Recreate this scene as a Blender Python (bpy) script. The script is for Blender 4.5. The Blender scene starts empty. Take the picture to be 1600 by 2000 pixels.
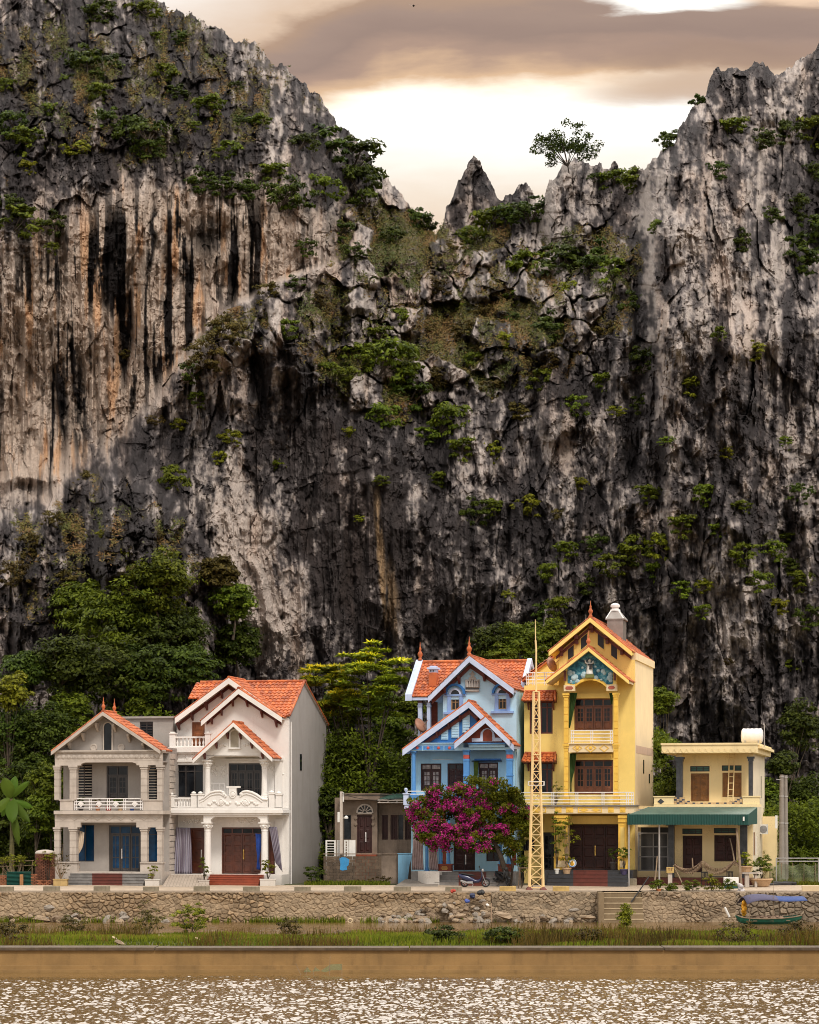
import bpy, math, random
import numpy as np
from mathutils import Vector, Matrix
random.seed(11)
rng = np.random.default_rng(11)
SC = bpy.context.scene
COL = SC.collection
R = math.radians

# ---------------------------------------------------------------- camera
F, HY, CD, CH = 5120.0, 1595.0, 160.0, 6.1     # focal length and horizon row (1600 px wide photo), distance, eye height
cam_d = bpy.data.cameras.new('camera')
cam = bpy.data.objects.new('camera', cam_d)
COL.objects.link(cam)
cam.location = (0, -CD, CH)
cam.rotation_euler = (R(90), 0, 0)
cam_d.sensor_fit = 'HORIZONTAL'
cam_d.sensor_width = 36
cam_d.lens = F / 1600 * 36
cam_d.shift_y = (HY - 1000) / 1600
cam_d.clip_start = 1
cam_d.clip_end = 5000
SC.camera = cam

# ---------------------------------------------------------------- sun, exposure
SUN_EL, SUN_AZ = 52, 22        # sun behind the viewer, a little to the right
sd = bpy.data.lights.new('sun', 'SUN')
sun = bpy.data.objects.new('sun', sd)
COL.objects.link(sun)
sun.rotation_euler = (R(90 - SUN_EL), 0, R(SUN_AZ))
sd.energy = 1.5
sd.angle = R(11)
sd.color = (1.0, 0.93, 0.83)
SC.view_settings.view_transform = 'Standard'
SC.view_settings.look = 'None'
SC.view_settings.gamma = 1
SC.view_settings.exposure = 0.70
SC.cycles.use_denoising = True
SC.cycles.filter_width = 1.0
SC.cycles.max_bounces = 6
SC.cycles.diffuse_bounces = 3
SC.cycles.glossy_bounces = 3
SC.cycles.transmission_bounces = 2
SC.cycles.caustics_reflective = False
SC.cycles.caustics_refractive = False


# ---------------------------------------------------------------- node helpers
def nd(nt, t, **kw):
    n = nt.nodes.new(t)
    for k, v in kw.items():
        setattr(n, k, v)
    return n


def put(nt, sock, v):
    if v is None:
        return
    if isinstance(v, bpy.types.NodeSocket):
        nt.links.new(v, sock)
    else:
        sock.default_value = v


def mt(nt, op, a, b=None, c=None, clamp=False):
    n = nd(nt, 'ShaderNodeMath', operation=op, use_clamp=clamp)
    for i, v in enumerate((a, b, c)):
        put(nt, n.inputs[i], v)
    return n.outputs[0]


def smooth(nt, v, a, b):
    n = nd(nt, 'ShaderNodeMapRange', interpolation_type='SMOOTHSTEP')
    put(nt, n.inputs[0], v)
    n.inputs[1].default_value, n.inputs[2].default_value = a, b
    return n.outputs[0]


def mixc(nt, f, a, b, mode='MIX'):
    n = nd(nt, 'ShaderNodeMix', data_type='RGBA', blend_type=mode)
    put(nt, n.inputs[0], f)
    for s, v in ((n.inputs[6], a), (n.inputs[7], b)):
        if isinstance(v, (tuple, list)) and len(v) == 3:
            v = (*v, 1)
        put(nt, s, v)
    return n.outputs[2]


def noise(nt, vec, scale, detail=4, rough=.55, dist=0):
    n = nd(nt, 'ShaderNodeTexNoise')
    put(nt, n.inputs['Vector'], vec)
    n.inputs['Scale'].default_value = scale
    n.inputs['Detail'].default_value = detail
    n.inputs['Roughness'].default_value = rough
    n.inputs['Distortion'].default_value = dist
    return n.outputs[0]


def stretch(nt, vec, s):
    n = nd(nt, 'ShaderNodeMapping')
    put(nt, n.inputs[0], vec)
    n.inputs['Scale'].default_value = s
    return n.outputs[0]


def ramp(nt, v, stops):
    n = nd(nt, 'ShaderNodeValToRGB')
    put(nt, n.inputs[0], v)
    e = n.color_ramp.elements
    while len(e) < len(stops):
        e.new(0.5)
    for el, (p, c) in zip(e, stops):
        el.position = p
        el.color = (*c, 1)
    return n.outputs[0]


# ---------------------------------------------------------------- sky: Nishita behind a broken, warm evening overcast
W = bpy.data.worlds.new('World')
SC.world = W
W.use_nodes = True
nt = W.node_tree
nt.nodes.clear()
sky = nd(nt, 'ShaderNodeTexSky', sky_type='NISHITA')
sky.sun_disc = False
sky.sun_elevation = R(SUN_EL)
sky.sun_rotation = R(180 - SUN_AZ)
tc = nd(nt, 'ShaderNodeTexCoord')
sp = nd(nt, 'ShaderNodeSeparateXYZ')
nt.links.new(tc.outputs['Generated'], sp.inputs[0])
yy = mt(nt, 'MAXIMUM', sp.outputs[1], 0.05)
az = mt(nt, 'DIVIDE', sp.outputs[0], yy)      # tangent of the bearing
el = mt(nt, 'DIVIDE', sp.outputs[2], yy)      # tangent of the elevation
cv = nd(nt, 'ShaderNodeCombineXYZ')
put(nt, cv.inputs[0], mt(nt, 'MULTIPLY', az, 14))
put(nt, cv.inputs[1], mt(nt, 'MULTIPLY', el, 55))
n1 = noise(nt, cv.outputs[0], 1.0, 6, .55, .3)
cv2 = nd(nt, 'ShaderNodeCombineXYZ')
put(nt, cv2.inputs[0], mt(nt, 'MULTIPLY', az, 40))
put(nt, cv2.inputs[1], mt(nt, 'MULTIPLY', el, 150))
n2 = noise(nt, cv2.outputs[0], 1.0, 5, .6, .2)
e2 = mt(nt, 'ADD', el, mt(nt, 'MULTIPLY', mt(nt, 'SUBTRACT', n1, .5), .022))
e2 = mt(nt, 'ADD', e2, mt(nt, 'MULTIPLY', mt(nt, 'SUBTRACT', n2, .5), .006))
e2 = mt(nt, 'ADD', e2, mt(nt, 'MULTIPLY', mt(nt, 'MAXIMUM', mt(nt, 'MULTIPLY', mt(nt, 'ADD', az, .01), -1), 0), .42))
f = mt(nt, 'DIVIDE', mt(nt, 'SUBTRACT', e2, .20), .16, clamp=True)
cl = ramp(nt, f, [(0, (.50, .31, .19)), (.13, (.60, .44, .30)), (.24, (.68, .58, .47)), (.38, (.86, .83, .77)), (.44, (.92, .90, .84)),
                  (.49, (.92, .80, .64)), (.535, (.55, .36, .21)), (.575, (.33, .215, .15)), (.62, (.25, .168, .125)),
                  (.67, (.28, .19, .14)), (.715, (.34, .22, .14)), (.75, (.55, .40, .28)), (1, (.80, .765, .72))])


def blob(a0, e0, ra, re, lo=.15, hi=1.0):
    ca = mt(nt, 'POWER', mt(nt, 'DIVIDE', mt(nt, 'SUBTRACT', az, a0), ra), 2)
    # warp the patch edge with the cloud noise so it frays
    ee = mt(nt, 'ADD', el, mt(nt, 'MULTIPLY', mt(nt, 'SUBTRACT', n1, .5), .02))
    ce = mt(nt, 'POWER', mt(nt, 'DIVIDE', mt(nt, 'SUBTRACT', ee, e0), re), 2)
    return smooth(nt, mt(nt, 'SUBTRACT', 1, mt(nt, 'ADD', ca, ce)), 0, hi)


cl = mixc(nt, mt(nt, 'MULTIPLY', blob(.112, .276, .060, .0105), .85), cl, (.40, .26, .165))
cl = mixc(nt, mt(nt, 'MULTIPLY', blob(.125, .289, .070, .008), .85), cl, (.27, .175, .12))
cl = mixc(nt, blob(.098, .313, .040, .0075, hi=.8), cl, (.95, .93, .86))
cl = mixc(nt, mt(nt, 'MULTIPLY', blob(.150, .315, .035, .006), .7), cl, (.80, .58, .40))
sc2 = nd(nt, 'ShaderNodeSeparateColor')
nt.links.new(cl, sc2.inputs[0])
br = mt(nt, 'ADD', 1, mt(nt, 'MULTIPLY', smooth(nt, sc2.outputs[2], .80, 1.0), .5))
vm = nd(nt, 'ShaderNodeVectorMath', operation='SCALE')
nt.links.new(cl, vm.inputs[0])
# the cloud sheet is much brighter on the side of the hidden low sun, high over the cliff
glow = mt(nt, 'MULTIPLY', smooth(nt, sp.outputs[1], .05, .6), smooth(nt, el, .33, .48))
br = mt(nt, 'MULTIPLY', br, mt(nt, 'ADD', 1, mt(nt, 'MULTIPLY', glow, 2.2)))
put(nt, vm.inputs['Scale'], mt(nt, 'MULTIPLY', br, 9.0))
fin = mixc(nt, .94, sky.outputs[0], vm.outputs[0])
bg = nd(nt, 'ShaderNodeBackground')
bg.inputs[1].default_value = .1
nt.links.new(fin, bg.inputs[0])
ow = nd(nt, 'ShaderNodeOutputWorld')
nt.links.new(bg.outputs[0], ow.inputs[0])


# ---------------------------------------------------------------- object helpers
def pix(px, py, d):
    """world point that the photo shows at (px, py), d metres in front of the viewer"""
    return Vector(((px - 800) * d / F, d - CD, CH + (HY - py) * d / F))


def tag(o, label, cat, group=None, kind=None):
    o['label'] = label
    o['category'] = cat
    if group:
        o['group'] = group
    if kind:
        o['kind'] = kind
    return o


def thing(name, label, cat, loc=(0, 0, 0), rz=0, group=None):
    o = bpy.data.objects.new(name, None)
    COL.objects.link(o)
    o.location = loc
    o.rotation_euler = (0, 0, rz)
    o.empty_display_size = .2
    return tag(o, label, cat, group)


def copy_tree(o, parent=None):
    c = o.copy()
    COL.objects.link(c)
    if parent:
        c.parent = parent
    for ch in list(o.children):
        copy_tree(ch, c)
    return c


class MB:
    """collects shapes and links them as one mesh object"""

    def __init__(s):
        s.v, s.f, s.r = [], [], []
        s.rv = 0.5

    def add(s, vs, fs):
        b = len(s.v)
        s.v += [tuple(v) for v in vs]
        s.r += [s.rv] * len(vs)
        s.f += [tuple(i + b for i in f) for f in fs]
        return s

    def box(s, x0, x1, y0, y1, z0, z1):
        return s.add([(x0, y0, z0), (x1, y0, z0), (x1, y1, z0), (x0, y1, z0), (x0, y0, z1), (x1, y0, z1), (x1, y1, z1), (x0, y1, z1)],
                     [(0, 3, 2, 1), (4, 5, 6, 7), (0, 1, 5, 4), (1, 2, 6, 5), (2, 3, 7, 6), (3, 0, 4, 7)])

    def prism(s, poly, y0, y1):
        """polygon in (x, z) pushed from y0 to y1"""
        n = len(poly)
        a = sum(poly[i][0] * poly[(i + 1) % n][1] - poly[(i + 1) % n][0] * poly[i][1] for i in range(n))
        if a < 0:
            poly = poly[::-1]
        vs = [(x, y0, z) for x, z in poly] + [(x, y1, z) for x, z in poly]
        fs = [tuple(range(n)), tuple(range(2 * n - 1, n - 1, -1))]
        fs += [(i, i + n, (i + 1) % n + n, (i + 1) % n) for i in range(n)]
        return s.add(vs, fs)

    def prism_z(s, poly, z0, z1):
        n = len(poly)
        a = sum(poly[i][0] * poly[(i + 1) % n][1] - poly[(i + 1) % n][0] * poly[i][1] for i in range(n))
        if a < 0:
            poly = poly[::-1]
        vs = [(x, y, z0) for x, y in poly] + [(x, y, z1) for x, y in poly]
        fs = [tuple(range(n - 1, -1, -1)), tuple(range(n, 2 * n))]
        fs += [(i, (i + 1) % n, (i + 1) % n + n, i + n) for i in range(n)]
        return s.add(vs, fs)

    def tube(s, pts, r, seg=6, r1=None, cap=True):
        pts = [Vector(p) for p in pts]
        n = len(pts)
        rs = [r + ((r1 if r1 is not None else r) - r) * i / max(1, n - 1) for i in range(n)] if not isinstance(r, (list, tuple)) else r
        vs = []
        for i, p in enumerate(pts):
            t = (pts[min(i + 1, n - 1)] - pts[max(i - 1, 0)]).normalized()
            u = t.cross(Vector((0, 0, 1)))
            if u.length < 1e-3:
                u = Vector((1, 0, 0))
            u.normalize()
            w = t.cross(u)
            for k in range(seg):
                a = 2 * math.pi * (k + .5) / seg
                vs.append(p + (u * math.cos(a) + w * math.sin(a)) * rs[i])
        fs = [(i * seg + k, i * seg + (k + 1) % seg, (i + 1) * seg + (k + 1) % seg, (i + 1) * seg + k) for i in range(n - 1) for k in range(seg)]
        if cap:
            fs += [tuple(range(seg - 1, -1, -1)), tuple(range((n - 1) * seg, n * seg))]
        return s.add(vs, fs)

    def lathe(s, prof, c=(0, 0, 0), seg=12, axis='z'):
        vs = []
        for r, z in prof:
            for k in range(seg):
                a = 2 * math.pi * k / seg
                p = (r * math.cos(a), r * math.sin(a), z)
                if axis == 'y':
                    p = (p[0], -p[2], p[1])
                elif axis == 'x':
                    p = (p[2], p[0], p[1])
                vs.append((p[0] + c[0], p[1] + c[1], p[2] + c[2]))
        n = len(prof)
        fs = [(i * seg + k, i * seg + (k + 1) % seg, (i + 1) * seg + (k + 1) % seg, (i + 1) * seg + k) for i in range(n - 1) for k in range(seg)]
        fs += [tuple(range(seg - 1, -1, -1)), tuple(range((n - 1) * seg, n * seg))]
        return s.add(vs, fs)

    def grid(s, rows):
        m, n = len(rows), len(rows[0])
        return s.add([p for r in rows for p in r], [(i * n + j, i * n + j + 1, (i + 1) * n + j + 1, (i + 1) * n + j) for i in range(m - 1) for j in range(n - 1)])

    def wall(s, x0, x1, z0, z1, y0, y1, holes=()):
        """upright slab with rectangular openings (x0, x1, z0, z1)"""
        xs = sorted({x0, x1, *[min(max(v, x0), x1) for h in holes for v in h[:2]]})
        zs = sorted({z0, z1, *[min(max(v, z0), z1) for h in holes for v in h[2:]]})
        nx, nz = len(xs) - 1, len(zs) - 1

        def full(i, k):
            if not (0 <= i < nx and 0 <= k < nz):
                return False
            cx, cz = (xs[i] + xs[i + 1]) / 2, (zs[k] + zs[k + 1]) / 2
            return not any(h[0] < cx < h[1] and h[2] < cz < h[3] for h in holes)
        for i in range(nx):
            for k in range(nz):
                if not full(i, k):
                    continue
                a, b, c, d = xs[i], xs[i + 1], zs[k], zs[k + 1]
                s.add([(a, y0, c), (b, y0, c), (b, y0, d), (a, y0, d)], [(0, 1, 2, 3)])
                s.add([(a, y1, c), (b, y1, c), (b, y1, d), (a, y1, d)], [(3, 2, 1, 0)])
                if not full(i - 1, k):
                    s.add([(a, y0, c), (a, y1, c), (a, y1, d), (a, y0, d)], [(3, 2, 1, 0)])
                if not full(i + 1, k):
                    s.add([(b, y0, c), (b, y1, c), (b, y1, d), (b, y0, d)], [(0, 1, 2, 3)])
                if not full(i, k - 1):
                    s.add([(a, y0, c), (b, y0, c), (b, y1, c), (a, y1, c)], [(3, 2, 1, 0)])
                if not full(i, k + 1):
                    s.add([(a, y0, d), (b, y0, d), (b, y1, d), (a, y1, d)], [(0, 1, 2, 3)])
        return s

    def build(s, name, mat, parent=None, loc=None, smooth=False, bevel=0):
        me = bpy.data.meshes.new(name)
        L = Vector(loc) if loc is not None else Vector((0, 0, 0))
        me.from_pydata([(v[0] - L.x, v[1] - L.y, v[2] - L.z) for v in s.v], [], s.f)
        at = me.attributes.new('rnd', 'FLOAT', 'POINT')
        at.data.foreach_set('value', np.array(s.r, dtype=np.float32))
        if smooth:
            me.polygons.foreach_set('use_smooth', [True] * len(me.polygons))
        me.materials.append(mat)
        o = bpy.data.objects.new(name, me)
        COL.objects.link(o)
        o.location = L
        if parent:
            o.parent = parent
        if bevel:
            b = o.modifiers.new('bevel', 'BEVEL')
            b.width = bevel
            b.segments = 2
            b.limit_method = 'ANGLE'
        return o


def np_mesh(name, verts, faces, mat, attrs=None, smooth=False, parent=None, loc=None):
    """quads from numpy arrays"""
    me = bpy.data.meshes.new(name)
    L = np.array(loc if loc is not None else (0, 0, 0), dtype=float)
    nv, nf, k = len(verts), len(faces), faces.shape[1]
    me.vertices.add(nv)
    me.vertices.foreach_set('co', (verts - L).astype(np.float32).ravel())
    me.loops.add(nf * k)
    me.loops.foreach_set('vertex_index', faces.astype(np.int32).ravel())
    me.polygons.add(nf)
    me.polygons.foreach_set('loop_start', np.arange(0, nf * k, k, dtype=np.int32))
    me.polygons.foreach_set('loop_total', np.full(nf, k, dtype=np.int32))
    me.polygons.foreach_set('use_smooth', np.full(nf, smooth))
    me.update(calc_edges=True)
    for kk, a in (attrs or {}).items():
        if a.ndim == 2:
            at = me.attributes.new(kk, 'FLOAT_COLOR', 'POINT')
            at.data.foreach_set('color', np.hstack([a, np.ones((nv, 1))]).astype(np.float32).ravel())
        else:
            at = me.attributes.new(kk, 'FLOAT', 'POINT')
            at.data.foreach_set('value', a.astype(np.float32))
    me.materials.append(mat)
    o = bpy.data.objects.new(name, me)
    COL.objects.link(o)
    o.location = L
    if parent:
        o.parent = parent
    return o


# ---------------------------------------------------------------- noise on arrays
def _h(ix, iy, s):
    h = (ix * 374761393 + iy * 668265263 + s * 1442695041) & 0xFFFFFFFF
    h = ((h ^ (h >> 13)) * 1274126177) & 0xFFFFFFFF
    return ((h ^ (h >> 16)) & 0xFFFF) / 65535.0


def vn(x, y, s=0):
    ix, iy = np.floor(x).astype(np.int64), np.floor(y).astype(np.int64)
    fx, fy = x - ix, y - iy
    u, v = fx * fx * fx * (fx * (fx * 6 - 15) + 10), fy * fy * fy * (fy * (fy * 6 - 15) + 10)
    a, b, c, d = _h(ix, iy, s), _h(ix + 1, iy, s), _h(ix, iy + 1, s), _h(ix + 1, iy + 1, s)
    return 2 * (a + (b - a) * u + (c - a) * v + (a - b - c + d) * u * v) - 1


def fbm(x, y, s=0, o=5, g=.5):
    t, a, n = 0, 1, 0
    for i in range(o):
        t = t + a * vn(x, y, s + i * 17)
        n += a
        a *= g
        x, y = x * 2.03 + 5.2, y * 2.03 + 1.7
    return t / n


def ridged(x, y, s=0, o=4, g=.5):
    t, a, n = 0, 1, 0
    for i in range(o):
        t = t + a * (1 - np.abs(vn(x, y, s + i * 13)) * 1.6)
        n += a
        a *= g
        x, y = x * 2.1 + 3.1, y * 2.1 + 7.7
    return t / n


def cells(x, y, s=0):
    ix, iy = np.floor(x).astype(np.int64), np.floor(y).astype(np.int64)
    f1 = np.full(x.shape, 9.)
    f2 = np.full(x.shape, 9.)
    idv = np.zeros(x.shape)
    gx = np.zeros(x.shape)
    gy = np.zeros(x.shape)
    for i in (-1, 0, 1):
        for j in (-1, 0, 1):
            cx, cy = ix + i, iy + j
            dx, dy = cx + _h(cx, cy, s) - x, cy + _h(cx, cy, s + 5) - y
            d = np.sqrt(dx * dx + dy * dy)
            m = d < f1
            f2 = np.where(m, f1, np.minimum(f2, d))
            idv = np.where(m, _h(cx, cy, s + 9), idv)
            gx = np.where(m, dx * (_h(cx, cy, s + 21) - .5) + dy * (_h(cx, cy, s + 23) - .5), gx)
            f1 = np.where(m, d, f1)
    return f1, f2, idv, gx      # gx: a random tilt for each cell


def sstep(x, a, b):
    t = np.clip((x - a) / (b - a), 0, 1)
    return t * t * (3 - 2 * t)


# ---------------------------------------------------------------- materials
def new_mat(name):
    m = bpy.data.materials.new(name)
    m.use_nodes = True
    t = m.node_tree
    t.nodes.clear()
    b = nd(t, 'ShaderNodeBsdfPrincipled')
    o = nd(t, 'ShaderNodeOutputMaterial')
    t.links.new(b.outputs[0], o.inputs[0])
    return m, t, b, o


def attr(t, name):
    n = nd(t, 'ShaderNodeAttribute')
    n.attribute_name = name
    return n


def add_bump(t, b, h, strength=.4, dist=.03):
    n = nd(t, 'ShaderNodeBump')
    n.inputs['Strength'].default_value = strength
    n.inputs['Distance'].default_value = dist
    put(t, n.inputs['Height'], h)
    t.links.new(n.outputs[0], b.inputs['Normal'])


def paint(name, col, var=.12, dirt=.25, dcol=None, rough=.75, bump=.25, sc=1.0, metal=0, rndv=0, base=0):
    """weathered painted / plastered / stone surface: blotches, rain streaks, fine grain"""
    m, t, b, o = new_mat(name)
    tc = nd(t, 'ShaderNodeTexCoord').outputs['Object']
    na = noise(t, tc, 1.3 * sc, 6, .6)
    nb = noise(t, stretch(t, tc, (3.0 * sc, 3.0 * sc, .35 * sc)), 1.0, 6, .65)
    ncn = noise(t, tc, 28 * sc, 4, .6)
    lo = tuple(c * (1 - var) for c in col)
    hi = tuple(min(1, c * (1 + var)) for c in col)
    c = mixc(t, smooth(t, na, .3, .7), lo, hi)
    if rndv:
        c = mixc(t, mt(t, 'MULTIPLY', attr(t, 'rnd').outputs['Fac'], rndv), c, tuple(x * .45 for x in col))
    dcol = dcol or tuple(x * .42 + .01 for x in col)
    fac = mt(t, 'MULTIPLY', smooth(t, mt(t, 'ADD', nb, mt(t, 'MULTIPLY', mt(t, 'SUBTRACT', ncn, .5), .25)), .48, .78), dirt)
    c = mixc(t, fac, c, dcol)
    if base:     # splash-back grime on the lowest metre of the wall, and mould blotches
        sz = nd(t, 'ShaderNodeSeparateXYZ')
        t.links.new(tc, sz.inputs[0])
        low = mt(t, 'SUBTRACT', 1.0, smooth(t, mt(t, 'ADD', sz.outputs[2], mt(t, 'MULTIPLY', na, -1.2)), -.6, .8))
        c = mixc(t, mt(t, 'MULTIPLY', mt(t, 'ADD', low, mt(t, 'MULTIPLY', smooth(t, mt(t, 'MULTIPLY', na, ncn), .30, .42), .5)), base), c, dcol)
    t.links.new(c, b.inputs['Base Color'])
    b.inputs['Roughness'].default_value = rough
    b.inputs['Metallic'].default_value = metal
    if bump:
        add_bump(t, b, mt(t, 'ADD', ncn, na), bump, .02)
    return m


def glass(name, col=(.012, .014, .018), rough=.06):
    m, t, b, o = new_mat(name)
    tc = nd(t, 'ShaderNodeTexCoord').outputs['Object']
    n = noise(t, tc, .9, 3)
    c = mixc(t, smooth(t, n, .35, .7), tuple(x * .6 for x in col), tuple(x * 1.5 for x in col))
    t.links.new(c, b.inputs['Base Color'])
    b.inputs['Roughness'].default_value = rough
    b.inputs['Specular IOR Level'].default_value = .22
    add_bump(t, b, noise(t, tc, 1.5, 2), .08, .03)
    return m


def leafmat(name, dark, light, tr=.25, extra=None):
    """leaf colour runs from an older dark leaf to a young light one by a random number on each leaf"""
    m, t, b, o = new_mat(name)
    a = attr(t, 'rnd').outputs['Fac']
    st = [(0, dark), (.85, light)] + ([(1, extra)] if extra else [])
    c = ramp(t, a, st)
    oi = nd(t, 'ShaderNodeObjectInfo').outputs['Random']
    hs = nd(t, 'ShaderNodeHueSaturation')
    put(t, hs.inputs['Hue'], mt(t, 'ADD', .482, mt(t, 'MULTIPLY', oi, .03)))
    put(t, hs.inputs['Value'], mt(t, 'ADD', .8, mt(t, 'MULTIPLY', oi, .4)))
    t.links.new(c, hs.inputs['Color'])
    t.links.new(hs.outputs[0], b.inputs['Base Color'])
    b.inputs['Roughness'].default_value = .5
    b.inputs['Specular IOR Level'].default_value = .10
    tl = nd(t, 'ShaderNodeBsdfTranslucent')
    t.links.new(hs.outputs[0], tl.inputs[0])
    mx = nd(t, 'ShaderNodeMixShader')
    mx.inputs[0].default_value = tr
    t.links.new(b.outputs[0], mx.inputs[1])
    t.links.new(tl.outputs[0], mx.inputs[2])
    t.links.new(mx.outputs[0], o.inputs[0])
    return m

# ================================================================ CLIFF
def axis_steps(lo, a, b, hi, fine, coarse):
    return np.concatenate([np.arange(lo, a, coarse), np.arange(a, b, fine), np.arange(b, hi + coarse, coarse)])


ctrl = np.array([
    (-300, 1700, 190), (-300, 900, 206), (-300, 300, 226), (-300, -250, 264),
    (0, 1700, 188), (0, 1350, 190), (0, 1150, 192), (0, 985, 198), (0, 920, 209), (0, 600, 211), (0, 440, 212), (0, 250, 223), (0, 50, 238), (0, -250, 262),
    (120, 1700, 186), (120, 1250, 189), (120, 1080, 191), (130, 945, 197), (120, 880, 209),
    (220, 1700, 186), (220, 1300, 188), (220, 1100, 190), (220, 935, 196), (230, 870, 208), (220, 600, 211), (220, 400, 211.5), (220, 250, 222), (220, 50, 237), (220, -250, 262),
    (330, 1300, 189), (330, 1080, 192), (330, 985, 197), (330, 880, 206),
    (400, 1700, 190), (420, 1300, 193.5), (410, 1050, 197.5), (400, 900, 204), (400, 700, 209), (420, 560, 212.5), (430, 470, 212), (430, 390, 212), (430, 250, 222), (430, 120, 233), (430, 0, 247),
    (560, 1700, 193), (560, 1300, 196.5), (560, 900, 203.5), (560, 700, 208), (590, 560, 216), (600, 480, 215), (600, 400, 217), (600, 300, 224), (600, 200, 232),
    (750, 1700, 195), (750, 1250, 198), (750, 900, 203), (720, 700, 212), (700, 520, 226), (700, 400, 231), (740, 300, 240),
    (900, 1700, 195), (900, 1250, 198), (900, 900, 204), (900, 750, 213), (900, 600, 228), (900, 480, 243), (910, 350, 252),
    (1050, 1700, 194), (1050, 1250, 197), (1050, 900, 204), (1050, 750, 211), (1050, 600, 222), (1050, 500, 234), (1110, 450, 233), (1110, 340, 236),
    (1200, 1700, 193), (1200, 1200, 196), (1200, 900, 202), (1200, 700, 208), (1200, 560, 218), (1215, 440, 228), (1215, 340, 234),
    (1320, 1700, 191), (1320, 1200, 194), (1300, 900, 199), (1320, 650, 203), (1320, 450, 207), (1350, 280, 215), (1410, 150, 226),
    (1480, 1700, 191), (1480, 1200, 194), (1480, 900, 199), (1480, 650, 204), (1490, 480, 212), (1520, 300, 226), (1520, 150, 232),
    (1600, 1700, 190), (1600, 1200, 194), (1600, 900, 200), (1600, 650, 208), (1600, 450, 222), (1600, 250, 234), (1600, 100, 241),
    (1900, 1700, 190), (1900, 900, 203), (1900, 300, 236), (1900, -200, 258)], dtype=float)
sil = np.array([(-400, -230), (0, -150), (200, -60), (285, -12), (330, 18), (372, 34), (400, 47), (430, 58), (450, 72), (478, 92), (495, 84), (512, 106), (540, 128), (566, 142), (590, 156),
                (606, 178), (622, 190), (640, 214), (655, 236), (672, 252), (690, 262), (704, 280), (715, 300), (735, 340), (760, 352), (785, 377), (800, 402), (830, 438), (852, 464),
                (866, 436), (872, 408), (884, 384), (896, 346), (908, 338), (918, 318), (926, 304), (938, 307), (948, 338), (958, 358), (967, 384), (975, 402), (1000, 386), (1010, 362), (1018, 354), (1035, 370),
                (1058, 402), (1066, 368), (1080, 347), (1110, 322), (1125, 312), (1150, 318), (1175, 324), (1205, 332), (1250, 334), (1270, 311), (1310, 287), (1336, 236), (1352, 214), (1378, 196), (1386, 166), (1408, 141), (1450, 137), (1470, 125),
                (1500, 131), (1516, 152), (1530, 140), (1560, 116), (1580, 104), (1600, 92), (1700, 60), (1950, -40)], dtype=float)

_P = ctrl[:, :2] / 400.0
_V = ctrl[:, 2]


def _phi(r):
    return r


_A = _phi(np.sqrt(((_P[:, None] - _P[None]) ** 2).sum(-1)))
_n = len(ctrl)
_M = np.zeros((_n + 3, _n + 3))
_M[:_n, :_n] = _A + np.eye(_n) * 1e-4
_M[:_n, _n] = 1
_M[:_n, _n + 1:] = _P
_M[_n:, :_n] = _M[:_n, _n:].T
_w = np.linalg.solve(_M, np.concatenate([_V, np.zeros(3)]))


def depth0(px, py):
    """smooth shape of the rock wall: distance for each bearing"""
    q = np.stack([px.ravel(), py.ravel()], -1) / 400.0
    out = np.empty(len(q))
    for i in range(0, len(q), 40000):
        qq = q[i:i + 40000]
        r = np.sqrt(((qq[:, None] - _P[None]) ** 2).sum(-1))
        out[i:i + 40000] = r @ _w[:_n] + _w[_n] + qq @ _w[_n + 1:]
    return out.reshape(px.shape)


gx = axis_steps(-330, -20, 1620, 1930, 1.9, 4.5)
gy = axis_steps(-260, -20, 1560, 1760, 1.9, 6)
CX, CY = np.meshgrid(gx, gy)
cgx, cgy = np.arange(-340, 1960, 20.), np.arange(-280, 1800, 20.)
D0c = depth0(*np.meshgrid(cgx, cgy))


def bil(arr, x0, y0, st, x, y):
    u, v = np.clip((x - x0) / st, 0, arr.shape[1] - 1.001), np.clip((y - y0) / st, 0, arr.shape[0] - 1.001)
    i, j = u.astype(int), v.astype(int)
    a, b = u - i, v - j
    return (arr[j, i] * (1 - a) * (1 - b) + arr[j, i + 1] * a * (1 - b) + arr[j + 1, i] * (1 - a) * b + arr[j + 1, i + 1] * a * b)


def ell(cx, cy, rx, ry, rot=0, soft=.5):
    c, s_ = math.cos(R(rot)), math.sin(R(rot))
    x, y = CX + WARP_X * .8 - cx, CY + WARP_Y * .8 - cy
    u, v = (x * c + y * s_) / rx, (-x * s_ + y * c) / ry
    return 1 - sstep(np.sqrt(u * u + v * v), 1 - soft, 1 + soft * .4)


WARP_X = 17 * fbm(CX / 130, CY / 210, 1, 4) + 3.5 * fbm(CX / 34, CY / 60, 2, 3)
WARP_Y = 34 * fbm(CX / 130, CY / 170, 3, 4) + 9 * fbm(CX / 34, CY / 50, 4, 3)
wx, wy = CX + WARP_X, CY + WARP_Y
z_pale = np.maximum.reduce([ell(330, 500, 345, 165, -8), ell(150, 660, 250, 260), ell(60, 840, 150, 150), ell(300, 640, 150, 150), ell(560, 560, 120, 60, -20)])
z_dark = np.maximum.reduce([ell(690, 1080, 150, 230, -6), ell(640, 900, 140, 90, 15) * .7, ell(880, 1120, 90, 170) * .5])
z_slant = np.maximum(ell(500, 1120, 85, 240, -22), ell(450, 1000, 60, 120, -10) * .8)
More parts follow.
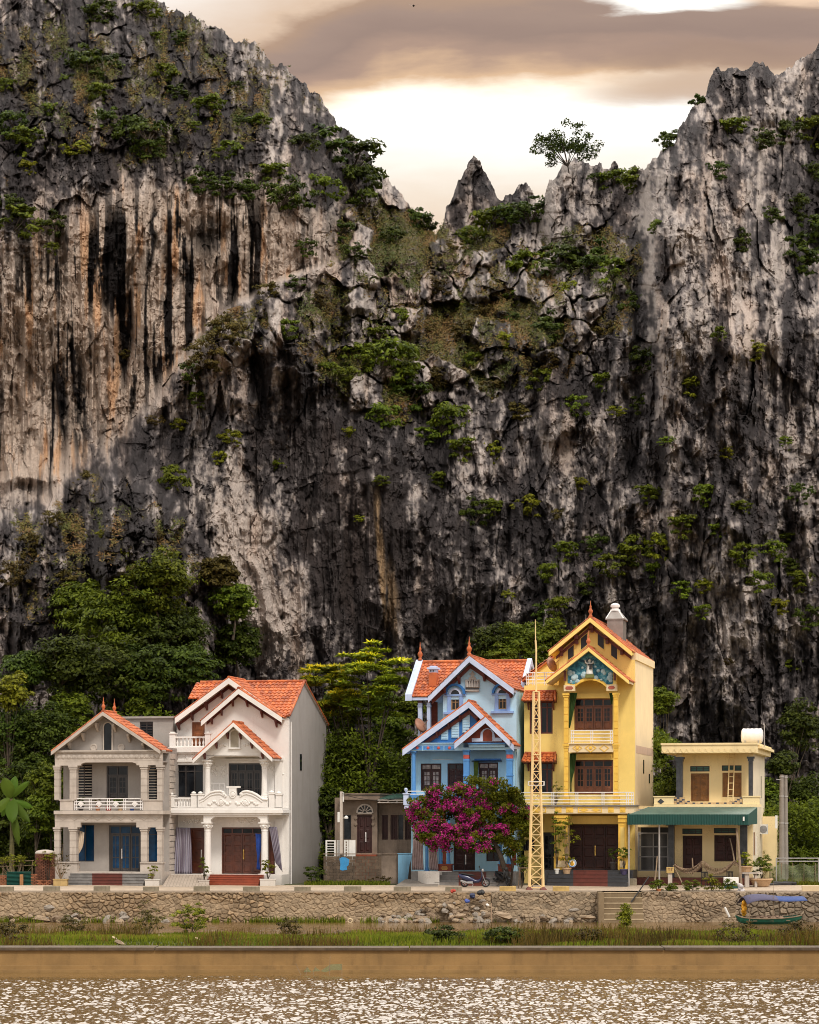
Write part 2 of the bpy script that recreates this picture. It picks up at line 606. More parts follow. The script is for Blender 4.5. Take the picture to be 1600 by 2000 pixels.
# the spur that crosses in front of the pale wall, the knoll at the lower left, the edge of the right buttress
sp_d = CX + .8 * WARP_X - np.interp(CY, [430, 500, 540, 590, 640, 740, 880, 1000], [680, 660, 560, 470, 400, 320, 225, 190])
spur = sstep(sp_d, -10, 26) * sstep(CY, 430, 520) * (1 - sstep(CY, 880, 1500)) * (1 - sstep(sp_d, 70, 430))
knoll = sstep(CY + .8 * WARP_Y - np.interp(CX, [-400, 0, 60, 130, 220, 300, 360, 405, 440, 470, 490], [1020, 1005, 985, 935, 908, 938, 1000, 1070, 1160, 1320, 1800]), -8, 30)
bu_d = CX + .6 * WARP_X - np.interp(CY, [280, 470, 560, 690, 900, 960], [1262, 1248, 1262, 1282, 1290, 1300])
butt = sstep(bu_d, -6, 16) * (1 - .7 * sstep(bu_d, 90, 300)) * sstep(CY, 280, 340) * (1 - sstep(CY, 800, 1500))
z_pale = z_pale * (1 - .85 * sstep(sp_d, -10, 26) * sstep(CY, 430, 520)) * (1 - knoll)
z_slope = np.maximum.reduce([ell(900, 600, 360, 190), ell(760, 720, 200, 110) * .8, ell(1130, 520, 150, 100), ell(480, 660, 130, 70, -20) * .8, ell(760, 470, 150, 100)])
z_ridge = np.maximum.reduce([ell(1330, 560, 80, 250, 4), ell(1460, 560, 110, 160), ell(1090, 830, 50, 120, -12), ell(1100, 400, 70, 110), ell(1500, 440, 50, 130, -8)])
z_knoll = ell(180, 1120, 290, 210)
z_summit = ell(260, 170, 420, 200)

n_brk = fbm(CX / 120, CY / 120, 58, 3)
big = ridged(wx / 175, wy / 430, 11, 3) * (1 - .5 * z_pale)
mid = ridged(wx / 62, wy / 185, 12, 4)
f1, f2, ci, ct = cells(wx / 46, wy / 135, 13)
g1, g2, gi, gt = cells((wx + 8 * vn(CX / 12, CY / 16, 7)) / 17, (wy + 8 * vn(CX / 12, CY / 16, 8)) / 52, 14)
sm = ridged(wx / 21, wy / 58, 15, 4)
flute = ridged((CX + .35 * WARP_X) / 17, CY / 260, 16, 3)
fine = fbm(CX / 6.5, CY / 11, 17, 4)
vcrack = sstep(ridged(wx / 85, wy / 300, 18, 3), .78, .98)
h1, h2, hi_, ht = cells((CX + 4 * vn(CX / 7, CY / 7, 27)) / 8.5, (CY + 4 * vn(CX / 7, CY / 7, 28)) / 19, 24)
rough = 1 - .62 * z_dark - .45 * z_pale * sstep(CY, 330, 430) - .15 * z_slant
TT = (2.6 * mid + 1.5 * (ci - .4) + 2.2 * ct + .9 * np.minimum(f2 - f1, .35) + .8 * sm + .7 * gi + .9 * gt + .35 * np.minimum(g2 - g1, .25) + .30 * hi_ + .4 * ht)
TT = TT - TT.mean()
rel = (6.5 * spur + 4.2 * knoll + 4.2 * butt + 4.4 * big + rough * TT + 1.5
       + .22 * fine + (.9 * z_pale + .5 * z_dark + .45) * flute - 1.2 * vcrack * rough)
# broken ledges and standing blocks on the slope below the saddle; a few level breaks across the walls
b1, b2, bi, bt_ = cells((CX + 6 * vn(CX / 14, CY / 14, 51)) / 62, (CY + 6 * vn(CX / 14, CY / 14, 52)) / 58, 53)
c1, c2, c3, c4 = cells((CX + 4 * vn(CX / 9, CY / 9, 54)) / 17, (CY + 4 * vn(CX / 9, CY / 9, 55)) / 27, 56)
blk = sstep(bi + .5 * n_brk + .25 * fbm(CX / 26, CY / 30, 59, 3), .42, .62) * sstep(b2 - b1, .0, .10)
blk2 = sstep(c3, .5, .6) * sstep(c2 - c1, .03, .28)
z_blk = np.clip(z_slope + .5 * z_summit + .3 * z_knoll, 0, 1)
rel += z_blk * (2.3 * blk * (.6 + .8 * bi) + 3.2 * bt_ * blk + .9 * blk2)
brk = fbm(CX / 95 + CY / 300, CY / 48, 57, 4)
rel += .55 * rough * sstep(brk, .02, .12) * sstep(n_brk, -.1, .3)
# hollows under the overhang of the pale wall
rel += -1.6 * ell(400, 455, 70, 45, 0, .6) - 2.5 * ell(250, 640, 25, 110, 4, .6) - 4 * ell(30, 965, 110, 30)
# pinnacles and buttresses standing out of the slope
rel += 5 * ell(1330, 480, 60, 260, 3, .6) + 3 * ell(1450, 420, 50, 160, 3) + 4 * ell(1110, 400, 55, 95) + 3 * ell(1445, 665, 60, 45) + 2.5 * ell(1085, 800, 36, 90, -10) + 2 * ell(1225, 640, 22, 50)
for bx, by, brx, bry in ((945, 560, 35, 28), (1010, 560, 30, 24), (990, 690, 34, 60), (925, 650, 20, 30), (1225, 700, 30, 70), (615, 650, 34, 40), (815, 625, 22, 34), (945, 505, 24, 14), (1090, 575, 30, 30), (1160, 590, 36, 30),
                         (880, 700, 22, 50), (700, 600, 30, 24), (730, 545, 26, 20), (1050, 660, 28, 40), (1130, 640, 24, 40), (560, 700, 60, 60), (830, 560, 24, 18)):
    rel += 2.6 * ell(bx, by, brx, bry, 0, .45)
D = bil(D0c, cgx[0], cgy[0], 20, CX, CY) - rel + 3.0

jag = -20 * np.clip(ridged(gx / 33, gx * 0 + 3.3, 31, 4) - .42, 0, 1) - 14 * np.clip(vn(gx / 24, gx * 0 + 8.2, 35), 0, 1) + 8 * fbm(gx / 10, gx * 0 + 1.1, 32, 3) - 6 * _h(np.floor(gx / 8).astype(np.int64), np.zeros(len(gx), dtype=np.int64), 3) + 5
TOP = np.interp(gx, sil[:, 0], sil[:, 1]) + jag
over = np.clip(TOP[None] - CY, 0, None)            # rows past the skyline become the far side of the ridge
PYE = np.maximum(CY, TOP[None])
# depth at the skyline of each column
jtop = np.clip(np.searchsorted(gy, TOP), 0, len(gy) - 1)
Dtop = D[jtop, np.arange(len(gx))]
kern = np.ones(9) / 9
Dtop = np.convolve(np.pad(Dtop, 4, mode='edge'), kern, 'valid')
# round the wall back a little towards the skyline
back = np.clip(1 - (CY - TOP[None]) / 34, 0, 1) ** 2 * 1.2
DD = np.where(over > 0, Dtop[None] + 2.2 + over * .10, D + back)
VX = (CX - 800) * DD / F
VY = DD - CD
VZ = CH + (HY - PYE) * np.where(over > 0, Dtop[None] + 2.2, DD) / F - over * .05

# --- rock colours: weathering crusts, seepage streaks, iron stains (in linear albedo), with crease shade and a lower-right lift mixed in
n_a = fbm(wx / 70, wy / 130, 41, 5)
n_b = fbm(wx / 9, wy / 40, 42, 5)
n_c = fbm(CX / 14, CY / 18, 43, 5)
n_d = fbm(wx / 26, wy / 70, 44, 5)
pal = .305 + .68 * z_pale + .05 * sstep(CY, 820, 960) * sstep(CX, 480, 620) + .50 * z_slant + .24 * z_ridge - .26 * z_dark + .10 * z_slope - .06 * z_summit - .04 * z_knoll  # lower right lightened in the colour, against self-shadowing of the relief
n_v = fbm((CX + .3 * WARP_X) / 7, CY / 44, 141, 5)
n_w = fbm((CX + .5 * WARP_X) / 27, CY / 125, 142, 5)
n_f = fbm(CX / 5, CY / 8, 143, 3)
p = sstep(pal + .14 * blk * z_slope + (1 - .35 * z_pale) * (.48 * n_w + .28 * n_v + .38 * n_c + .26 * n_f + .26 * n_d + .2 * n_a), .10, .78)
SX = CX + .30 * WARP_X
st1 = sstep(fbm(SX / 11, CY / 300, 45, 4) + .5 * fbm(SX / 45, CY / 260, 46, 3) + .16 * n_v + .10 * n_f, .10, .22)
streak = st1 * z_pale * sstep(n_a + .9 * np.exp(-((CY - 445) / 90) ** 2) + .55 * ell(300, 600, 90, 200) + .75 * ell(135, 800, 60, 170) + .2, .0, .5)
streak = np.maximum(streak, z_pale * np.maximum.reduce([ell(253, 640, 12, 130, 3, .5), ell(150, 830, 20, 150, -3, .5), ell(112, 770, 16, 170, -3, .6), ell(405, 470, 45, 50, 10, .6) * .85, ell(292, 470, 10, 100, 3)]) * sstep(n_b, -.45, .0))  # drawn black streaks and ovals, some lying over the carved hollows
crack_shade = sstep(.10 - (f2 - f1), 0, .1) * .5 + sstep(.07 - (g2 - g1), 0, .07) * .35
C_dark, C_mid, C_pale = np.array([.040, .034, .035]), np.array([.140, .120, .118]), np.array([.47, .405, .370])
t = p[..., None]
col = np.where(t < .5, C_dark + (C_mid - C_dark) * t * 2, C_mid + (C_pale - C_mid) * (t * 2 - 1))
warm = (z_pale * .8 + .25 * z_slant)[..., None]
col = col * (1 + warm * np.array([.10, .0, -.12]))
ora = (sstep(fbm(SX / 18, CY / 150, 47, 4) + .3 * n_v, .24, .5) * z_pale * .55)[..., None]
col = col * (1 - ora) + ora * col * np.array([1.25, .78, .36])
s_ = np.clip(streak, 0, 1)[..., None]
col = col * (1 - s_) + s_ * np.array([.014, .011, .011])
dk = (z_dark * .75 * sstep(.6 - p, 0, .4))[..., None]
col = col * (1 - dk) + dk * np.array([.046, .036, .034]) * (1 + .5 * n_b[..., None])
bs = np.clip(np.maximum(ell(752, 1100, 9, 140, -5, .7), ell(775, 1170, 14, 80, -6, .6) * .6) * 1.3 * sstep(n_b, -.5, .1), 0, 1)[..., None]
col = col * (1 - bs) + bs * np.array([.30, .20, .115])
col = col * (1 - .25 * crack_shade[..., None])  # crease shade put into the colour along the relief cell edges
bw = sstep(fbm(wx / 36, wy / 130, 49, 5), .10, .45)[..., None] * (.35 + .4 * z_slope[..., None]) * (1 - .75 * z_pale[..., None])
bw = bw * .6
col = col * (1 - bw) + bw * col * np.array([1.12, .84, .62])
# moss and dry grass lodge on ledges and gentle slopes
gyd = np.gradient(DD, axis=0) / np.maximum(1e-3, np.gradient(gy)[:, None] * DD / F)
ledge = sstep(-gyd, .1, 1.3)
veg = z_slope * (.13 + .60 * ledge - .40 * blk) + .30 * z_summit * ledge + .28 * z_knoll * ledge + .16 * ledge
veg = sstep(veg + .30 * n_d + .26 * n_c - .12 * (p > .55), .34, .62) * (1 - z_pale * .85) * (1 - z_dark * .9)
moss = np.array([.060, .048, .012]) * (1 - .5 * n_c[..., None]) + np.clip(n_d, 0, 1)[..., None] * np.array([.05, .026, .004])
v_ = (veg * .85)[..., None]
col = np.clip(col * (1 - v_) + v_ * moss, .006, .6)

nr, ncol = CX.shape
ii = np.arange(nr * ncol).reshape(nr, ncol)
quads = np.stack([ii[:-1, :-1], ii[1:, :-1], ii[1:, 1:], ii[:-1, 1:]], -1).reshape(-1, 4)


def rock_mat():
    m, t, b, o = new_mat('limestone')
    a = attr(t, 'col')
    tc = nd(t, 'ShaderNodeTexCoord').outputs['Object']
    n = noise(t, stretch(t, tc, (3.2, 3.2, 1.4)), 1.0, 8, .68)
    n2 = noise(t, stretch(t, tc, (9, 9, 4)), 1.0, 5, .6)
    f = mt(t, 'ADD', .42, mt(t, 'MULTIPLY', n, 1.16))
    sc = nd(t, 'ShaderNodeVectorMath', operation='SCALE')
    t.links.new(a.outputs['Color'], sc.inputs[0])
    put(t, sc.inputs['Scale'], f)
    t.links.new(sc.outputs[0], b.inputs['Base Color'])
    b.inputs['Roughness'].default_value = .9
    b.inputs['Specular IOR Level'].default_value = .15
    add_bump(t, b, mt(t, 'ADD', n, mt(t, 'MULTIPLY', n2, .4)), .9, .35)
    return m


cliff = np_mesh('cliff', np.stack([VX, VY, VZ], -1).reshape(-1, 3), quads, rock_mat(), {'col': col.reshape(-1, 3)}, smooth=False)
cliff['kind'] = 'structure'


def cliff_pt(px, py):
    j = int(np.clip(np.searchsorted(gy, py), 0, nr - 1))
    i = int(np.clip(np.searchsorted(gx, px), 0, ncol - 1))
    return Vector((VX[j, i], VY[j, i], VZ[j, i]))


# ================================================================ GROUND, ROAD, WATER
_gy_y = [-8.0, -7.0, -2.4, 0, 6, 20, 60, 700]
_gy_z = [1.70, 1.71, 1.80, 1.93, 1.98, 2.1, 4.0, 6.0]


def gz(y):
    return float(np.interp(y, _gy_y, _gy_z))


def soil_mat():
    m, t, b, o = new_mat('soil_and_grass')
    tc = nd(t, 'ShaderNodeTexCoord').outputs['Object']
    n = noise(t, tc, .6, 6, .65)
    n2 = noise(t, tc, 9, 5, .65)
    c = mixc(t, smooth(t, n, .38, .62), (.05, .065, .014), (.11, .085, .045))
    c = mixc(t, mt(t, 'MULTIPLY', n2, .5), c, (.03, .028, .01))
    t.links.new(c, b.inputs['Base Color'])
    b.inputs['Roughness'].default_value = .95
    add_bump(t, b, n2, .6, .08)
    return m


def strip(name, xs, ys, zf, mat):
    g = MB()
    g.grid([[(x, y, zf(x, y)) for x in xs] for y in ys])
    o = g.build(name, mat)
    o['kind'] = 'structure'
    return o


xs_w = [-700, -300, -120] + [x * 4. for x in range(-20, 21)] + [120, 300, 700]
strip('ground', xs_w, [-7.6, -7.0, -2.4, 0, 3, 6, 10, 15, 20, 30, 40, 60, 200, 700], lambda x, y: gz(y) + .05 * math.sin(x * .7 + y), soil_mat())
m_conc = paint('pale_concrete', (.43, .335, .245), .12, .4, (.2, .15, .11), .85, .4, .8)
strip('road', [-120] + [x * 2. for x in range(-30, 31)] + [120], [-7.62, -6.5, -5, -3.5, -2.4, -1.3], lambda x, y: gz(y) + .085, m_conc)

# water: brown river, calm in the lee of the concrete bank and ruffled beyond it (the wavelets are real geometry)
m, t, b, o = new_mat('river_water')
tc = nd(t, 'ShaderNodeTexCoord').outputs['Object']
b.inputs['Base Color'].default_value = (.125, .070, .020, 1)
b.inputs['Roughness'].default_value = .14
b.inputs['IOR'].default_value = 1.7
b.inputs['Specular IOR Level'].default_value = .9
add_bump(t, b, noise(t, tc, 9, 3), .25, .02)
M_WATER = m


def waves(X, Y):
    q = .042 * (1 - np.abs(fbm(X / .21 + .2 * Y, Y / .34, 201, 2)) * 2) + .05 * fbm(X / 1.5, Y / 1.2, 202, 2) + .022 * vn(X / .14, Y / .2, 203)
    ed = Y + 2.2 * fbm(X / 7, Y / 2.0, 204, 3)
    a_ = (1 - sstep(ed, -64.5, -59.0)) ** .7
    bk = sstep(ed, -40, -32) * sstep(fbm(X / 9, Y / 3.5, 205, 3), -.05, .2) * .45 + .06
    return q * np.where(Y < -50, np.maximum(a_, .02), bk)


def water_sheet(name, xa, xb, ya, yb_, sx_, sy_):
    X, Y = np.meshgrid(np.arange(xa, xb + sx_ * .5, sx_), np.arange(ya, yb_ + sy_ * .5, sy_))
    i_ = np.arange(X.size).reshape(X.shape)
    o = np_mesh(name, np.stack([X, Y, waves(X, Y)], -1).reshape(-1, 3), np.stack([i_[:-1, :-1], i_[:-1, 1:], i_[1:, 1:], i_[1:, :-1]], -1).reshape(-1, 4), M_WATER, smooth=True)
    o['kind'] = 'structure'


water_sheet('river_water', -19, 19, -88, -57, .043, .065)
water_sheet('back_channel_water', -26, 26, -33, -8.2, .10, .16)
g = MB()
for xa, xb, ya, yb_ in ((-400, 400, -300, -88), (-400, -19, -88, -57), (19, 400, -88, -57), (-400, -26, -57, -8.2), (26, 400, -57, -8.2), (-26, 26, -57, -33)):
    g.add([(xa, ya, -.03), (xb, ya, -.03), (xb, yb_, -.03), (xa, yb_, -.03)], [(0, 1, 2, 3)])
o = g.build('far_water', M_WATER)
o['kind'] = 'structure'
g = MB()
g.grid([[(x, y, -1.2) for x in (-900, 0, 900)] for y in (-900, -300, -7.0)])
o = g.build('river_bed', soil_mat())
o['kind'] = 'structure'

# concrete bank in front of the grass islet
m_bank = paint('bank_concrete', (.27, .160, .058), .14, .5, (.10, .058, .022), .85, .5, .7)
m_cope = paint('bank_coping', (.10, .07, .042), .25, .6, (.02, .016, .012), .9, .5, 1.2)
bank = thing('embankment', 'low brown concrete embankment wall along the whole riverfront below the grass', 'embankment', (0, -57, 0))
g = MB()
g.box(-130, 130, 0, 1.6, -1.0, .84)
g.build('wall', m_bank, bank)
g = MB()
for k in range(-13, 13):
    g.box(k * 10 + .02, k * 10 + 9.98, -.10, 1.55, .842, .95 + .008 * math.sin(k * 2.1))
g.build('coping', m_cope, bank)
g = MB()
g.box(-130, 130, -.30, -.002, -1.0, .26)
g.box(-130, 130, -.55, -.302, -1.0, .10)
g.build('footing', m_bank, bank)

# grass islet
ix, iy = np.meshgrid(np.arange(-60, 60.1, .5), np.arange(-55.5, -28.9, .5))
izv = .80 * sstep(-29.5 - iy, 0, 8) * (1 - .28 * sstep(iy, -48, -38)) + .10 * fbm(ix / 4, iy / 4, 61, 4) - .1 + .18 * np.exp(-((iy + 50) / 3) ** 2)
izv = np.where(iy > -29.6, -.4, izv)
nr2, nc2 = ix.shape
i2 = np.arange(nr2 * nc2).reshape(nr2, nc2)
q2 = np.stack([i2[:-1, :-1], i2[:-1, 1:], i2[1:, 1:], i2[1:, :-1]], -1).reshape(-1, 4)
o = np_mesh('islet_ground', np.stack([ix, iy, izv], -1).reshape(-1, 3), q2, soil_mat(), smooth=True)
o['kind'] = 'structure'


def islet_z(x, y):
    return .80 * sstep(-29.5 - y, 0, 8) * (1 - .28 * sstep(y, -48, -38)) + .10 * fbm(x / 4, y / 4, 61, 4) - .1 + .18 * np.exp(-((y + 50) / 3) ** 2)


def blades(name, x, y, z, hgt, wid, rnd, mat, lean=.35):
    """one two-segment leaf blade per point"""
    n = len(x)
    a = rng.uniform(0, 2 * np.pi, n)
    dx, dy = np.cos(a) * wid / 2, np.sin(a) * wid / 2
    la = rng.uniform(0, 2 * np.pi, n)
    lx, ly = np.cos(la) * hgt * lean * rng.uniform(.2, 1, n), np.sin(la) * hgt * lean * rng.uniform(.2, 1, n)
    b0 = np.stack([x - dx, y - dy, z - .03], -1)
    b1 = np.stack([x + dx, y + dy, z - .03], -1)
    t1 = np.stack([x + lx + dx * .2, y + ly + dy * .2, z + hgt], -1)
    t0 = np.stack([x + lx - dx * .2, y + ly - dy * .2, z + hgt * .98], -1)
    v = np.stack([b0, b1, t1, t0], 1).reshape(-1, 3)
    f = np.arange(4 * n).reshape(n, 4)
    return np_mesh(name, v, f, mat, {'rnd': np.repeat(rnd, 4)})


m_grass = leafmat('grass_blade', (.045, .058, .006), (.185, .215, .016), .35, (.20, .15, .03))
m_weed = leafmat('weed_blade', (.055, .042, .010), (.17, .115, .024), .3, (.10, .14, .014))
n = 95000
gx_, gy_ = rng.uniform(-24, 24, n), rng.uniform(-55.2, -30, n)
cl_ = fbm(gx_ / 2.2, gy_ / 2.2, 62, 4)
left = sstep(-gx_, -2, 6)
hg = (.18 + .26 * np.clip(cl_ + .3, 0, 1)) * (1 - .3 * left)
o = blades('islet_grass', gx_, gy_, islet_z(gx_, gy_), hg, .045 + .03 * rng.random(n), np.clip(.48 + .5 * cl_ + .25 * rng.standard_normal(n) + .1 * left, 0, 1), m_grass)
tag(o, 'short bright green grass covering the islet behind the concrete bank', 'grass', kind='stuff')
n = 42000
wx_, wy_ = rng.uniform(-24, 24, n), np.concatenate([rng.uniform(-55.2, -50, n // 2), rng.uniform(-42, -31, n - n // 2)])
dens = fbm(wx_ / 2.6, wy_ / 2.0, 63, 4) + .45 * sstep(wx_, 0, 9) * (wy_ < -45) + .5 * sstep(-wx_, 12, 16) * (wy_ > -45) - .15
k = dens > rng.uniform(0.0, .5, n)
wx_, wy_, dens = wx_[k], wy_[k], dens[k]
o = blades('weeds', wx_, wy_, islet_z(wx_, wy_), (.34 + .80 * np.clip(dens, 0, .8)) * rng.uniform(.5, 1.15, len(wx_)), .03 + .035 * rng.random(len(wx_)), np.clip(.5 + .9 * fbm(wx_ / 1.5, wy_ / 1.5, 64, 3) + .2 * rng.standard_normal(len(wx_)), 0, 1), m_weed, .5)
tag(o, 'tall brown and olive weeds tangled along both edges of the islet', 'weeds', kind='stuff')

# ================================================================ STONE RETAINING WALL
def masonry(name, x0, x1, z0, z1, y, base, step=.035, st=(.34, .26), depth=.12, batter=.12, mortar=.35, seed=70, parent=None):
    nx, nz = max(2, int((x1 - x0) / step)), max(2, int((z1 - z0) / step))
    X, Z = np.meshgrid(np.linspace(x0, x1, nx + 1), np.linspace(z0, z1, nz + 1))
    qx, qz = X / st[0] + .35 * fbm(X * 2, Z * 2, seed + 1, 3), Z / st[1] + .35 * fbm(X * 2, Z * 2, seed + 2, 3)
    a1, a2, ai, at_ = cells(qx, qz, seed)
    sm_ = fbm(X / 2.4, Z / .9, seed + 3, 4)
    bul = sstep(a2 - a1, .02, .30) * (1 - mortar * sstep(sm_ + mortar - .35, -.1, .3))
    Y = y + batter * (z1 - Z) * -1 - depth * bul * (.6 + .5 * ai) - .03 * fbm(X * 9, Z * 9, seed + 4, 3)
    tone = .55 + .6 * ai
    c = np.array(base) * tone[..., None] * (1 + .22 * fbm(X * 6, Z * 6, seed + 5, 4)[..., None])
    mo = (1 - sstep(a2 - a1, .03, .16))[..., None] * .55
    mcol = np.array([.20, .155, .105]) * (.7 + .5 * fbm(X * 3, Z * 3, seed + 6, 3)[..., None])
    hole = (sstep(fbm(X * 2.2, Z * 3, seed + 8, 3), .25, .42) * (1 - mortar))[..., None]
    mcol = mcol * (1 - hole) + hole * np.array([.02, .016, .012])
    c = c * (1 - mo) + mo * mcol
    sme = sstep(sm_ + mortar - .42, 0, .35)[..., None] * .7
    c = c * (1 - sme) + sme * np.array([.42, .31, .20]) * (.8 + .3 * fbm(X * 4, Z * 4, seed + 7, 4)[..., None])
    v = np.stack([X, Y, Z], -1).reshape(-1, 3)
    i = np.arange(v.shape[0]).reshape(nz + 1, nx + 1)
    fq = np.stack([i[:-1, :-1], i[:-1, 1:], i[1:, 1:], i[1:, :-1]], -1).reshape(-1, 4)
    return np_mesh(name, v, fq, m_stone, {'col': np.clip(c, .01, .6).reshape(-1, 3)}, parent=parent)


m, t, b, o = new_mat('rubble_stone')
a = attr(t, 'col')
tc = nd(t, 'ShaderNodeTexCoord').outputs['Object']
n_ = noise(t, tc, 14, 5, .65)
scv = nd(t, 'ShaderNodeVectorMath', operation='SCALE')
t.links.new(a.outputs['Color'], scv.inputs[0])
put(t, scv.inputs['Scale'], mt(t, 'ADD', .55, mt(t, 'MULTIPLY', n_, .9)))
t.links.new(scv.outputs[0], b.inputs['Base Color'])
b.inputs['Roughness'].default_value = .9
add_bump(t, b, n_, .6, .03)
m_stone = m
TZ = 1.70
ST = [(1177 - 800) * 152 / F, (1254 - 800) * 152 / F]          # the flight of steps cut through the wall
CREV = (960 - 800) * 152 / F
rw = thing('retaining_wall', 'long rubble stone retaining wall below the road and houses', 'wall', (0, -8, 0))
masonry('stonework', -75, CREV, -.4, TZ, 0, (.33, .225, .13), mortar=.55, seed=70, parent=rw)
masonry('stonework', CREV + .02, ST[0], -.4, TZ + .02, -.12, (.31, .23, .15), st=(.3, .22), mortar=.62, seed=90, depth=.08, parent=rw)
masonry('stonework', ST[1], 18.9, -.4, TZ + .03, -.10, (.29, .21, .135), st=(.30, .24), mortar=.55, seed=110, depth=.1, parent=rw)
masonry('stonework', 18.92, 75, -.4, TZ, .05, (.25, .19, .13), st=(.36, .29), mortar=.1, seed=130, parent=rw)
g = MB()
g.box(-75, ST[0] - .3, .02, .45, TZ - .5, TZ + .055)
g.box(18.92, 75, .06, .45, TZ - .5, TZ + .055)
g.build('coping', m_conc, rw)
g = MB()
g.box(ST[1], 18.9, -.10, .45, TZ - .6, TZ + .05)
g.build('coping', paint('old_mortar', (.34, .26, .18), .15, .4, None, .9, .5), rw)

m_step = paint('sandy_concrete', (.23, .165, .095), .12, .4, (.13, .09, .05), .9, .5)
m_tread = paint('pale_tread', (.50, .39, .25), .1, .3, None, .9, .4)  # tread lighter than the riser: step contrast put into the colour
stp = thing('stone_steps', 'flight of sandy concrete steps cut through the stone wall down to the water', 'steps', (ST[0], -8, 0))
sw = ST[1] - ST[0]
for k in range(6):
    g = MB()
    z1 = 1.66 - k * .30
    g.box(0.0, sw, -.28 * k - .3 + .4, .45, -.5 + .002 * k, z1)
    g.build('step', m_step, stp)
    g = MB()
    g.box(0.0, sw, -.28 * k - .3 + .38, -.28 * k + .12, z1 + .002, z1 + .06)
    g.build('tread', m_tread, stp)
g = MB()
g.box(-.32, -.003, -1.3, .45, -.4, 1.74)
g.build('side_wall', m_step, stp)

# ================================================================ HOUSES: helpers
class House:
    """plan coordinates of one house: x along the facade, y into the lot, z up; the facade is turned a little to the right"""

    def __init__(s, name, label, px0, oy, mid, th=12, cat='house', z=None):
        d = CD + oy
        s.a = -R(th)
        s.o = Vector(((px0 - 800) * d / F, oy, gz(oy) if z is None else z))
        s.mid = mid
        s.root = thing(name, label, cat, s.o, s.a)

    def at(s, px, py, d):
        dx, dz = (px - 800) / F, (HY - py) / F
        ca, sa = math.cos(s.a), math.sin(s.a)
        t = (d - sa * s.o.x + ca * (CD + s.o.y)) / (ca - sa * dx)
        X, Y = dx * t - s.o.x, t - CD - s.o.y
        return ca * X + sa * Y, CH + dz * t - s.o.z

    def x(s, px, d=0.):
        return s.at(px, 1600, d)[0]

    def z(s, py, d=0.):
        return s.at(s.mid, py, d)[1] if py != 'g' else -.25

    def w(s, x, y, z):
        ca, sa = math.cos(s.a), math.sin(s.a)
        return Vector((s.o.x + ca * x - sa * y, s.o.y + sa * x + ca * y, s.o.z + z))

    def rect(s, px0, py0, px1, py1, d):
        return (s.x(px0, d), s.x(px1, d), s.z(py1, d), s.z(py0, d))

    def part(s, mb, name, mat, parent=None, **k):
        return mb.build(name, mat, parent or s.root, **k)

    def place(s, mb, name, mat, base, label, cat, group=None, **k):
        """a thing of its own standing at this house"""
        o = mb.build(name, mat, None, loc=base, **k)
        o.location = s.w(*base)
        o.rotation_euler = (0, 0, s.a)
        return tag(o, label, cat, group)

    def put(s, name, label, cat, base, group=None):
        return thing(name, label, cat, s.w(*base), s.a, group)


def pbox(h, mb, px0, px1, pyt, pyb, d0, d1):
    mb.box(h.x(px0, d0), h.x(px1, d0), d0, d1, h.z(pyb, d0), h.z(pyt, d0))
    return mb


def ppoly(h, pts, d):
    return [(h.x(px, d), h.at(px, py, d)[1]) for px, py in pts]


def column(h, px0, px1, pyt, pyb, d, mat, style='square', parent=None, dy=None, name='column', cap=None, base=None):
    x0, x1, zt, zb = h.x(px0, d), h.x(px1, d), h.z(pyt, d), h.z(pyb, d)
    w = x1 - x0
    dy = dy or w
    g = MB()
    if style == 'square':
        n = max(2, int((zt - zb) / .42))
        for i in range(n):
            a, b = zb + (zt - zb) * i / n, zb + (zt - zb) * (i + 1) / n
            g.box(x0 + .03, x1 - .03, d + .03, d + dy - .03, a, a + .035)
            g.box(x0, x1, d, d + dy, a + .035, b)
        g.box(x0 - .07, x1 + .07, d - .07, d + dy + .07, zt - .12, zt - .002)
        g.box(x0 - .04, x1 + .04, d - .04, d + dy + .04, zt - .24, zt - .16)
    else:
        c = ((x0 + x1) / 2, d + w / 2, 0)
        r = w / 2
        H = zt - zb
        prof = [(r * 1.28, zb), (r * 1.28, zb + .10), (r * 1.05, zb + .13), (r * 1.12, zb + .2), (r * .95, zb + .24), (r * .82, zt - .55), (r * .95, zt - .52), (r * .86, zt - .48)]
        if style == 'ornate':
            prof += [(r * .9, zt - .42), (r * 1.2, zt - .34), (r * 1.02, zt - .31), (r * 1.35, zt - .2), (r * 1.12, zt - .17), (r * 1.45, zt - .08)]
        else:
            prof += [(r * .88, zt - .2), (r * 1.2, zt - .1)]
        g.lathe(prof, c, 14)
        g.box(c[0] - r * 1.4, c[0] + r * 1.4, c[1] - r * 1.4, c[1] + r * 1.4, zt - .078, zt - .002)
        g.box(c[0] - r * 1.4, c[0] + r * 1.4, c[1] - r * 1.4, c[1] + r * 1.4, zb - .08, zb + .05)
        if style == 'ornate':
            for k in range(8):
                a = k * math.pi / 4
                g.lathe([(.02, -.05), (.075, -.02), (.08, .03), (.03, .07)], (c[0] + math.cos(a) * r * 1.15, c[1] + math.sin(a) * r * 1.15, zt - .25), 6)
    return g.build(name, mat, parent or h.root, smooth=False)


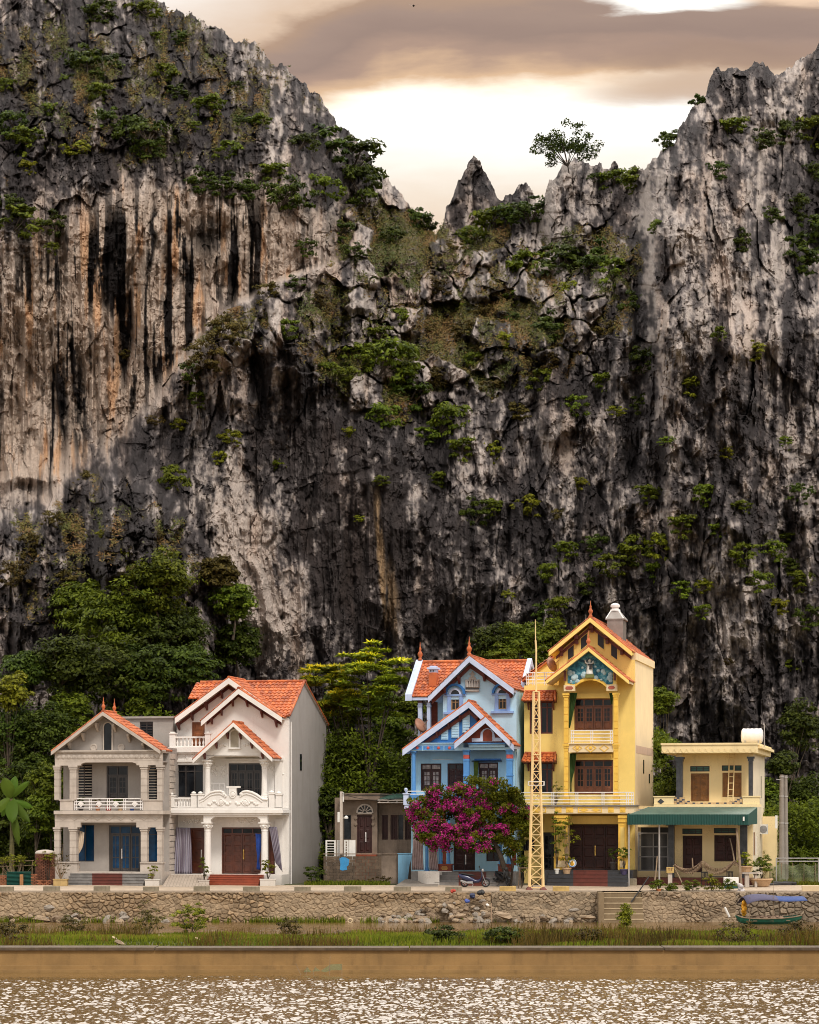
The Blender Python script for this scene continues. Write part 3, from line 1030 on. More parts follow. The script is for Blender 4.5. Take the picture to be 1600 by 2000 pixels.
def window(h, rect, d, frame, pane, cols=2, rows=1, fw=.07, name='window', depth=.10, transom=None, bars=None, parent=None, label=None):
    """frame with mullions and one pane behind them"""
    x0, x1, z0, z1 = rect
    g = MB()
    g.wall(x0 + .003, x1 - .003, z0 + .003, z1 - .003, d, d + depth, [(x0 + fw, x1 - fw, z0 + fw, z1 - fw)])
    top = z1 - fw
    if transom:
        zt = z1 - transom
        g.box(x0 + fw, x1 - fw, d + .004, d + depth - .004, zt - fw * .4, zt + fw * .4)
    for i in range(1, cols):
        x = x0 + (x1 - x0) * i / cols
        g.box(x - fw * .45, x + fw * .45, d + .008, d + depth - .008, z0 + fw, top)
    for i in range(1, rows):
        z = z0 + (z1 - z0) * i / rows
        g.box(x0 + fw, x1 - fw, d + .012, d + depth - .012, z - fw * .3, z + fw * .3)
    f = g.build(name, frame, parent or h.root)
    p = MB()
    p.box(x0 + fw * .5, x1 - fw * .5, d + depth * .55, d + depth * .8, z0 + fw * .5, z1 - fw * .5)
    if parent is None:
        p.build('pane', pane, f)
    if bars is not None:
        g2 = MB()
        zz0, zz1 = z0 + fw, z1 - fw
        n = max(3, int((zz1 - zz0) / .16))
        for i in range(n):
            z = zz0 + (zz1 - zz0) * (i + .5) / n
            g2.box(x0 + fw, x1 - fw, d + .02, d + .05, z - .03, z + .03)
        g2.build('louvre', bars, f)
    if label:
        f['label'] = label
    return f


def door(h, rect, d, wood, leaves=2, panels=3, name='door', handle=None, transom=0, pane=None, glass_part=0.0, label=None):
    x0, x1, z0, z1 = rect
    fw = .09
    g = MB()
    g.wall(x0 + .003, x1 - .003, z0, z1 - .003, d, d + .14, [(x0 + fw, x1 - fw, z0 - .1, z1 - fw)])
    zt = z1 - fw
    if transom:
        zt = z1 - transom
        g.box(x0 + fw, x1 - fw, d + .003, d + .137, zt, zt + fw * .7)
        for i in range(1, leaves):
            x = x0 + (x1 - x0) * i / leaves
            g.box(x - .04, x + .04, d + .006, d + .13, zt + fw * .7, z1 - fw)
    w = (x1 - x0 - 2 * fw) / leaves
    gl = MB()
    for i in range(leaves):
        a = x0 + fw + i * w
        b = a + w - .012
        zg = z0 + .02 + (zt - z0 - .02) * (1 - glass_part)
        if glass_part:
            g.wall(a + .006, b, z0 + .02, zt - .006, d + .05, d + .10, [(a + .11, b - .10, zg, zt - .12)])
            gl.box(a + .10, b - .09, d + .07, d + .085, zg - .01, zt - .11)
            xm = (a + b) / 2
            g.box(xm - .02, xm + .02, d + .048, d + .075, zg, zt - .12)
            for q in (.33, .72):
                zq = zg + (zt - .12 - zg) * q
                g.box(a + .11, b - .1, d + .046, d + .075, zq - .02, zq + .02)
        else:
            g.box(a + .006, b, d + .05, d + .10, z0 + .02, zt - .006)
            zg = zt
        n = panels if not glass_part else 1
        for k in range(n):
            p0 = z0 + .02 + (zg - z0 - .02) * k / n + .10
            p1 = z0 + .02 + (zg - z0 - .02) * (k + 1) / n - .06
            if p1 - p0 > .08:
                g.add([(a + .10, d + .05, p0), (b - .09, d + .05, p0), (b - .09, d + .05, p1), (a + .10, d + .05, p1), (a + .15, d + .022, p0 + .05), (b - .14, d + .022, p0 + .05), (b - .14, d + .022, p1 - .05), (a + .15, d + .022, p1 - .05)],
                      [(0, 1, 5, 4), (1, 2, 6, 5), (2, 3, 7, 6), (3, 0, 4, 7), (4, 5, 6, 7)])
    o = g.build(name, wood, h.root)
    if transom:
        gl.box(x0 + fw, x1 - fw, d + .06, d + .075, zt + .05, z1 - fw)
    if gl.v and pane:
        gl.build('pane', pane, o)
    if handle:
        q = MB()
        xm = x0 + fw + w * max(1, leaves // 2) + (.07 if leaves > 1 else -.12)
        zc = z0 + (z1 - z0) * .42
        q.tube([(xm, d + .0, zc - .22), (xm, d - .02, zc), (xm, d + .0, zc + .22)], .022, 6)
        q.box(xm - .035, xm + .035, d + .02, d + .051, zc - .3, zc + .3)
        q.build('handle', handle, o)
    if label:
        o['label'] = label
    return o


def tiles(mb, P, tw=.26, tl=.36):
    """courses of curved clay tiles over a flat polygon P (first edge = eave); returns nothing"""
    P = [Vector(p) for p in P]
    u = (P[1] - P[0]).normalized()
    nrm = None
    for i in range(2, len(P)):
        nrm = u.cross(P[i] - P[0])
        if nrm.length > 1e-3:
            break
    nrm.normalize()
    if nrm.z < 0:
        nrm = -nrm
    v = nrm.cross(u)
    if v.z < 0:
        v = -v
    q = [((p - P[0]).dot(u), (p - P[0]).dot(v)) for p in P]
    um0, um1 = min(a for a, _ in q), max(a for a, _ in q)
    vm1 = max(b for _, b in q)

    def inside(a, b):
        r = False
        for i in range(len(q)):
            (x1, y1), (x2, y2) = q[i], q[i - 1]
            if (y1 > b) != (y2 > b) and a < (x2 - x1) * (b - y1) / (y2 - y1) + x1:
                r = not r
        return r
    nv, nu = int(math.ceil(vm1 / tl)), int(math.ceil((um1 - um0) / tw))
    for j in range(nv):
        for i in range(nu):
            a0, b0 = um0 + i * tw, j * tl
            if not inside(a0 + tw / 2, min(b0 + tl * .5, vm1 - .02)):
                continue
            mb.rv = random.random()
            dz = random.uniform(0, .012)
            vs = []
            for bb, lift in ((b0 - .04, .06), (b0 + tl, .012)):
                for aa, hh in ((0, 0.0), (.25, .045), (.62, .045), (.8, 0.0), (1.0, .0)):
                    vs.append(P[0] + u * (a0 + aa * tw) + v * min(bb, vm1 + .03) + nrm * (lift + hh + dz))
            for aa in (0, .25, .62, .8, 1.0):
                vs.append(P[0] + u * (a0 + aa * tw) + v * (b0 - .04) + nrm * .002)
            mb.add(vs, [(k, k + 1, k + 6, k + 5) for k in range(4)] + [(k + 10, k + 11, k + 1, k) for k in range(4)])
    mb.rv = .5


def ridge(mb, a, b, r=.10):
    a, b = Vector(a), Vector(b)
    n = max(1, int((b - a).length / .4))
    for i in range(n):
        mb.rv = random.random()
        p, q = a + (b - a) * i / n, a + (b - a) * (i + 1.06) / n
        mb.tube([p, q], r * 1.08, 8, r * .94)
    mb.rv = .5


def finial(h, p, name='finial', s=1.0, parent=None):
    g = MB()
    g.lathe([(.16 * s, 0), (.12 * s, .1 * s), (.07 * s, .16 * s), (.15 * s, .3 * s), (.16 * s, .42 * s), (.08 * s, .56 * s), (.06 * s, .62 * s), (.085 * s, .7 * s), (.03 * s, .85 * s), (.008, 1.15 * s)], p, 10)
    return g.build(name, M_TILE, parent or h.root, smooth=True)


def gable_roof(h, apex, left, right, d0, d1, barge, th=.13, soffit=None, bw=.24, name='roof', ridge_to=None, left_d1=None, right_d1=None, tile=True, fas_d=.06, d1r=None):
    """roof over a front gable: pixel points of the apex and both eaves at depth d0, running back to d1"""
    A, Lp, Rp = [(h.x(p[0], d0), h.at(p[0], p[1], d0)[1]) for p in (apex, left, right)]
    g = MB()
    ra = d1r if d1r is not None else d1
    tiles(g, [(Lp[0], d1, Lp[1]), (Lp[0], d0, Lp[1]), (A[0], d0, A[1]), (A[0], ra, A[1])])
    tiles(g, [(Rp[0], d0, Rp[1]), (Rp[0], d1, Rp[1]), (A[0], ra, A[1]), (A[0], d0, A[1])])
    ridge(g, (A[0], d0 - .02, A[1] + .06), (A[0], ra, A[1] + .06))
    for E in (Lp, Rp):
        ridge(g, (E[0], d0 + .05, E[1] + .05), (A[0], d0 + .05, A[1] + .05), .07)
    ro = g.build(name, M_TILE, h.root)
    s_ = MB()
    for E in (Lp, Rp):
        s_.prism([E, A, (A[0], A[1] - th), (E[0], E[1] - th)], d0 + .003, ra - .003)
    s_.build('soffit', soffit or barge, ro)
    b_ = MB()
    for E in (Lp, Rp):
        b_.prism([(E[0], E[1] + .02), (A[0], A[1] + .02), (A[0], A[1] - bw), (E[0], E[1] - bw)], d0 - fas_d, d0)
    b_.build('bargeboard', barge, ro)
    return ro, A, Lp, Rp


def brackets(h, pts, d, mat, w=.1, hgt=.5, out=.45, name='bracket'):
    for px, py in pts:
        x, z = h.at(px, py, d)
        g = MB()
        g.box(x - w / 2, x + w / 2, d - .08, d - .003, z - hgt, z)
        g.box(x - w / 2, x + w / 2, d - out, d - .081, z - .14, z)
        g.add([(x - w / 2 + .003, d - .08, z - hgt), (x - w / 2 + .003, d - out, z - .14), (x - w / 2 + .003, d - .08, z - .14), (x + w / 2 - .003, d - .08, z - hgt), (x + w / 2 - .003, d - out, z - .14), (x + w / 2 - .003, d - .08, z - .14)],
              [(0, 1, 2), (5, 4, 3), (0, 3, 4, 1), (1, 4, 5, 2), (2, 5, 3, 0)])
        g.build(name, mat, h.root)


def arch_pts(x0, x1, z0, zs, n=12):
    """outline of an arched opening: springing at zs"""
    r = (x1 - x0) / 2
    c = (x0 + x1) / 2
    return [(x0, z0)] + [(c - r * math.cos(math.pi * i / n), zs + r * math.sin(math.pi * i / n)) for i in range(n + 1)] + [(x1, z0)]


def arch_trim(mb, x0, x1, z0, zs, d, out, w):
    P, Q = arch_pts(x0, x1, z0, zs), arch_pts(x0 - w, x1 + w, z0, zs)
    for i in range(len(P) - 1):
        mb.prism([P[i], P[i + 1], Q[i + 1], Q[i]], d - out, d)


def baluster_row(h, px0, px1, pyt, pyb, d, mat, n, rail=.10):
    x0, x1, zt, zb = h.x(px0, d), h.x(px1, d), h.z(pyt, d), h.z(pyb, d)
    g = MB()
    g.box(x0, x1, d, d + .22, zt - rail, zt)
    g.box(x0, x1, d, d + .22, zb, zb + .07)
    o = g.build('balustrade', mat, h.root)
    H = zt - rail - zb - .07
    for i in range(n):
        x = x0 + (x1 - x0) * (i + .5) / n
        b = MB()
        b.lathe([(.06, 0), (.06, .06 * H), (.035, .12 * H), (.075, .34 * H), (.06, .5 * H), (.035, .68 * H), (.03, .8 * H), (.055, .88 * H), (.055, H)], (x, d + .11, zb + .07), 8)
        b.build('baluster', mat, o, smooth=True)
    return o


def rail(h, x0, x1, z0, z1, d, mat, posts, nh=4, r=.03, name='railing', dia=None):
    g = MB()
    for i in range(nh):
        z = z1 - (z1 - z0) * i / (nh - .4)
        g.tube([(x0, d, z), (x1, d, z)], r, 6)
    for x in posts:
        for k in (-.06, .06):
            g.tube([(x + k, d + .003, z0), (x + k, d + .003, z1)], r * .9, 6)
    o = g.build(name, mat, h.root)
    if dia:
        for x in dia:
            q = MB()
            zc = (z0 + z1) / 2 + .02
            q.prism([(x - .2, zc), (x, zc + .2), (x + .2, zc), (x, zc - .2)], d - .03, d + .03)
            q.prism([(x - .09, zc), (x, zc + .09), (x + .09, zc), (x, zc - .09)], d - .045, d - .031)
            q.build('ornament', mat, o)
    return o


def steps(h, px0, px1, pyt, pyb, d_top, mat, n=4, run=.30, mid=None, midmat=None, name='steps'):
    """flight in front of the porch; mid = centre strip of another stone"""
    x0, x1 = h.x(px0, d_top - run * n / 2), h.x(px1, d_top - run * n / 2)
    zt, zb = h.z(pyt, d_top), 0.0
    o = None
    for i in range(n):
        z = zb + (zt - zb) * (n - i) / n
        y0 = d_top - run * (i + 1)
        segs = [(x0, x1, mat)]
        if mid:
            a, b = h.x(mid[0], y0), h.x(mid[1], y0)
            segs = [(x0, a, mat), (a, b, midmat), (b, x1, mat)]
        for a, b, mm in segs:
            g = MB()
            g.box(a, b, y0, y0 + run - .002 if i else d_top, -.3, z - .03)
            g.box(a, b, y0 - .03, y0 + run - .002 if i else d_top, z - .029, z)
            o = g.build('step', mm, h.root)
    return o


def curtain(h, tl, tr, bl, br, d, mat, label, group='curtains hanging on the porches', folds=7, amp=.07, pinch=None, name='curtain'):
    """cloth with folds between pixel corners; pinch = (v, centre px, factor) gathers it"""
    rows = []
    n, m_ = folds * 4, 14
    for j in range(m_ + 1):
        v = j / m_
        row = []
        a = (tl[0] + (bl[0] - tl[0]) * v, tl[1] + (bl[1] - tl[1]) * v)
        b = (tr[0] + (br[0] - tr[0]) * v, tr[1] + (br[1] - tr[1]) * v)
        for i in range(n + 1):
            u = i / n
            px, py = a[0] + (b[0] - a[0]) * u, a[1] + (b[1] - a[1]) * u
            if pinch:
                k = math.exp(-((v - pinch[0]) / .22) ** 2) * pinch[2]
                px = px + (pinch[1] - px) * k
            x, z = h.at(px, py, d)
            row.append((x, d + amp * math.sin(u * folds * 2 * math.pi + .6 * math.sin(v * 4)) * (.4 + .6 * v) + .03 * math.sin(v * 7 + u * 5), z))
        rows.append(row)
    g = MB()
    g.grid(rows)
    for k, row in enumerate(rows):
        for i in range(len(row)):
            g.r[k * (n + 1) + i] = i / n
    c = h.at((bl[0] + br[0]) / 2, max(bl[1], br[1]), d)
    o = h.place(g, name, mat, (c[0], d, c[1]), label, 'curtain', group, smooth=True)
    s = o.modifiers.new('cloth', 'SOLIDIFY')
    s.thickness = .012
    return o


# shared house materials
def tile_mat():
    m, t, b, o = new_mat('clay_tile')
    a = attr(t, 'rnd').outputs['Fac']
    tc = nd(t, 'ShaderNodeTexCoord').outputs['Object']
    n = noise(t, tc, 2.2, 6, .65)
    c = ramp(t, a, [(0, (.30, .066, .022)), (.5, (.52, .125, .032)), (1, (.60, .17, .048))])
    c = mixc(t, mt(t, 'MULTIPLY', smooth(t, n, .42, .72), .6), c, (.15, .045, .024))
    t.links.new(c, b.inputs['Base Color'])
    b.inputs['Roughness'].default_value = .62
    add_bump(t, b, noise(t, tc, 30, 3), .3, .01)
    return m


M_TILE = tile_mat()
M_WHITE = paint('white_plaster', (.80, .765, .73), .05, .22, (.42, .37, .31), .7, .15, .7, base=.6)
M_GREYR = paint('grey_render', (.36, .325, .30), .12, .40, (.20, .165, .14), .85, .4, .7, base=.5)
M_SIDE = paint('smooth_grey_cement', (.33, .305, .285), .07, .45, (.20, .175, .15), .8, .2, .5, base=.7)
M_RAW = paint('raw_cement_trim', (.50, .435, .38), .12, .45, (.25, .20, .16), .8, .4, .9)
M_BROWN = paint('varnished_brown_wood', (.085, .021, .009), .3, .25, None, .4, .2, 2)
M_REDWOOD = paint('dark_red_wood', (.036, .008, .006), .3, .25, None, .65, .2, 2)
M_GLASS = glass('dark_glass')
M_BLUEGL = glass('blue_glass', (.008, .055, .14), .1)
M_ALU = paint('dark_bronze_frame', (.040, .032, .030), .2, .1, None, .4, .1, 2)
M_STEEL = paint('brushed_steel', (.78, .74, .72), .06, .15, (.4, .35, .3), .4, .05, 2)
M_BRASS = paint('brass', (.65, .42, .12), .1, .1, None, .35, .05, 2, metal=.9)
M_GRANITE = paint('grey_granite', (.20, .185, .175), .2, .3, None, .6, .2, 2)
M_REDSTEP = paint('red_brown_tread', (.12, .024, .014), .18, .3, None, .55, .15, 2)
M_BLACK = paint('black_iron', (.02, .018, .018), .2, .2, None, .5, .1, 2)
M_BRKT = paint('red_brown_trim', (.13, .030, .020), .15, .2, None, .6, .1, 2)

# ================================================================ 1. GREY HOUSE
h = House('grey_house', 'unpainted grey concrete two storey house with orange gable, leftmost of the row', 106, .6, 212)
H1 = h
dW, dB = 1.5, 9.0          # main wall and back wall depth
holes2 = [h.rect(147, 1493, 180, 1556, dW), h.rect(208, 1496, 250, 1562, dW), h.rect(285, 1494, 307, 1562, dW)]
holes1 = [h.rect(148, 1611, 184, 1683, dW), h.rect(213, 1612, 276, 1703, dW), h.rect(286, 1614, 309, 1683, dW)]
holes1[1] = (holes1[1][0], holes1[1][1], .62, holes1[1][3])
zf2 = h.z(1588, dW)
g = MB()
xr = h.x(317, 0)
g.wall(0.05, xr - .02, -.3, h.z(1466, dW), dW, dW + .22, holes1 + holes2)
h.part(g, 'wall', M_GREYR)
g = MB()
g.box(.06, .28, dW + .223, dB, -.3, h.z(1470, dW))
g.box(xr - .24, xr - .03, dW + .223, dB, -.3, h.z(1462, dW))
g.box(.05, xr - .02, dB + .003, dB + .2, -.3, h.z(1470, dW))
g.box(.05, xr - .02, dW - .0, dB + .2, h.z(1466, dW) + .003, h.z(1466, dW) + .15)
h.part(g, 'side_wall', M_GREYR)
# quoins on the visible right flank
g = MB()
for i in range(22):
    z = .15 + i * .36
    for y0 in (.4,):
        g.box(xr - .028, xr + .03, dW + .05, dW + (1.15 if i % 2 else .9), z, z + .31)
h.part(g, 'quoin', M_RAW)
window(h, holes2[0], dW + .08, M_ALU, M_GLASS, 2, 1, .06, bars=M_RAW)
door(h, holes2[1], dW + .06, M_ALU, 2, 1, glass_part=.72, pane=M_GLASS, transom=.6)
window(h, holes2[2], dW + .08, M_ALU, M_GLASS, 1, 1, .06, bars=M_RAW)
window(h, holes1[0], dW + .08, M_ALU, M_BLUEGL, 2, 1, .05, label='dark blue tinted ground floor window')
door(h, holes1[1], dW + .06, M_ALU, 3, 1, glass_part=.85, pane=M_BLUEGL, transom=.55, handle=M_STEEL, label='glazed front door with blue curtains behind it')
window(h, holes1[2], dW + .08, M_ALU, M_BLUEGL, 1, 1, .05, transom=.5, label='blue curtained window')
# porch beams, slab, frieze
for nm, (pt, pb) in (('frieze', (1471, 1486)), ('frieze', (1591, 1605))):
    g = MB()
    pbox(h, g, 107, 316, pt, pb, 0.02, .30)
    if pt == 1471:
        for i in range(20):
            x = h.x(114 + i * 10.2, 0)
            z = h.z(1478, 0)
            g.lathe([(.13, 0), (.13, .03), (.08, .035), (.08, .055), (.02, .06)], (x, .02, z), 10, 'y')
            g.lathe([(.05, 0), (.03, .03)], (h.x(119 + i * 10.2, 0), .02, z - .08), 6, 'y')
    else:
        for i in range(9):
            a, b, c = h.x(112 + i * 22.6, 0), h.x(123 + i * 22.6, 0), h.x(134 + i * 22.6, 0)
            zt, zb = h.z(1594, 0), h.z(1602, 0)
            g.prism([(a, zt), (b, zb), (b, zb + .06), (a + .05, zt)], -.02, .019)
            g.prism([(b, zb), (c, zt), (c - .05, zt), (b, zb + .06)], -.02, .018)
    h.part(g, nm, M_RAW)
g = MB()
pbox(h, g, 104, 318, 1465, 1468, -.12, .5)
pbox(h, g, 105, 317, 1468.2, 1470.8, -.05, .4)
h.part(g, 'cornice', M_RAW)
g = MB()     # upper beam with stepped opening
zt, zb, zm = h.z(1486, 0), h.z(1495, 0), h.z(1489, 0)
xs = [h.x(p, 0) for p in (107, 158, 166, 258, 266, 316)]
g.prism([(xs[0], zt), (xs[0], zb), (xs[1], zb), (xs[1], zb + .1), (xs[2], zm), (xs[3], zm), (xs[4], zb + .1), (xs[4], zb), (xs[5], zb), (xs[5], zt)], .03, .30)
zt, zb, zm = h.z(1605.2, 0), h.z(1616, 0), h.z(1606.5, 0)
xs = [h.x(p, 0) for p in (107, 157, 266, 316)]
g.prism([(xs[0], zt), (xs[0], zb), (xs[1], zb), (xs[1], zm), (xs[2], zm), (xs[2], zb), (xs[3], zb), (xs[3], zt)], .03, .30)
h.part(g, 'porch_beam', M_RAW)
g = MB()
pbox(h, g, 105, 318, 1583.5, 1590.5, -.18, dW - .003)
h.part(g, 'balcony_slab', M_RAW)
g = MB()
pbox(h, g, 107, 316, 1703, 'g', .0, dW - .003)
h.part(g, 'porch_floor', M_RAW)
g = MB()
pbox(h, g, 107, 316, 1486.5, 1489, .31, dW - .003)
h.part(g, 'porch_ceiling', M_GREYR)
for a, b in ((106, 116), (136, 149), (275, 287), (307, 317)):
    column(h, a, b, 1495, 1563, 0.02, M_RAW)
    column(h, a, b, 1616, 1684, 0.02, M_RAW)
g = MB()
pbox(h, g, 117, 143, 1564, 1583, .05, .25)
pbox(h, g, 115, 145, 1561.5, 1563.8, .0, .3)
h.part(g, 'parapet', M_RAW)
g = MB()
pbox(h, g, 280, 316, 1564, 1583, .05, .25)
pbox(h, g, 278, 317, 1561.5, 1563.8, .0, .3)
h.part(g, 'parapet', M_RAW)
for a, b in ((106, 150), (274, 317)):
    g = MB()
    pbox(h, g, a, b, 1686, 'g', -.02, .42)
    pbox(h, g, a - 1, b + 1, 1683.8, 1686, -.08, .48)
    h.part(g, 'pedestal', M_RAW)
x0, x1 = h.x(145, 0), h.x(277, 0)
rail(h, x0, x1, h.z(1582, 0), h.z(1560, 0), .1, M_STEEL, [x0 + (x1 - x0) * k for k in (.01, .23, .5, .74, .99)], 4, dia=[x0 + (x1 - x0) * k for k in (.09, .36, .61, .89)])
# gable
gp = ppoly(h, [(108, 1466), (201, 1400), (305, 1466)], .55)
g = MB()
g.prism(gp, .55, .8)
h.part(g, 'gable_wall', M_GREYR)
gable_roof(h, (201, 1391), (100, 1469), (313, 1466), -.25, 2.2, M_RAW, bw=.2)
x0, x1, z0, z1 = h.rect(204, 1420, 219, 1465, .55)
g = MB()
g.prism(arch_pts(x0, x1, z0, z1), .50, .549)
o = h.part(g, 'arched_opening', M_GLASS)
g = MB()
arch_trim(g, x0, x1, z0, z1, .549, .11, .07)
h.part(g, 'trim', M_RAW, o)
brackets(h, [(138, 1449), (165, 1432), (192, 1413), (226, 1414), (254, 1434), (283, 1452)], .55, M_RAW, .13, .5, .5)
for px in (183, 237):
    x, z = h.at(px, 1460, .55)
    g = MB()
    g.lathe([(.24, 0), (.22, .04), (.15, .05), (.13, .02)], (x, .549, z), 14, 'y')
    h.part(g, 'relief', M_RAW)
A = h.at(201, 1389, -.1)
finial(h, (A[0], 0, A[1]), s=.75)
finial(h, (A[0], 2.1, A[1]), s=.75)
# stair tower behind
g = MB()
wr = h.rect(273, 1410, 299, 1440, 4.0)
g.wall(h.x(205, 4), h.x(338, 4), h.z(1470, 4), h.z(1404, 4), 4.0, 4.2, [wr])
g.box(h.x(205, 4), h.x(338, 4), 8.6, 8.8, h.z(1470, 4), h.z(1404, 4))
g.box(h.x(205, 4), h.x(205, 4) + .2, 4.203, 8.597, h.z(1470, 4), h.z(1404, 4))
g.box(h.x(338, 4) - .2, h.x(338, 4), 4.203, 8.597, h.z(1470, 4), h.z(1404, 4))
g.box(h.x(203, 4), h.x(340, 4), 3.85, 8.95, h.z(1404, 4) + .003, h.z(1400, 4))
h.part(g, 'stair_tower', M_GREYR)
window(h, wr, 4.06, M_ALU, M_GLASS, 2, 1, .06, bars=M_ALU)
steps(h, 134, 285, 1706, 1733, 0.0, M_GRANITE, 4, .3, (180, 239), M_REDSTEP)
m_cream_cl = paint('cream_cloth', (.62, .50, .38), .1, .3, (.4, .25, .17), .9, .2, 2)
curtain(h, (154, 1622), (165, 1626), (150, 1690), (158, 1696), .55, m_cream_cl, 'cream curtain tied back on the porch of the grey house', folds=3, pinch=(.72, 148.5, .8))

# ================================================================ 2. WHITE HOUSE
h = House('white_house', 'white three storey house with orange tiled gables and ornate balcony', 329, .9, 440)
H2 = h
S = 10.0
dF, dB, dR = 1.6, 11.0, 2.6        # front wall of the projecting bay, back, rear bay wall
X1 = h.x(551, 0)
z3 = h.z(1466, dF)
hol = {'l2': h.rect(345, 1493, 397, 1557, dF), 'd2': h.rect(447, 1491, 512, 1560, dF), 'l1': h.rect(369, 1617, 399, 1708, dF), 'd1': h.rect(433, 1616, 513, 1708, dF), 'r1': h.rect(524, 1616, 541, 1708, dF)}
zfl = h.z(1707, dF)
for k in ('l1', 'd1', 'r1'):
    a = hol[k]
    hol[k] = (a[0], a[1], zfl, a[3])
xb = h.x(400, dF)               # left edge of the projecting top bay
g = MB()
g.wall(.05, X1, -.3, z3, dF, dF + .22, list(hol.values()))
h.part(g, 'wall', M_WHITE)
# top bay wall with its gable
g = MB()
ap = h.at(466, 1352, dF)
e1 = h.at(400, 1404, dF)
e2 = h.at(551, 1404, dF)
zl = ap[1] - (ap[0] - xb) * .76
g.prism([(xb, z3 + .003), (X1, z3 + .003), (X1, e2[1]), ap, (xb, zl)], dF, dF + .22)
h.part(g, 'gable_wall', M_WHITE)
# rear bay wall, top floor
x0r = h.x(345, dR)
apr = h.at(447, 1334, dR)
g = MB()
wd = h.rect(375, 1410, 400, 1462, dR)
zlr = h.z(1410, dR)
g.wall(x0r, h.x(440, dR), z3 - .02, zlr, dR, dR + .2, [(wd[0], wd[1], z3 - .1, wd[3])])
g.prism([(x0r, zlr + .002), (h.x(500, dR), zlr + .002), (h.x(500, dR), h.at(500, 1372, dR)[1]), apr, (x0r, h.z(1403, dR))], dR, dR + .2)
h.part(g, 'rear_gable_wall', M_WHITE)
g = MB()
g.box(x0r, x0r + .2, dR + .203, dB, z3, h.z(1405, dR))
g.box(.05, .27, dF + .223, dB, -.3, z3)
g.box(.05, X1 - .02, dB + .003, dB + .2, -.3, h.z(1400, dR))
g.box(.05, h.x(412, dF), dF - .0, dR + .4, z3 + .003, z3 + .12)
h.part(g, 'back_wall', M_SIDE)
door(h, (wd[0], wd[1], z3 + .12, wd[3]), dR + .05, paint('orange_wood', (.24, .075, .02), .2, .2, None, .5, .15, 2), 1, 3, label='orange brown wooden terrace door')
# right flank: tall cement wall following the main roof
yp, ye = 5.2, dF                 # ridge depth and front eave depth of the main roof
zp = h.at(612, 1332, 5.2)[1]
zfe = h.at(553, 1400, dF)[1]
zbe = zfe - .05
g = MB()
prof = [(dF + .223, -.3), (dB + .2, -.3), (dB + .2, zbe), (yp, zp - .10), (dF + .223, zfe - .1)]
n = len(prof)
vs = [(X1 - .22, y, z) for y, z in prof] + [(X1 + .012, y, z) for y, z in prof]
g.add(vs, [tuple(range(n))[::-1], tuple(range(n, 2 * n))] + [(i, (i + 1) % n, (i + 1) % n + n, i + n) for i in range(n)])
h.part(g, 'side_wall', M_SIDE)
g = MB()
sx0 = X1 + .012
zz0, zz1 = h.at(586, 1505, 4.4)[1], h.at(586, 1473, 4.4)[1]
g.box(sx0 - .05, sx0 + .02, 4.3, 4.75, zz0, zz1)
h.part(g, 'slit_window', M_GLASS)
g = MB()
g.tube([(X1 + .06, dF + .35, .0), (X1 + .06, dF + .35, zfe - .3)], .045, 8)
h.part(g, 'downpipe', M_STEEL)
# main cross roof
g = MB()
xl, xr_ = h.x(392, 5.2) - .0, X1 + .12
ew = zfe + .02
zB = zp - (zp - zbe)
yq = dR + .9
zq = ew + (zp - ew) * (yq - dF + .1) / (yp - dF + .1)
tiles(g, [(xl - .3, yq, zq), (xb, yq, zq), (xb, yp, zp), (xl - .3, yp, zp)])
tiles(g, [(X1 - .5, dF - .1, ew), (xr_, dF - .1, ew), (xr_, yp, zp), (xb, yp, zp)])
tiles(g, [(xr_, dB + .5, zbe - .15), (xl, dB + .5, zbe - .15), (xl, yp, zp), (xr_, yp, zp)])
ridge(g, (xl, yp, zp + .06), (xr_ + .05, yp, zp + .06))
ridge(g, (xr_ - .05, dF - .1, ew + .06), (xr_ - .05, yp, zp + .06), .08)
ridge(g, (xr_ - .05, dB + .5, zbe - .1), (xr_ - .05, yp, zp + .06), .08)
ro = h.part(g, 'roof', M_TILE)
g = MB()
g.add([(X1 - .5, dF - .1, ew - .03), (xr_, dF - .1, ew - .03), (xr_, yp, zp - .03), (xb, yp, zp - .03)], [(0, 1, 2, 3)])
g.add([(xl - .3, yq, zq - .03), (xb, yq, zq - .03), (xb, yp, zp - .03), (xl - .3, yp, zp - .03)], [(0, 1, 2, 3)])
g.add([(xl - .3, yp, zp - .03), (xr_, yp, zp - .03), (xr_, dB + .5, zbe - .18), (xl - .3, dB + .5, zbe - .18)], [(0, 1, 2, 3)])
h.part(g, 'soffit', M_WHITE, ro)
# two nested front gables
gable_roof(h, (447, 1325), (342, 1403), (553, 1399), dR - .9, 5.3, M_WHITE, soffit=M_WHITE, bw=.34, name='gable_roof')
gable_roof(h, (466, 1346), (393, 1409), (551, 1402), dF - .7, 4.2, M_WHITE, soffit=M_WHITE, bw=.30, name='gable_roof')
def eave_trim(hh, pts, d, out, mat):
    g_ = MB()
    for (a, b) in zip(pts[:-1], pts[1:]):
        A_, B_ = hh.at(*a, d), hh.at(*b, d)
        g_.prism([A_, B_, (B_[0], B_[1] - .22), (A_[0], A_[1] - .22)], d - out, d - .003)
    return hh.part(g_, 'eave_trim', mat)


eave_trim(h, [(348, 1412), (447, 1339), (462, 1348)], dR, .05, M_BRKT)
eave_trim(h, [(404, 1409), (466, 1354), (550, 1410)], dF, .05, M_BRKT)
brackets(h, [(351, 1411), (377, 1392), (405, 1372), (435, 1349)], dR, M_BRKT, .09, .5, .6)
brackets(h, [(415, 1399), (434, 1382), (456, 1364), (484, 1365), (513, 1386), (541, 1405)], dF, M_BRKT, .09, .5, .5)
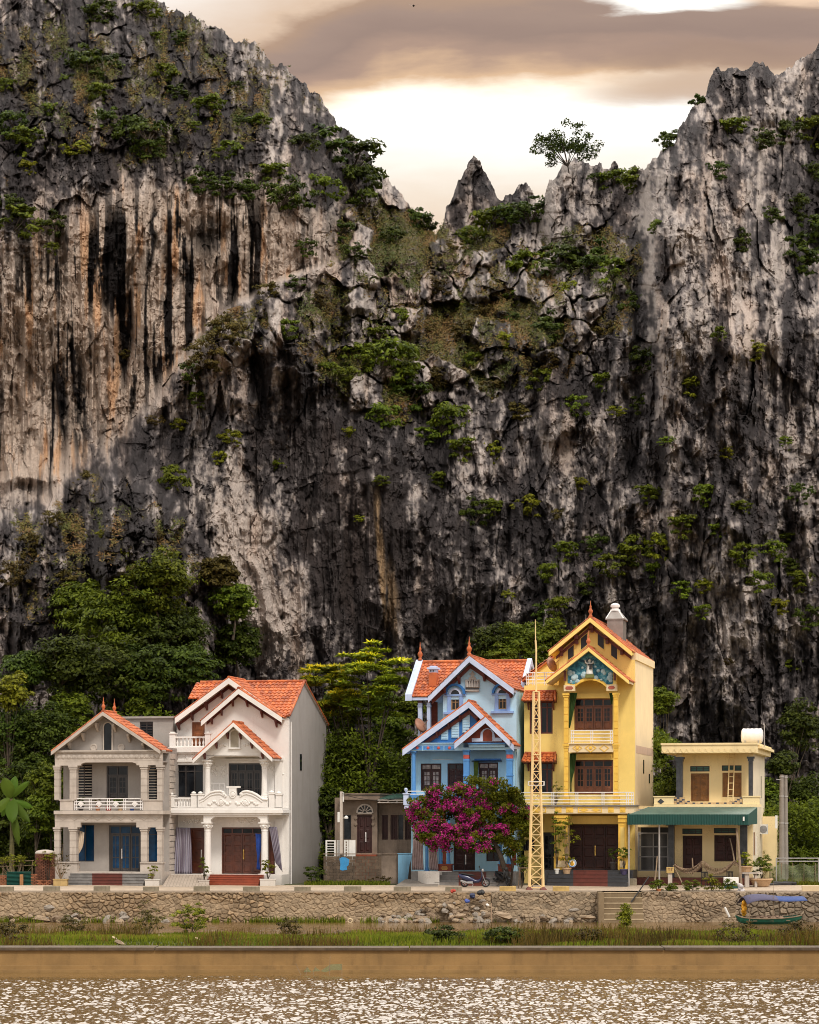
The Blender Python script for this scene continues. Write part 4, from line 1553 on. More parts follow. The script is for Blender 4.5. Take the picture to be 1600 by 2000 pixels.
# terrace balustrade
g = MB()
pbox(h, g, 327, 412, 1459, 1469, dF - .25, dF - .003)
pbox(h, g, 329, 412, 1469.3, 1472, dF - .12, dF - .003)
h.part(g, 'terrace_slab', M_WHITE)
for a, b in ((331, 342), (400, 410)):
    g = MB()
    pbox(h, g, a, b, 1433, 1459, dF - .2, dF + .15)
    pbox(h, g, a - 1, b + 1, 1431, 1433, dF - .25, dF + .2)
    pbox(h, g, a + 1.5, b - 1.5, 1428.5, 1431, dF - .15, dF + .1)
    h.part(g, 'pillar', M_WHITE)
baluster_row(h, 342, 400, 1438, 1459, dF - .1, M_WHITE, 8)
# porch roof and gable
g = MB()
gp = ppoly(h, [(398, 1475), (403, 1462), (456, 1420), (511, 1458), (519, 1475)], .12)
zt = h.z(1484, .12)
xA, xB = h.x(396, .12), h.x(521, .12)
xa2, xb2 = h.x(411, .12), h.x(508, .12)
zz = h.z(1475.5, .12)
g.prism(gp, .12, .4)
g.prism([(xA, zz), (xA, zt), (xa2 - .25, zt), (xa2, zt + .12), (xa2 + .2, zz - .04), (xb2 - .2, zz - .04), (xb2, zt + .12), (xb2 + .25, zt), (xB, zt), (xB, zz)], .14, .38)
h.part(g, 'porch_gable', M_WHITE)
gable_roof(h, (456, 1412), (377, 1484), (532, 1481), -.5, dF - .003, M_WHITE, bw=.22, name='porch_roof')
x0, x1, z0, z1 = h.rect(451, 1435, 467, 1460, .12)
g = MB()
g.prism(arch_pts(x0, x1, z0, z1), .09, .119)
o = h.part(g, 'niche', paint('pale_blind', (.42, .37, .29), .12, .2, None, .8, .2, 2))
g = MB()
arch_trim(g, x0, x1, z0, z1, .119, .10, .09)
g.box(x0 - .12, x1 + .12, 0.0, .12, z0 - .1, z0)
h.part(g, 'trim', M_WHITE, o)
for q in (-1, 1):
    g = MB()
    xc = (x0 + x1) / 2
    for k in range(5):
        g.lathe([(.10 - .012 * k, 0), (.06, .05)], (xc + q * (.62 + .2 * k), .119, z0 + .14 + .05 * math.sin(k * 2)), 8, 'y')
    h.part(g, 'relief', M_WHITE)
brackets(h, [(401, 1471), (424, 1450), (446, 1431), (471, 1432), (493, 1450), (514, 1470)], .12, M_BRKT, .09, .38, .4)
g = MB()
pbox(h, g, 398, 520, 1476, 1478, .41, dF - .003)
h.part(g, 'porch_ceiling', M_WHITE)
for a, b in ((397, 411), (508, 522)):
    column(h, a + 1, b - 1, 1484, 1560, .1, M_WHITE, 'ornate')
    column(h, a, b, 1606, 1708, .1, M_WHITE, 'ornate')
g = MB()
pbox(h, g, 537, 551, 1484, 1577, dF - .12, dF - .003)
pbox(h, g, 536, 552.5, 1480, 1486, dF - .18, dF - .004)
h.part(g, 'pilaster', M_WHITE)
for q in ((537, 551, 1600, 'g', dF - .12), (330, 340, 1490, 1577, dF - .08), (330, 340, 1600, 'g', dF - .08)):
    h.part(pbox(h, MB(), *q, dF - .003), 'pilaster', M_WHITE)
for wdw in ((hol['l2'], 8), (hol['d2'], 8)):
    x0, x1, z0, z1 = wdw[0]
    g = MB()
    g.wall(x0 - .14, x1 + .14, z0, z1 + .16, dF - .06, dF - .003, [(x0, x1, z0 - .1, z1)])
    g.box(x0 - .25, x1 + .25, dF - .14, dF - .002, z1 + .165, z1 + .28)
    h.part(g, 'surround', M_WHITE)
# acanthus reliefs on the walls
g = MB()
for px, py in ((366, 1480), (372, 1482), (380, 1479), (419, 1497), (438, 1500), (421, 1510), (436, 1512), (530, 1500), (548, 1512)):
    x, z = h.at(px, py, dF)
    g.lathe([(.15, 0), (.11, .03), (.05, .05)], (x, dF - .003, z), 8, 'y')
    for k in range(5):
        a = k * 1.25
        g.lathe([(.06, 0), (.03, .04)], (x + .17 * math.cos(a), dF - .003, z + .17 * math.sin(a)), 6, 'y')
for i in range(34):
    px = 358 + i * 1.6 if i < 22 else 465 + (i - 22) * 3
    x, z = h.at(px, 1604 + 4 * math.sin(i * 1.1), dF)
    g.lathe([(.07, 0), (.03, .04)], (x, dF - .003, z), 6, 'y')
h.part(g, 'wall_relief', M_WHITE)
window(h, hol['l2'], dF + .08, M_ALU, M_GLASS, 3, 1, .08, transom=.42)
door(h, hol['d2'], dF + .06, M_ALU, 4, 1, glass_part=.92, pane=M_GLASS, transom=.5)
door(h, hol['l1'], dF + .06, M_BROWN, 1, 4, handle=M_STEEL)
door(h, hol['d1'], dF + .06, M_BROWN, 4, 4, handle=M_BRASS, transom=.42, pane=M_GLASS, label='wide varnished four leaf front door')
door(h, hol['r1'], dF + .06, M_BROWN, 1, 4)
# balcony: slab, parapet with swan neck scrolls
g = MB()
pbox(h, g, 327, 553, 1582, 1588, -.16, dF - .003)
pbox(h, g, 329, 551, 1578, 1581.8, -.08, dF - .003)
pbox(h, g, 330, 550, 1588.3, 1592, -.06, dF - .003)
h.part(g, 'balcony_slab', M_WHITE)
g = MB()
pts = [(390, 1577), (390, 1560), (398, 1556), (404, 1551), (411, 1546), (420, 1543.5), (430, 1543), (437, 1546), (440, 1550), (442, 1554), (447, 1555), (447.5, 1541), (446, 1539), (462, 1539), (461, 1541), (462, 1554), (468, 1554),
       (469, 1549), (474, 1544.5), (482, 1543), (492, 1545.5), (501, 1550), (508, 1555), (513, 1558.5), (523, 1560), (523, 1577)]
g.prism(ppoly(h, pts, 0), .0, .22)
h.part(g, 'parapet', M_WHITE)
g = MB()     # raised scroll work
rimL, rimR = pts[1:10], pts[17:25]
for rim in (rimL, rimR):
    P3 = [(h.x(a, 0), -.03, h.at(a, b, 0)[1] - .07) for a, b in rim]
    g.tube(P3, .055, 6)
    P3 = [(h.x(a, 0), -.02, h.at(a, b, 0)[1] - .24) for a, b in rim[:-1]]
    g.tube(P3, .04, 6)
for px, py, r_ in ((432, 1567, .2), (479, 1567, .2), (437, 1551, .13), (472, 1551, .13), (455, 1552, .22)):
    x, z = h.at(px, py, 0)
    g.lathe([(r_, 0), (r_ * .95, .06), (r_ * .65, .03), (r_ * .5, .08), (r_ * .1, .09)], (x, .0, z), 14, 'y')
for q in (-1, 1):
    for i in range(14):
        u = i / 13
        px = 455.5 + q * (6 + 42 * u)
        x, z = h.at(px, 1568 + 3.2 * math.sin(u * 15), 0)
        g.lathe([(.10 - .04 * u, 0), (.07, .05), (.02, .07)], (x, .0, z), 8, 'y')
h.part(g, 'scrollwork', M_WHITE)
g = MB()
pbox(h, g, 442, 468, 1535.5, 1539, -.02, .26)
h.part(g, 'crest', M_WHITE)
for a, b, t_ in ((329, 340, 1551), (373, 384, 1549), (386, 397, 1549), (525, 536, 1547), (539, 550, 1549)):
    g = MB()
    pbox(h, g, a, b, t_ + 4, 1577, -.02, .3)
    pbox(h, g, a - 1, b + 1, t_ + 1.5, t_ + 4, -.06, .34)
    x, z = h.at((a + b) / 2, t_ + 1.5, .14)
    g.lathe([(.12, 0), (.16, .05), (.1, .12), (.02, .15)], (x, .14, z), 8)
    h.part(g, 'pillar', M_WHITE)
baluster_row(h, 340, 373, 1558, 1577, .05, M_WHITE, 6)
g = MB()
pbox(h, g, 536.5, 538.5, 1560, 1577, .02, .2)
h.part(g, 'parapet', M_WHITE)
g = MB()
for i in range(4):
    x = h.x(407 + i * 10.6, 1.0)
    g.tube([(x, 1.0, h.z(1560, 1)), (x, 1.0, h.z(1530, 1))], .015, 5)
g.tube([(h.x(407, 1), 1.0, h.z(1530, 1)), (h.x(439, 1), 1.0, h.z(1530, 1))], .015, 5)
h.part(g, 'clothes_rail', M_STEEL)
g = MB()
zt, zb, zm = h.z(1592.3, 0), h.z(1606, 0), h.z(1595.5, 0)
xs = [h.x(p, 0) for p in (397, 411, 418, 501, 508, 522)]
g.prism([(xs[0], zt), (xs[0], zb), (xs[1], zb), (xs[1], zb + .15), (xs[2], zm), (xs[3], zm), (xs[4], zb + .15), (xs[4], zb), (xs[5], zb), (xs[5], zt)], .05, .42)
h.part(g, 'porch_beam', M_WHITE)
g = MB()
pbox(h, g, 331, 550, 1708, 'g', -.1, dF - .003)
h.part(g, 'porch_floor', M_WHITE)
M_REDTILE = paint('red_tile_tread', (.30, .062, .024), .15, .3, None, .5, .15, 2)
steps(h, 406, 510, 1708, 1732, -.1, M_REDTILE, 5, .26)
m_str, t, b, o = new_mat('striped_cloth')
a = attr(t, 'rnd').outputs['Fac']
w_ = mt(t, 'SINE', mt(t, 'MULTIPLY', a, 62))
c = ramp(t, mt(t, 'ADD', mt(t, 'MULTIPLY', w_, .5), .5), [(0, (.10, .07, .10)), (.45, (.20, .18, .23)), (.8, (.42, .38, .40)), (1, (.16, .15, .24))])
t.links.new(c, b.inputs['Base Color'])
b.inputs['Roughness'].default_value = .9
curtain(h, (344, 1616), (372, 1617), (337, 1707), (376, 1707), .8, m_str, 'violet striped curtain at the left end of the white house porch', folds=8)
curtain(h, (525, 1615), (541, 1615), (538, 1685), (552, 1703), .45, m_str, 'violet striped curtain slanting at the right end of the white house porch', folds=5)
m_bl = paint('blue_cloth', (.012, .05, .26), .2, .3, None, .85, .2, 2)
curtain(h, (499, 1628), (510, 1629), (501, 1698), (509, 1699), .5, m_bl, 'dark blue cloth hanging before the brown door of the white house', folds=3, pinch=(.7, 504, .55))

# ================================================================ 3. OLD LOW HOUSE
h = House('old_house', 'low weathered single storey house with fanlight between the white and blue houses', 664, 4.5, 735, 8)
H3 = h
M_OLD = paint('stained_old_plaster', (.22, .165, .125), .25, .65, (.07, .05, .038), .9, .5, .8)
z0 = h.z(1672, 0)
hl = [h.rect(671, 1592, 686, 1640, 0), h.rect(697, 1592, 727, 1666, 0)]
hr = [h.rect(746, 1592, 758, 1640, .6), h.rect(763, 1592, 777, 1640, .6), h.rect(778, 1592, 788, 1640, .6), h.rect(791, 1592, 804, 1640, .6)]
g = MB()
g.wall(h.x(654, 0), h.x(737, 0), -.3, h.z(1558, 0), 0, .2, hl)
g.wall(h.x(737, .6), h.x(850, .6), -.3, h.z(1566, .6), .6, .8, hr)
g.box(h.x(654, 0), h.x(654, 0) + .2, .203, 6, -.3, h.z(1558, 0))
g.box(h.x(737, 0) - .2, h.x(737, 0) - .002, .203, .6, -.3, h.z(1558, 0))
h.part(g, 'wall', M_OLD)
g = MB()
g.box(h.x(650, 0), h.x(850, .6), 6.0, 6.2, -.3, h.z(1560, 0))
h.part(g, 'back_wall', M_OLD)
g = MB()
pbox(h, g, 666, 742, 1552, 1562, -.7, 6.3)
pbox(h, g, 665, 743, 1549.5, 1551.8, -.78, 6.35)
h.part(g, 'roof', M_OLD)
g = MB()
x0, x1 = h.x(742, 0), h.x(860, 0)
for i in range(16):
    a = x0 + (x1 - x0) * i / 16
    b = x0 + (x1 - x0) * (i + 1) / 16
    g.add([(a, -.9, h.z(1562, 0)), ((a + b) / 2, -.9, h.z(1560, 0)), (b, -.9, h.z(1562, 0)), (a, 5, h.z(1550, 0)), ((a + b) / 2, 5, h.z(1548, 0)), (b, 5, h.z(1550, 0))], [(0, 1, 4, 3), (1, 2, 5, 4)])
h.part(g, 'sheet_roof', paint('dull_green_sheet', (.025, .075, .055), .2, .5, (.04, .03, .02), .6, .1))
g = MB()
g.tube([(x0, -.88, h.z(1563.5, 0)), (x1, -.88, h.z(1563.5, 0))], .05, 6)
g.tube([(x0, -.88, h.z(1568, 0)), (x1, -.88, h.z(1568, 0))], .03, 6)
for k in range(7):
    xx = x0 + (x1 - x0) * k / 7
    g.tube([(xx, -.86, h.z(1568, 0)), (xx + .25, -.86, h.z(1563.5, 0))], .02, 5)
h.part(g, 'truss', M_RAW)
window(h, hl[0], .08, M_BLACK, M_GLASS, 1, 1, .06)
door(h, hl[1], .05, M_REDWOOD, 2, 3, handle=M_STEEL)
for i, r_ in enumerate(hr):
    if i == 2:
        window(h, r_, .66, M_BLACK, M_GLASS, 1, 1, .03)
    else:
        door(h, r_, .66, M_REDWOOD, 1, 2, name='shutter')
xc, zc = h.at(713, 1587, 0)
r_ = h.x(727, 0) - xc
g = MB()
g.prism(arch_pts(xc - r_, xc + r_, zc - .02, zc), -.02, -.003)
o = h.part(g, 'fanlight', M_BLACK)
g = MB()
arch_trim(g, xc - r_, xc + r_, zc - .02, zc, -.021, .05, .09)
for k in range(7):
    a = math.pi * k / 6
    g.tube([(xc + .1 * math.cos(a), -.05, zc + .1 * math.sin(a)), (xc + r_ * math.cos(a), -.05, zc + r_ * math.sin(a))], .03, 5)
g.box(xc - r_, xc + r_, -.07, -.022, zc - .08, zc - .02)
h.part(g, 'tracery', M_RAW, o)
for px in (695, 729):
    for py in (1598, 1610):
        x, z = h.at(px, py, 0)
        g = MB()
        g.lathe([(.12, 0), (.1, .05), (.04, .06)], (x, -.003, z), 8, 'y')
        h.part(g, 'rosette', M_OLD)
g = MB()
pbox(h, g, 694, 735, 1667, 'g', -.5, -.003)
h.part(g, 'doorstep', M_REDTILE)

# ================================================================ 4. BLUE HOUSE
M_LB = paint('light_blue_plaster', (.43, .65, .82), .06, .3, (.22, .30, .36), .75, .15, .7, base=.5)
M_MB = paint('mid_blue_paint', (.085, .27, .60), .12, .2, (.05, .13, .26), .6, .1, 1.2)
M_SUR = paint('blue_white_surround', (.24, .38, .70), .08, .3, None, .7, .1, 1.5)
M_DB = paint('deep_blue_paint', (.018, .14, .42), .15, .2, None, .6, .1, 1.2)
M_PB = paint('pale_lavender_blue', (.52, .60, .80), .08, .3, (.28, .33, .46), .7, .1, 1.5)
M_BRICK = paint('red_brown_brick', (.21, .038, .018), .2, .25, None, .7, .3, 2)
M_WHT = paint('white_paint', (.78, .76, .72), .06, .25, None, .6, .1, 2)
h = House('blue_house', 'light blue three storey house with white edged orange gables behind the bougainvillea', 803, .6, 910)
H4 = h
dW = 2.0
u4 = lambda u: 770 + u / 5.714
v4 = lambda v: 1260 + v / 5.714
XR = h.x(1009, dW)
xl = h.x(865.4, dW)
zt = h.z(1352, dW)
z2 = h.z(1466, 1.5)
# upper projecting block
wl = h.rect(u4(635), v4(545), u4(730), v4(725), dW)
wr = h.rect(u4(1165), v4(540), u4(1255), v4(718), dW)
g = MB()
g.wall(xl, XR, z2 - .1, h.z(1366, dW), dW, dW + .2, [wl, wr])
gp = [(xl, h.z(1366, dW) + .002), (XR, h.z(1366, dW) + .002), (XR, h.z(1352, dW)), (h.x(1003, dW), h.z(1349, dW)), h.at(917, 1294, dW), (h.x(866, dW), h.z(1342, dW)), (xl, h.z(1345, dW))]
g.prism(gp, dW, dW + .2)
h.part(g, 'wall', M_LB)
g = MB()
g.box(XR - .2, XR - .002, dW + .203, 12.8, -.3, h.z(1352, dW))
g.box(xl + .002, xl + .2, dW + .203, 7.4, z2 - .1, h.z(1352, dW))
g.box(h.x(803, 1.5), XR - .203, 12.6, 12.8, -.3, h.z(1355, dW))
h.part(g, 'side_wall', M_LB)
gable_roof(h, (917, 1282), (836.5, 1361.5), (1003.6, 1345.8), 1.2, 10.2, M_PB, bw=.36, th=.2, soffit=M_PB, name='gable_roof')
g = MB()
A_ = h.at(917, 1296, 1.6)
for px, py in ((842, 1366), (1000, 1352)):
    E_ = h.at(px, py, 1.6)
    g.prism([E_, A_, (A_[0], A_[1] - .28), (E_[0], E_[1] - .28)], dW - .12, dW - .003)
h.part(g, 'eave_trim', M_BRKT)
brackets(h, [(871, 1342), (898, 1320), (947, 1315), (998, 1347)], dW, M_BRKT, .13, .5, .55)
for r_ in (wl, wr):
    x0, x1, z0, z1 = r_
    g = MB()
    g.wall(x0 - .22, x1 + .22, z0 - .12, z1 - .12, dW - .07, dW - .003, [(x0, x1, z0, z1)])
    g.box(x0 - .45, x1 + .45, dW - .18, dW - .002, z0 - .26, z0 - .122)
    g.box(x0 - .42, x1 + .42, dW - .1, dW - .002, z1 - .118, z1 - .02)
    o = h.part(g, 'surround', M_SUR)
    g = MB()
    g.prism(arch_pts(x0, x1, z1 - .12, z1 - .02), dW - .04, dW - .004)
    h.part(g, 'pane', M_GLASS, o)
    g = MB()
    arch_trim(g, x0, x1, z1 - .019, z1 - .018, dW - .001, .09, .12)
    h.part(g, 'arch', M_PB, o)
    g = MB()
    arch_trim(g, x0 - .25, x1 + .25, z1 - .019, z1 - .018, dW - .001, .2, .14)
    h.part(g, 'hood', M_DB, o)
    window(h, r_, dW + .05, paint('tan_window_wood', (.34, .20, .09), .15, .2, None, .5, .1, 2) if r_ is wl else bpy.data.materials['tan_window_wood'], M_GLASS, 2, 2, .07)
# emblem: a small pedimented shrine relief
M_RELIEF = paint('grey_relief', (.45, .42, .40), .12, .35, (.14, .12, .12), .8, .4, 2)
M_RDARK = paint('relief_ground', (.07, .065, .07), .2, .2, None, .8, .2, 2)
em = lambda u0, u1, v0, v1: h.rect(u4(u0), v4(v0), u4(u1), v4(v1), dW)
g = MB()
for r_, o_ in ((em(797, 955, 385, 480), .10), (em(835, 915, 362, 386), .10), (em(800, 952, 500, 512), .16), (em(812, 945, 514, 524), .10)):
    g.box(r_[0], r_[1], dW - o_, dW - .003, r_[2], r_[3])
o = h.part(g, 'emblem', M_RELIEF)
g = MB()
r_ = em(803, 949, 484, 499)
g.box(r_[0], r_[1], dW - .12, dW - .004, r_[2], r_[3])
for k in range(3):
    r_ = em(806 + k * 51, 845 + k * 51, 402 - (14 if k == 1 else 0), 474)
    g.prism(arch_pts(r_[0], r_[1], r_[2], r_[3] - (r_[1] - r_[0]) / 2), dW - .105, dW - .10)
h.part(g, 'relief_ground', M_RDARK, o)
g = MB()
for k in range(5):
    x, z = h.at(u4(818 + k * 29), v4(470), dW)
    H_ = .42 if k != 2 else .56
    g.lathe([(.10, 0), (.075, H_ * .5), (.05, H_ * .78), (.065, H_ * .88), (.03, H_)], (x, dW - .12, z), 8)
h.part(g, 'figures', M_RELIEF, o)
g = MB()
for v0, v1, u0, u1 in ((350, 361, 848, 900), (332, 349, 858, 892), (318, 331, 842, 905), (306, 317, 862, 890), (290, 305, 870, 882)):
    r_ = em(u0, u1, v0, v1)
    g.box(r_[0], r_[1], dW - .08, dW - .003, r_[2], r_[3])
h.part(g, 'crown', M_RELIEF, o)
# main cross roof and left wing
dr, de = 10.0, 6.7
zr = h.at(860, 1294, dr)[1]
ze = h.at(820, 1361, de)[1]
x0, x1 = h.x(u4(300), dr), h.x(u4(1505), dr)
g = MB()
tiles(g, [(x0, de, ze), (h.x(850, de), de, ze), (h.x(905, dr), dr, zr), (x0, dr, zr)])
tiles(g, [(h.x(960, dr) - 1.6, de, ze), (x1, de, ze), (x1, dr, zr), (h.x(930, dr), dr, zr)])
tiles(g, [(x1, 13.3, ze), (x0, 13.3, ze), (x0, dr, zr), (x1, dr, zr)])
ridge(g, (x0, dr, zr + .06), (x1, dr, zr + .06))
ro = h.part(g, 'roof', M_TILE)
g = MB()
g.add([(x0, de, ze - .02), (x1, de, ze - .02), (x1, dr, zr - .02), (x0, dr, zr - .02), (x1, 13.3, ze - .02), (x0, 13.3, ze - .02), (x0, de, ze - .22), (x1, de, ze - .22)], [(0, 1, 2, 3), (3, 2, 4, 5), (0, 6, 7, 1)])
h.part(g, 'soffit', M_PB, ro)
for xa, xb in ((x0 - .32, x0 + .12), (x1 - .1, x1 + .2)):
    g = MB()
    vs = []
    for x in (xa, xb):
        vs += [(x, de - .15, ze - .25), (x, dr, zr - .25), (x, 13.4, ze - .25), (x, 13.4, ze + .16), (x, dr, zr + .2), (x, de - .15, ze + .16)]
    g.add(vs, [(0, 1, 4, 5), (1, 2, 3, 4), (11, 10, 7, 6), (10, 9, 8, 7), (5, 4, 10, 11), (4, 3, 9, 10), (6, 7, 1, 0), (7, 8, 2, 1), (6, 0, 5, 11), (2, 8, 9, 3)])
    h.part(g, 'verge', M_PB, ro)
g = MB()
bx = h.rect(u4(385), v4(300), u4(470), v4(470), 7.6)
g.box(bx[0], bx[1], 7.6, 8.3, bx[2], bx[3])
ch = h.part(g, 'chimney', M_TILE)
g = MB()
cx = h.rect(u4(378), v4(265), u4(478), v4(300), 7.6)
g.box(cx[0] + .05, cx[1] - .05, 7.62, 8.28, cx[2], cx[3])
g.box(cx[0] - .06, cx[1] + .06, 7.5, 8.4, cx[3] + .002, cx[3] + .12)
g.box(cx[0] + .1, cx[1] - .1, 7.6, 8.3, cx[3] + .122, cx[3] + .22)
h.part(g, 'chimney_cap', M_PB, ch)
g = MB()
for k in (0, 1):
    w_ = h.rect(u4(400 + k * 30), v4(276), u4(415 + k * 30), v4(291), 7.6)
    g.box(w_[0], w_[1], 7.6, 7.63, w_[2], w_[3])
h.part(g, 'vent', M_BLACK, ch)
for px, py, d_ in ((u4(290), v4(172), dr), (u4(838), v4(112), 1.4)):
    x, z = h.at(px, py, d_)
    finial(h, (x, d_, z), s=1.05 if d_ > 5 else 1.0)
for a, b in ((265, 308), (365, 402)):
    g = MB()
    pbox(h, g, u4(a), u4(b), 1362, 1372, 7.0, 7.35)
    h.part(g, 'capital', M_BRKT)
    g = MB()
    pbox(h, g, u4(a), u4(b), 1372, 1470, 7.0, 7.35)
    pbox(h, g, u4(a) - 1, u4(b) + 1, 1377, 1379, 6.95, 7.4)
    h.part(g, 'column', M_PB)
g = MB()
pbox(h, g, 838, 855, 1361, 1470, 7.8, 8.0)
for k in range(40):
    z = h.z(1470, 7.8) + k * .09
    if z < h.z(1364, 7.8):
        g.box(h.x(838, 7.8), h.x(855, 7.8), 7.77, 7.8, z, z + .06)
h.part(g, 'brick_panel', M_BRICK)
g = MB()
pbox(h, g, 855, 868, 1361, 1470, 7.8, 8.0)
h.part(g, 'wing_wall', M_LB)
# middle roofs: broad gable with louvre panels and a small gable in front
gw = ppoly(h, [(804, 1450.5), (816, 1449), (916, 1380), (992, 1450.5)], .35)
g = MB()
g.prism(gw, .35, .55)
h.part(g, 'gable_panel', M_DB)
for pts in ([(525, 1055), (525, 968), (605, 912), (605, 1055)], [(642, 1035), (642, 888), (727, 830), (727, 1035)], [(765, 985), (765, 800), (848, 745), (848, 912)]):
    P = ppoly(h, [(u4(a), v4(b)) for a, b in pts], .35)
    g = MB()
    g.prism(P, .29, .349)
    zb, zt_ = P[0][1], max(P[1][1], P[2][1])
    k = 0
    while zb + .1 + k * .16 < zt_ - .12:
        z = zb + .06 + k * .16
        # clip the slat under the sloping head
        (xa, za), (xb_, zb_) = P[1], P[2]
        xs = xa if z + .1 < za else xa + (xb_ - xa) * (z + .1 - za) / (zb_ - za)
        if xb_ - xs > .1:
            g.box(xs + .04, xb_ - .04, .255, .289, z, z + .09)
        k += 1
    h.part(g, 'louvre_panel', M_LB)
gable_roof(h, (916, 1371), (786.6, 1465), (1004, 1456), -.15, dW - .003, M_PB, bw=.36, th=.2, soffit=M_PB, name='porch_roof')
g = MB()
A_ = h.at(916, 1386, 0)
for px, py in ((800, 1468), (960, 1428)):
    E_ = h.at(px, py, 0)
    g.prism([E_, A_, (A_[0], A_[1] - .26), (E_[0], E_[1] - .26)], .2, .348)
h.part(g, 'eave_trim', M_BRKT)
brackets(h, [(855, 1429), (878, 1412), (900, 1397), (934, 1398)], .35, M_BRKT, .1, .4, .4)
g = MB()
g.prism(ppoly(h, [(889, 1450), (948, 1408), (1000, 1450)], -.25), -.25, -.05)
h.part(g, 'gable_panel', M_BRICK)
g = MB()
g.prism(ppoly(h, [(u4(a), v4(b)) for a, b in ((870, 1078), (870, 1040), (962, 1040), (970, 975), (1000, 940), (1043, 926), (1085, 940), (1115, 972), (1128, 1034), (1205, 1034), (1205, 1074))], -.25), -.33, -.251)
tr = h.part(g, 'stepped_trim', M_PB)
x0, x1, z0, z1 = h.rect(u4(992), v4(992), u4(1095), v4(1072), -.33)
g = MB()
g.prism(arch_pts(x0, x1, z0, z1), -.35, -.331)
h.part(g, 'arched_panel', M_BRICK, tr)
gable_roof(h, (948.5, 1401.5), (888, 1452), (995.8, 1447), -.75, .3, M_PB, bw=.34, th=.2, soffit=M_PB, name='porch_roof')
# second floor: beam, columns, wall
g = MB()
pbox(h, g, 803, 905, 1452, 1466, 0, .4)
pbox(h, g, 802, 906, 1450.5, 1452, -.1, .45)
h.part(g, 'beam', M_LB)
for k, u in enumerate((258, 380, 497, 618)):
    g = MB()
    r_ = h.rect(u4(u - 55), v4(1122), u4(u + 55), v4(1168), 0)
    g.wall(*r_, -.04, -.003, [(r_[0] + .07, r_[1] - .07, r_[2] + .06, r_[3] - .06)])
    g.box(r_[0] + .08, r_[1] - .08, -.02, -.002, r_[2] + .07, r_[3] - .07)
    p = h.part(g, 'frieze_panel', M_MB)
    g = MB()
    x, z = h.at(u4(u), v4(1147), 0)
    g.lathe([(.1, 0), (.09, .04), (.03, .05)], (x, -.02, z), 8, 'y')
    h.part(g, 'rosette', paint('coral_red', (.55, .09, .07), .1, .1, None, .6, .1, 2) if k == 0 else bpy.data.materials['coral_red'], p)
g = MB()
pbox(h, g, u4(820), u4(1240), v4(1092), v4(1108), -.32, .3)
h.part(g, 'entablature', M_MB)
g = MB()
pbox(h, g, u4(832), u4(1232), v4(1109), v4(1142), -.16, .3)
pbox(h, g, u4(700), u4(1320), v4(1143), v4(1172), -.02, .3)
h.part(g, 'entablature', M_LB)
dL = 1.5
ho = [h.rect(u4(297), v4(1320), u4(527), v4(1632), dL), h.rect(u4(595), v4(1320), u4(775), v4(1640), dL), h.rect(u4(940), v4(1310), u4(1160), v4(1630), dL)]
hg = [h.rect(886, 1650, 928, 1700, dL), h.rect(950, 1654, 978, 1682, dL)]
g = MB()
g.wall(h.x(803, dL), XR - .002, -.3, h.z(1464, dL), dL, dL + .2, ho + hg)
h.part(g, 'wall', paint('aqua_plaster', (.35, .58, .72), .06, .2, None, .75, .15, .7))
for r_ in (ho[0], ho[2]):
    door(h, r_, dL + .05, M_REDWOOD, 2, 1, glass_part=.72, pane=paint('frosted_pane', (.30, .24, .22), .5, .5, (.03, .02, .02), .3, .1, 3) if r_ is ho[0] else bpy.data.materials['frosted_pane'], transom=.4)
door(h, ho[1], dL + .05, M_REDWOOD, 2, 3, transom=.4, pane=M_GLASS)
door(h, hg[0], dL + .05, M_REDWOOD, 2, 3, handle=M_STEEL)
window(h, hg[1], dL + .05, M_REDWOOD, M_GLASS, 2, 1, .07)
g = MB()
pbox(h, g, 803, 1008, 1553, 1562, -.5, dL - .003)
h.part(g, 'balcony_slab', M_MB)
column(h, 802.5, 811.5, 1466.5, 1553, .05, M_MB, 'round')
for a, b in ((905, 916), (989, 1001)):
    g = MB()
    pbox(h, g, a, b, 1466.5, 1474, .02, .42)
    pbox(h, g, a - 1.5, b + 1.5, 1464.5, 1467, -.04, .48)
    pbox(h, g, a + .3, b - .3, 1482, 1553, .04, .4)
    pbox(h, g, a - .4, b + .4, 1484, 1486, .01, .43)
    pbox(h, g, a - .4, b + .4, 1514, 1516, .01, .43)
    c_ = h.part(g, 'column', M_MB)
    g = MB()
    pbox(h, g, a + .3, b - .3, 1474.2, 1481.8, .03, .41)
    h.part(g, 'red_band', bpy.data.materials['coral_red'], c_)
g = MB()
pbox(h, g, u4(895), u4(1180), v4(1268), v4(1286), dL - .5, dL - .003)
h.part(g, 'awning_box', M_DB)
g = MB()
r_ = h.rect(u4(865), v4(1290), u4(1205), v4(1296), dL - .2)
g.tube([(r_[0], dL - .2, r_[2]), (r_[1], dL - .2, r_[2])], .035, 6)
h.part(g, 'curtain_rod', M_BLACK)
g = MB()
r_ = h.rect(u4(430), v4(1272), u4(658), v4(1277), dL)
g.box(r_[0], r_[1], dL - .08, dL - .003, r_[2], r_[3])
h.part(g, 'lamp_tube', M_WHT)
m_gc = paint('green_cloth', (.10, .145, .018), .25, .3, (.03, .05, .008), .9, .2, 2)
m_gc2 = paint('dark_green_cloth', (.028, .070, .010), .25, .3, (.01, .02, .004), .9, .2, 2)
curtain(h, (925, 1487), (935, 1487), (926.5, 1545), (930, 1545), dL - .22, m_gc, 'olive green curtain beside the upper window of the blue house', folds=4)
x0, x1 = h.x(794, -.4), h.x(870, -.4)
rail(h, x0, x1, h.z(1555, -.4), h.z(1545.5, -.4), -.4, M_WHT, [x0, x1], 2, .03)
g = MB()
pbox(h, g, 788, 798, 1551, 1572, -.6, -.3)
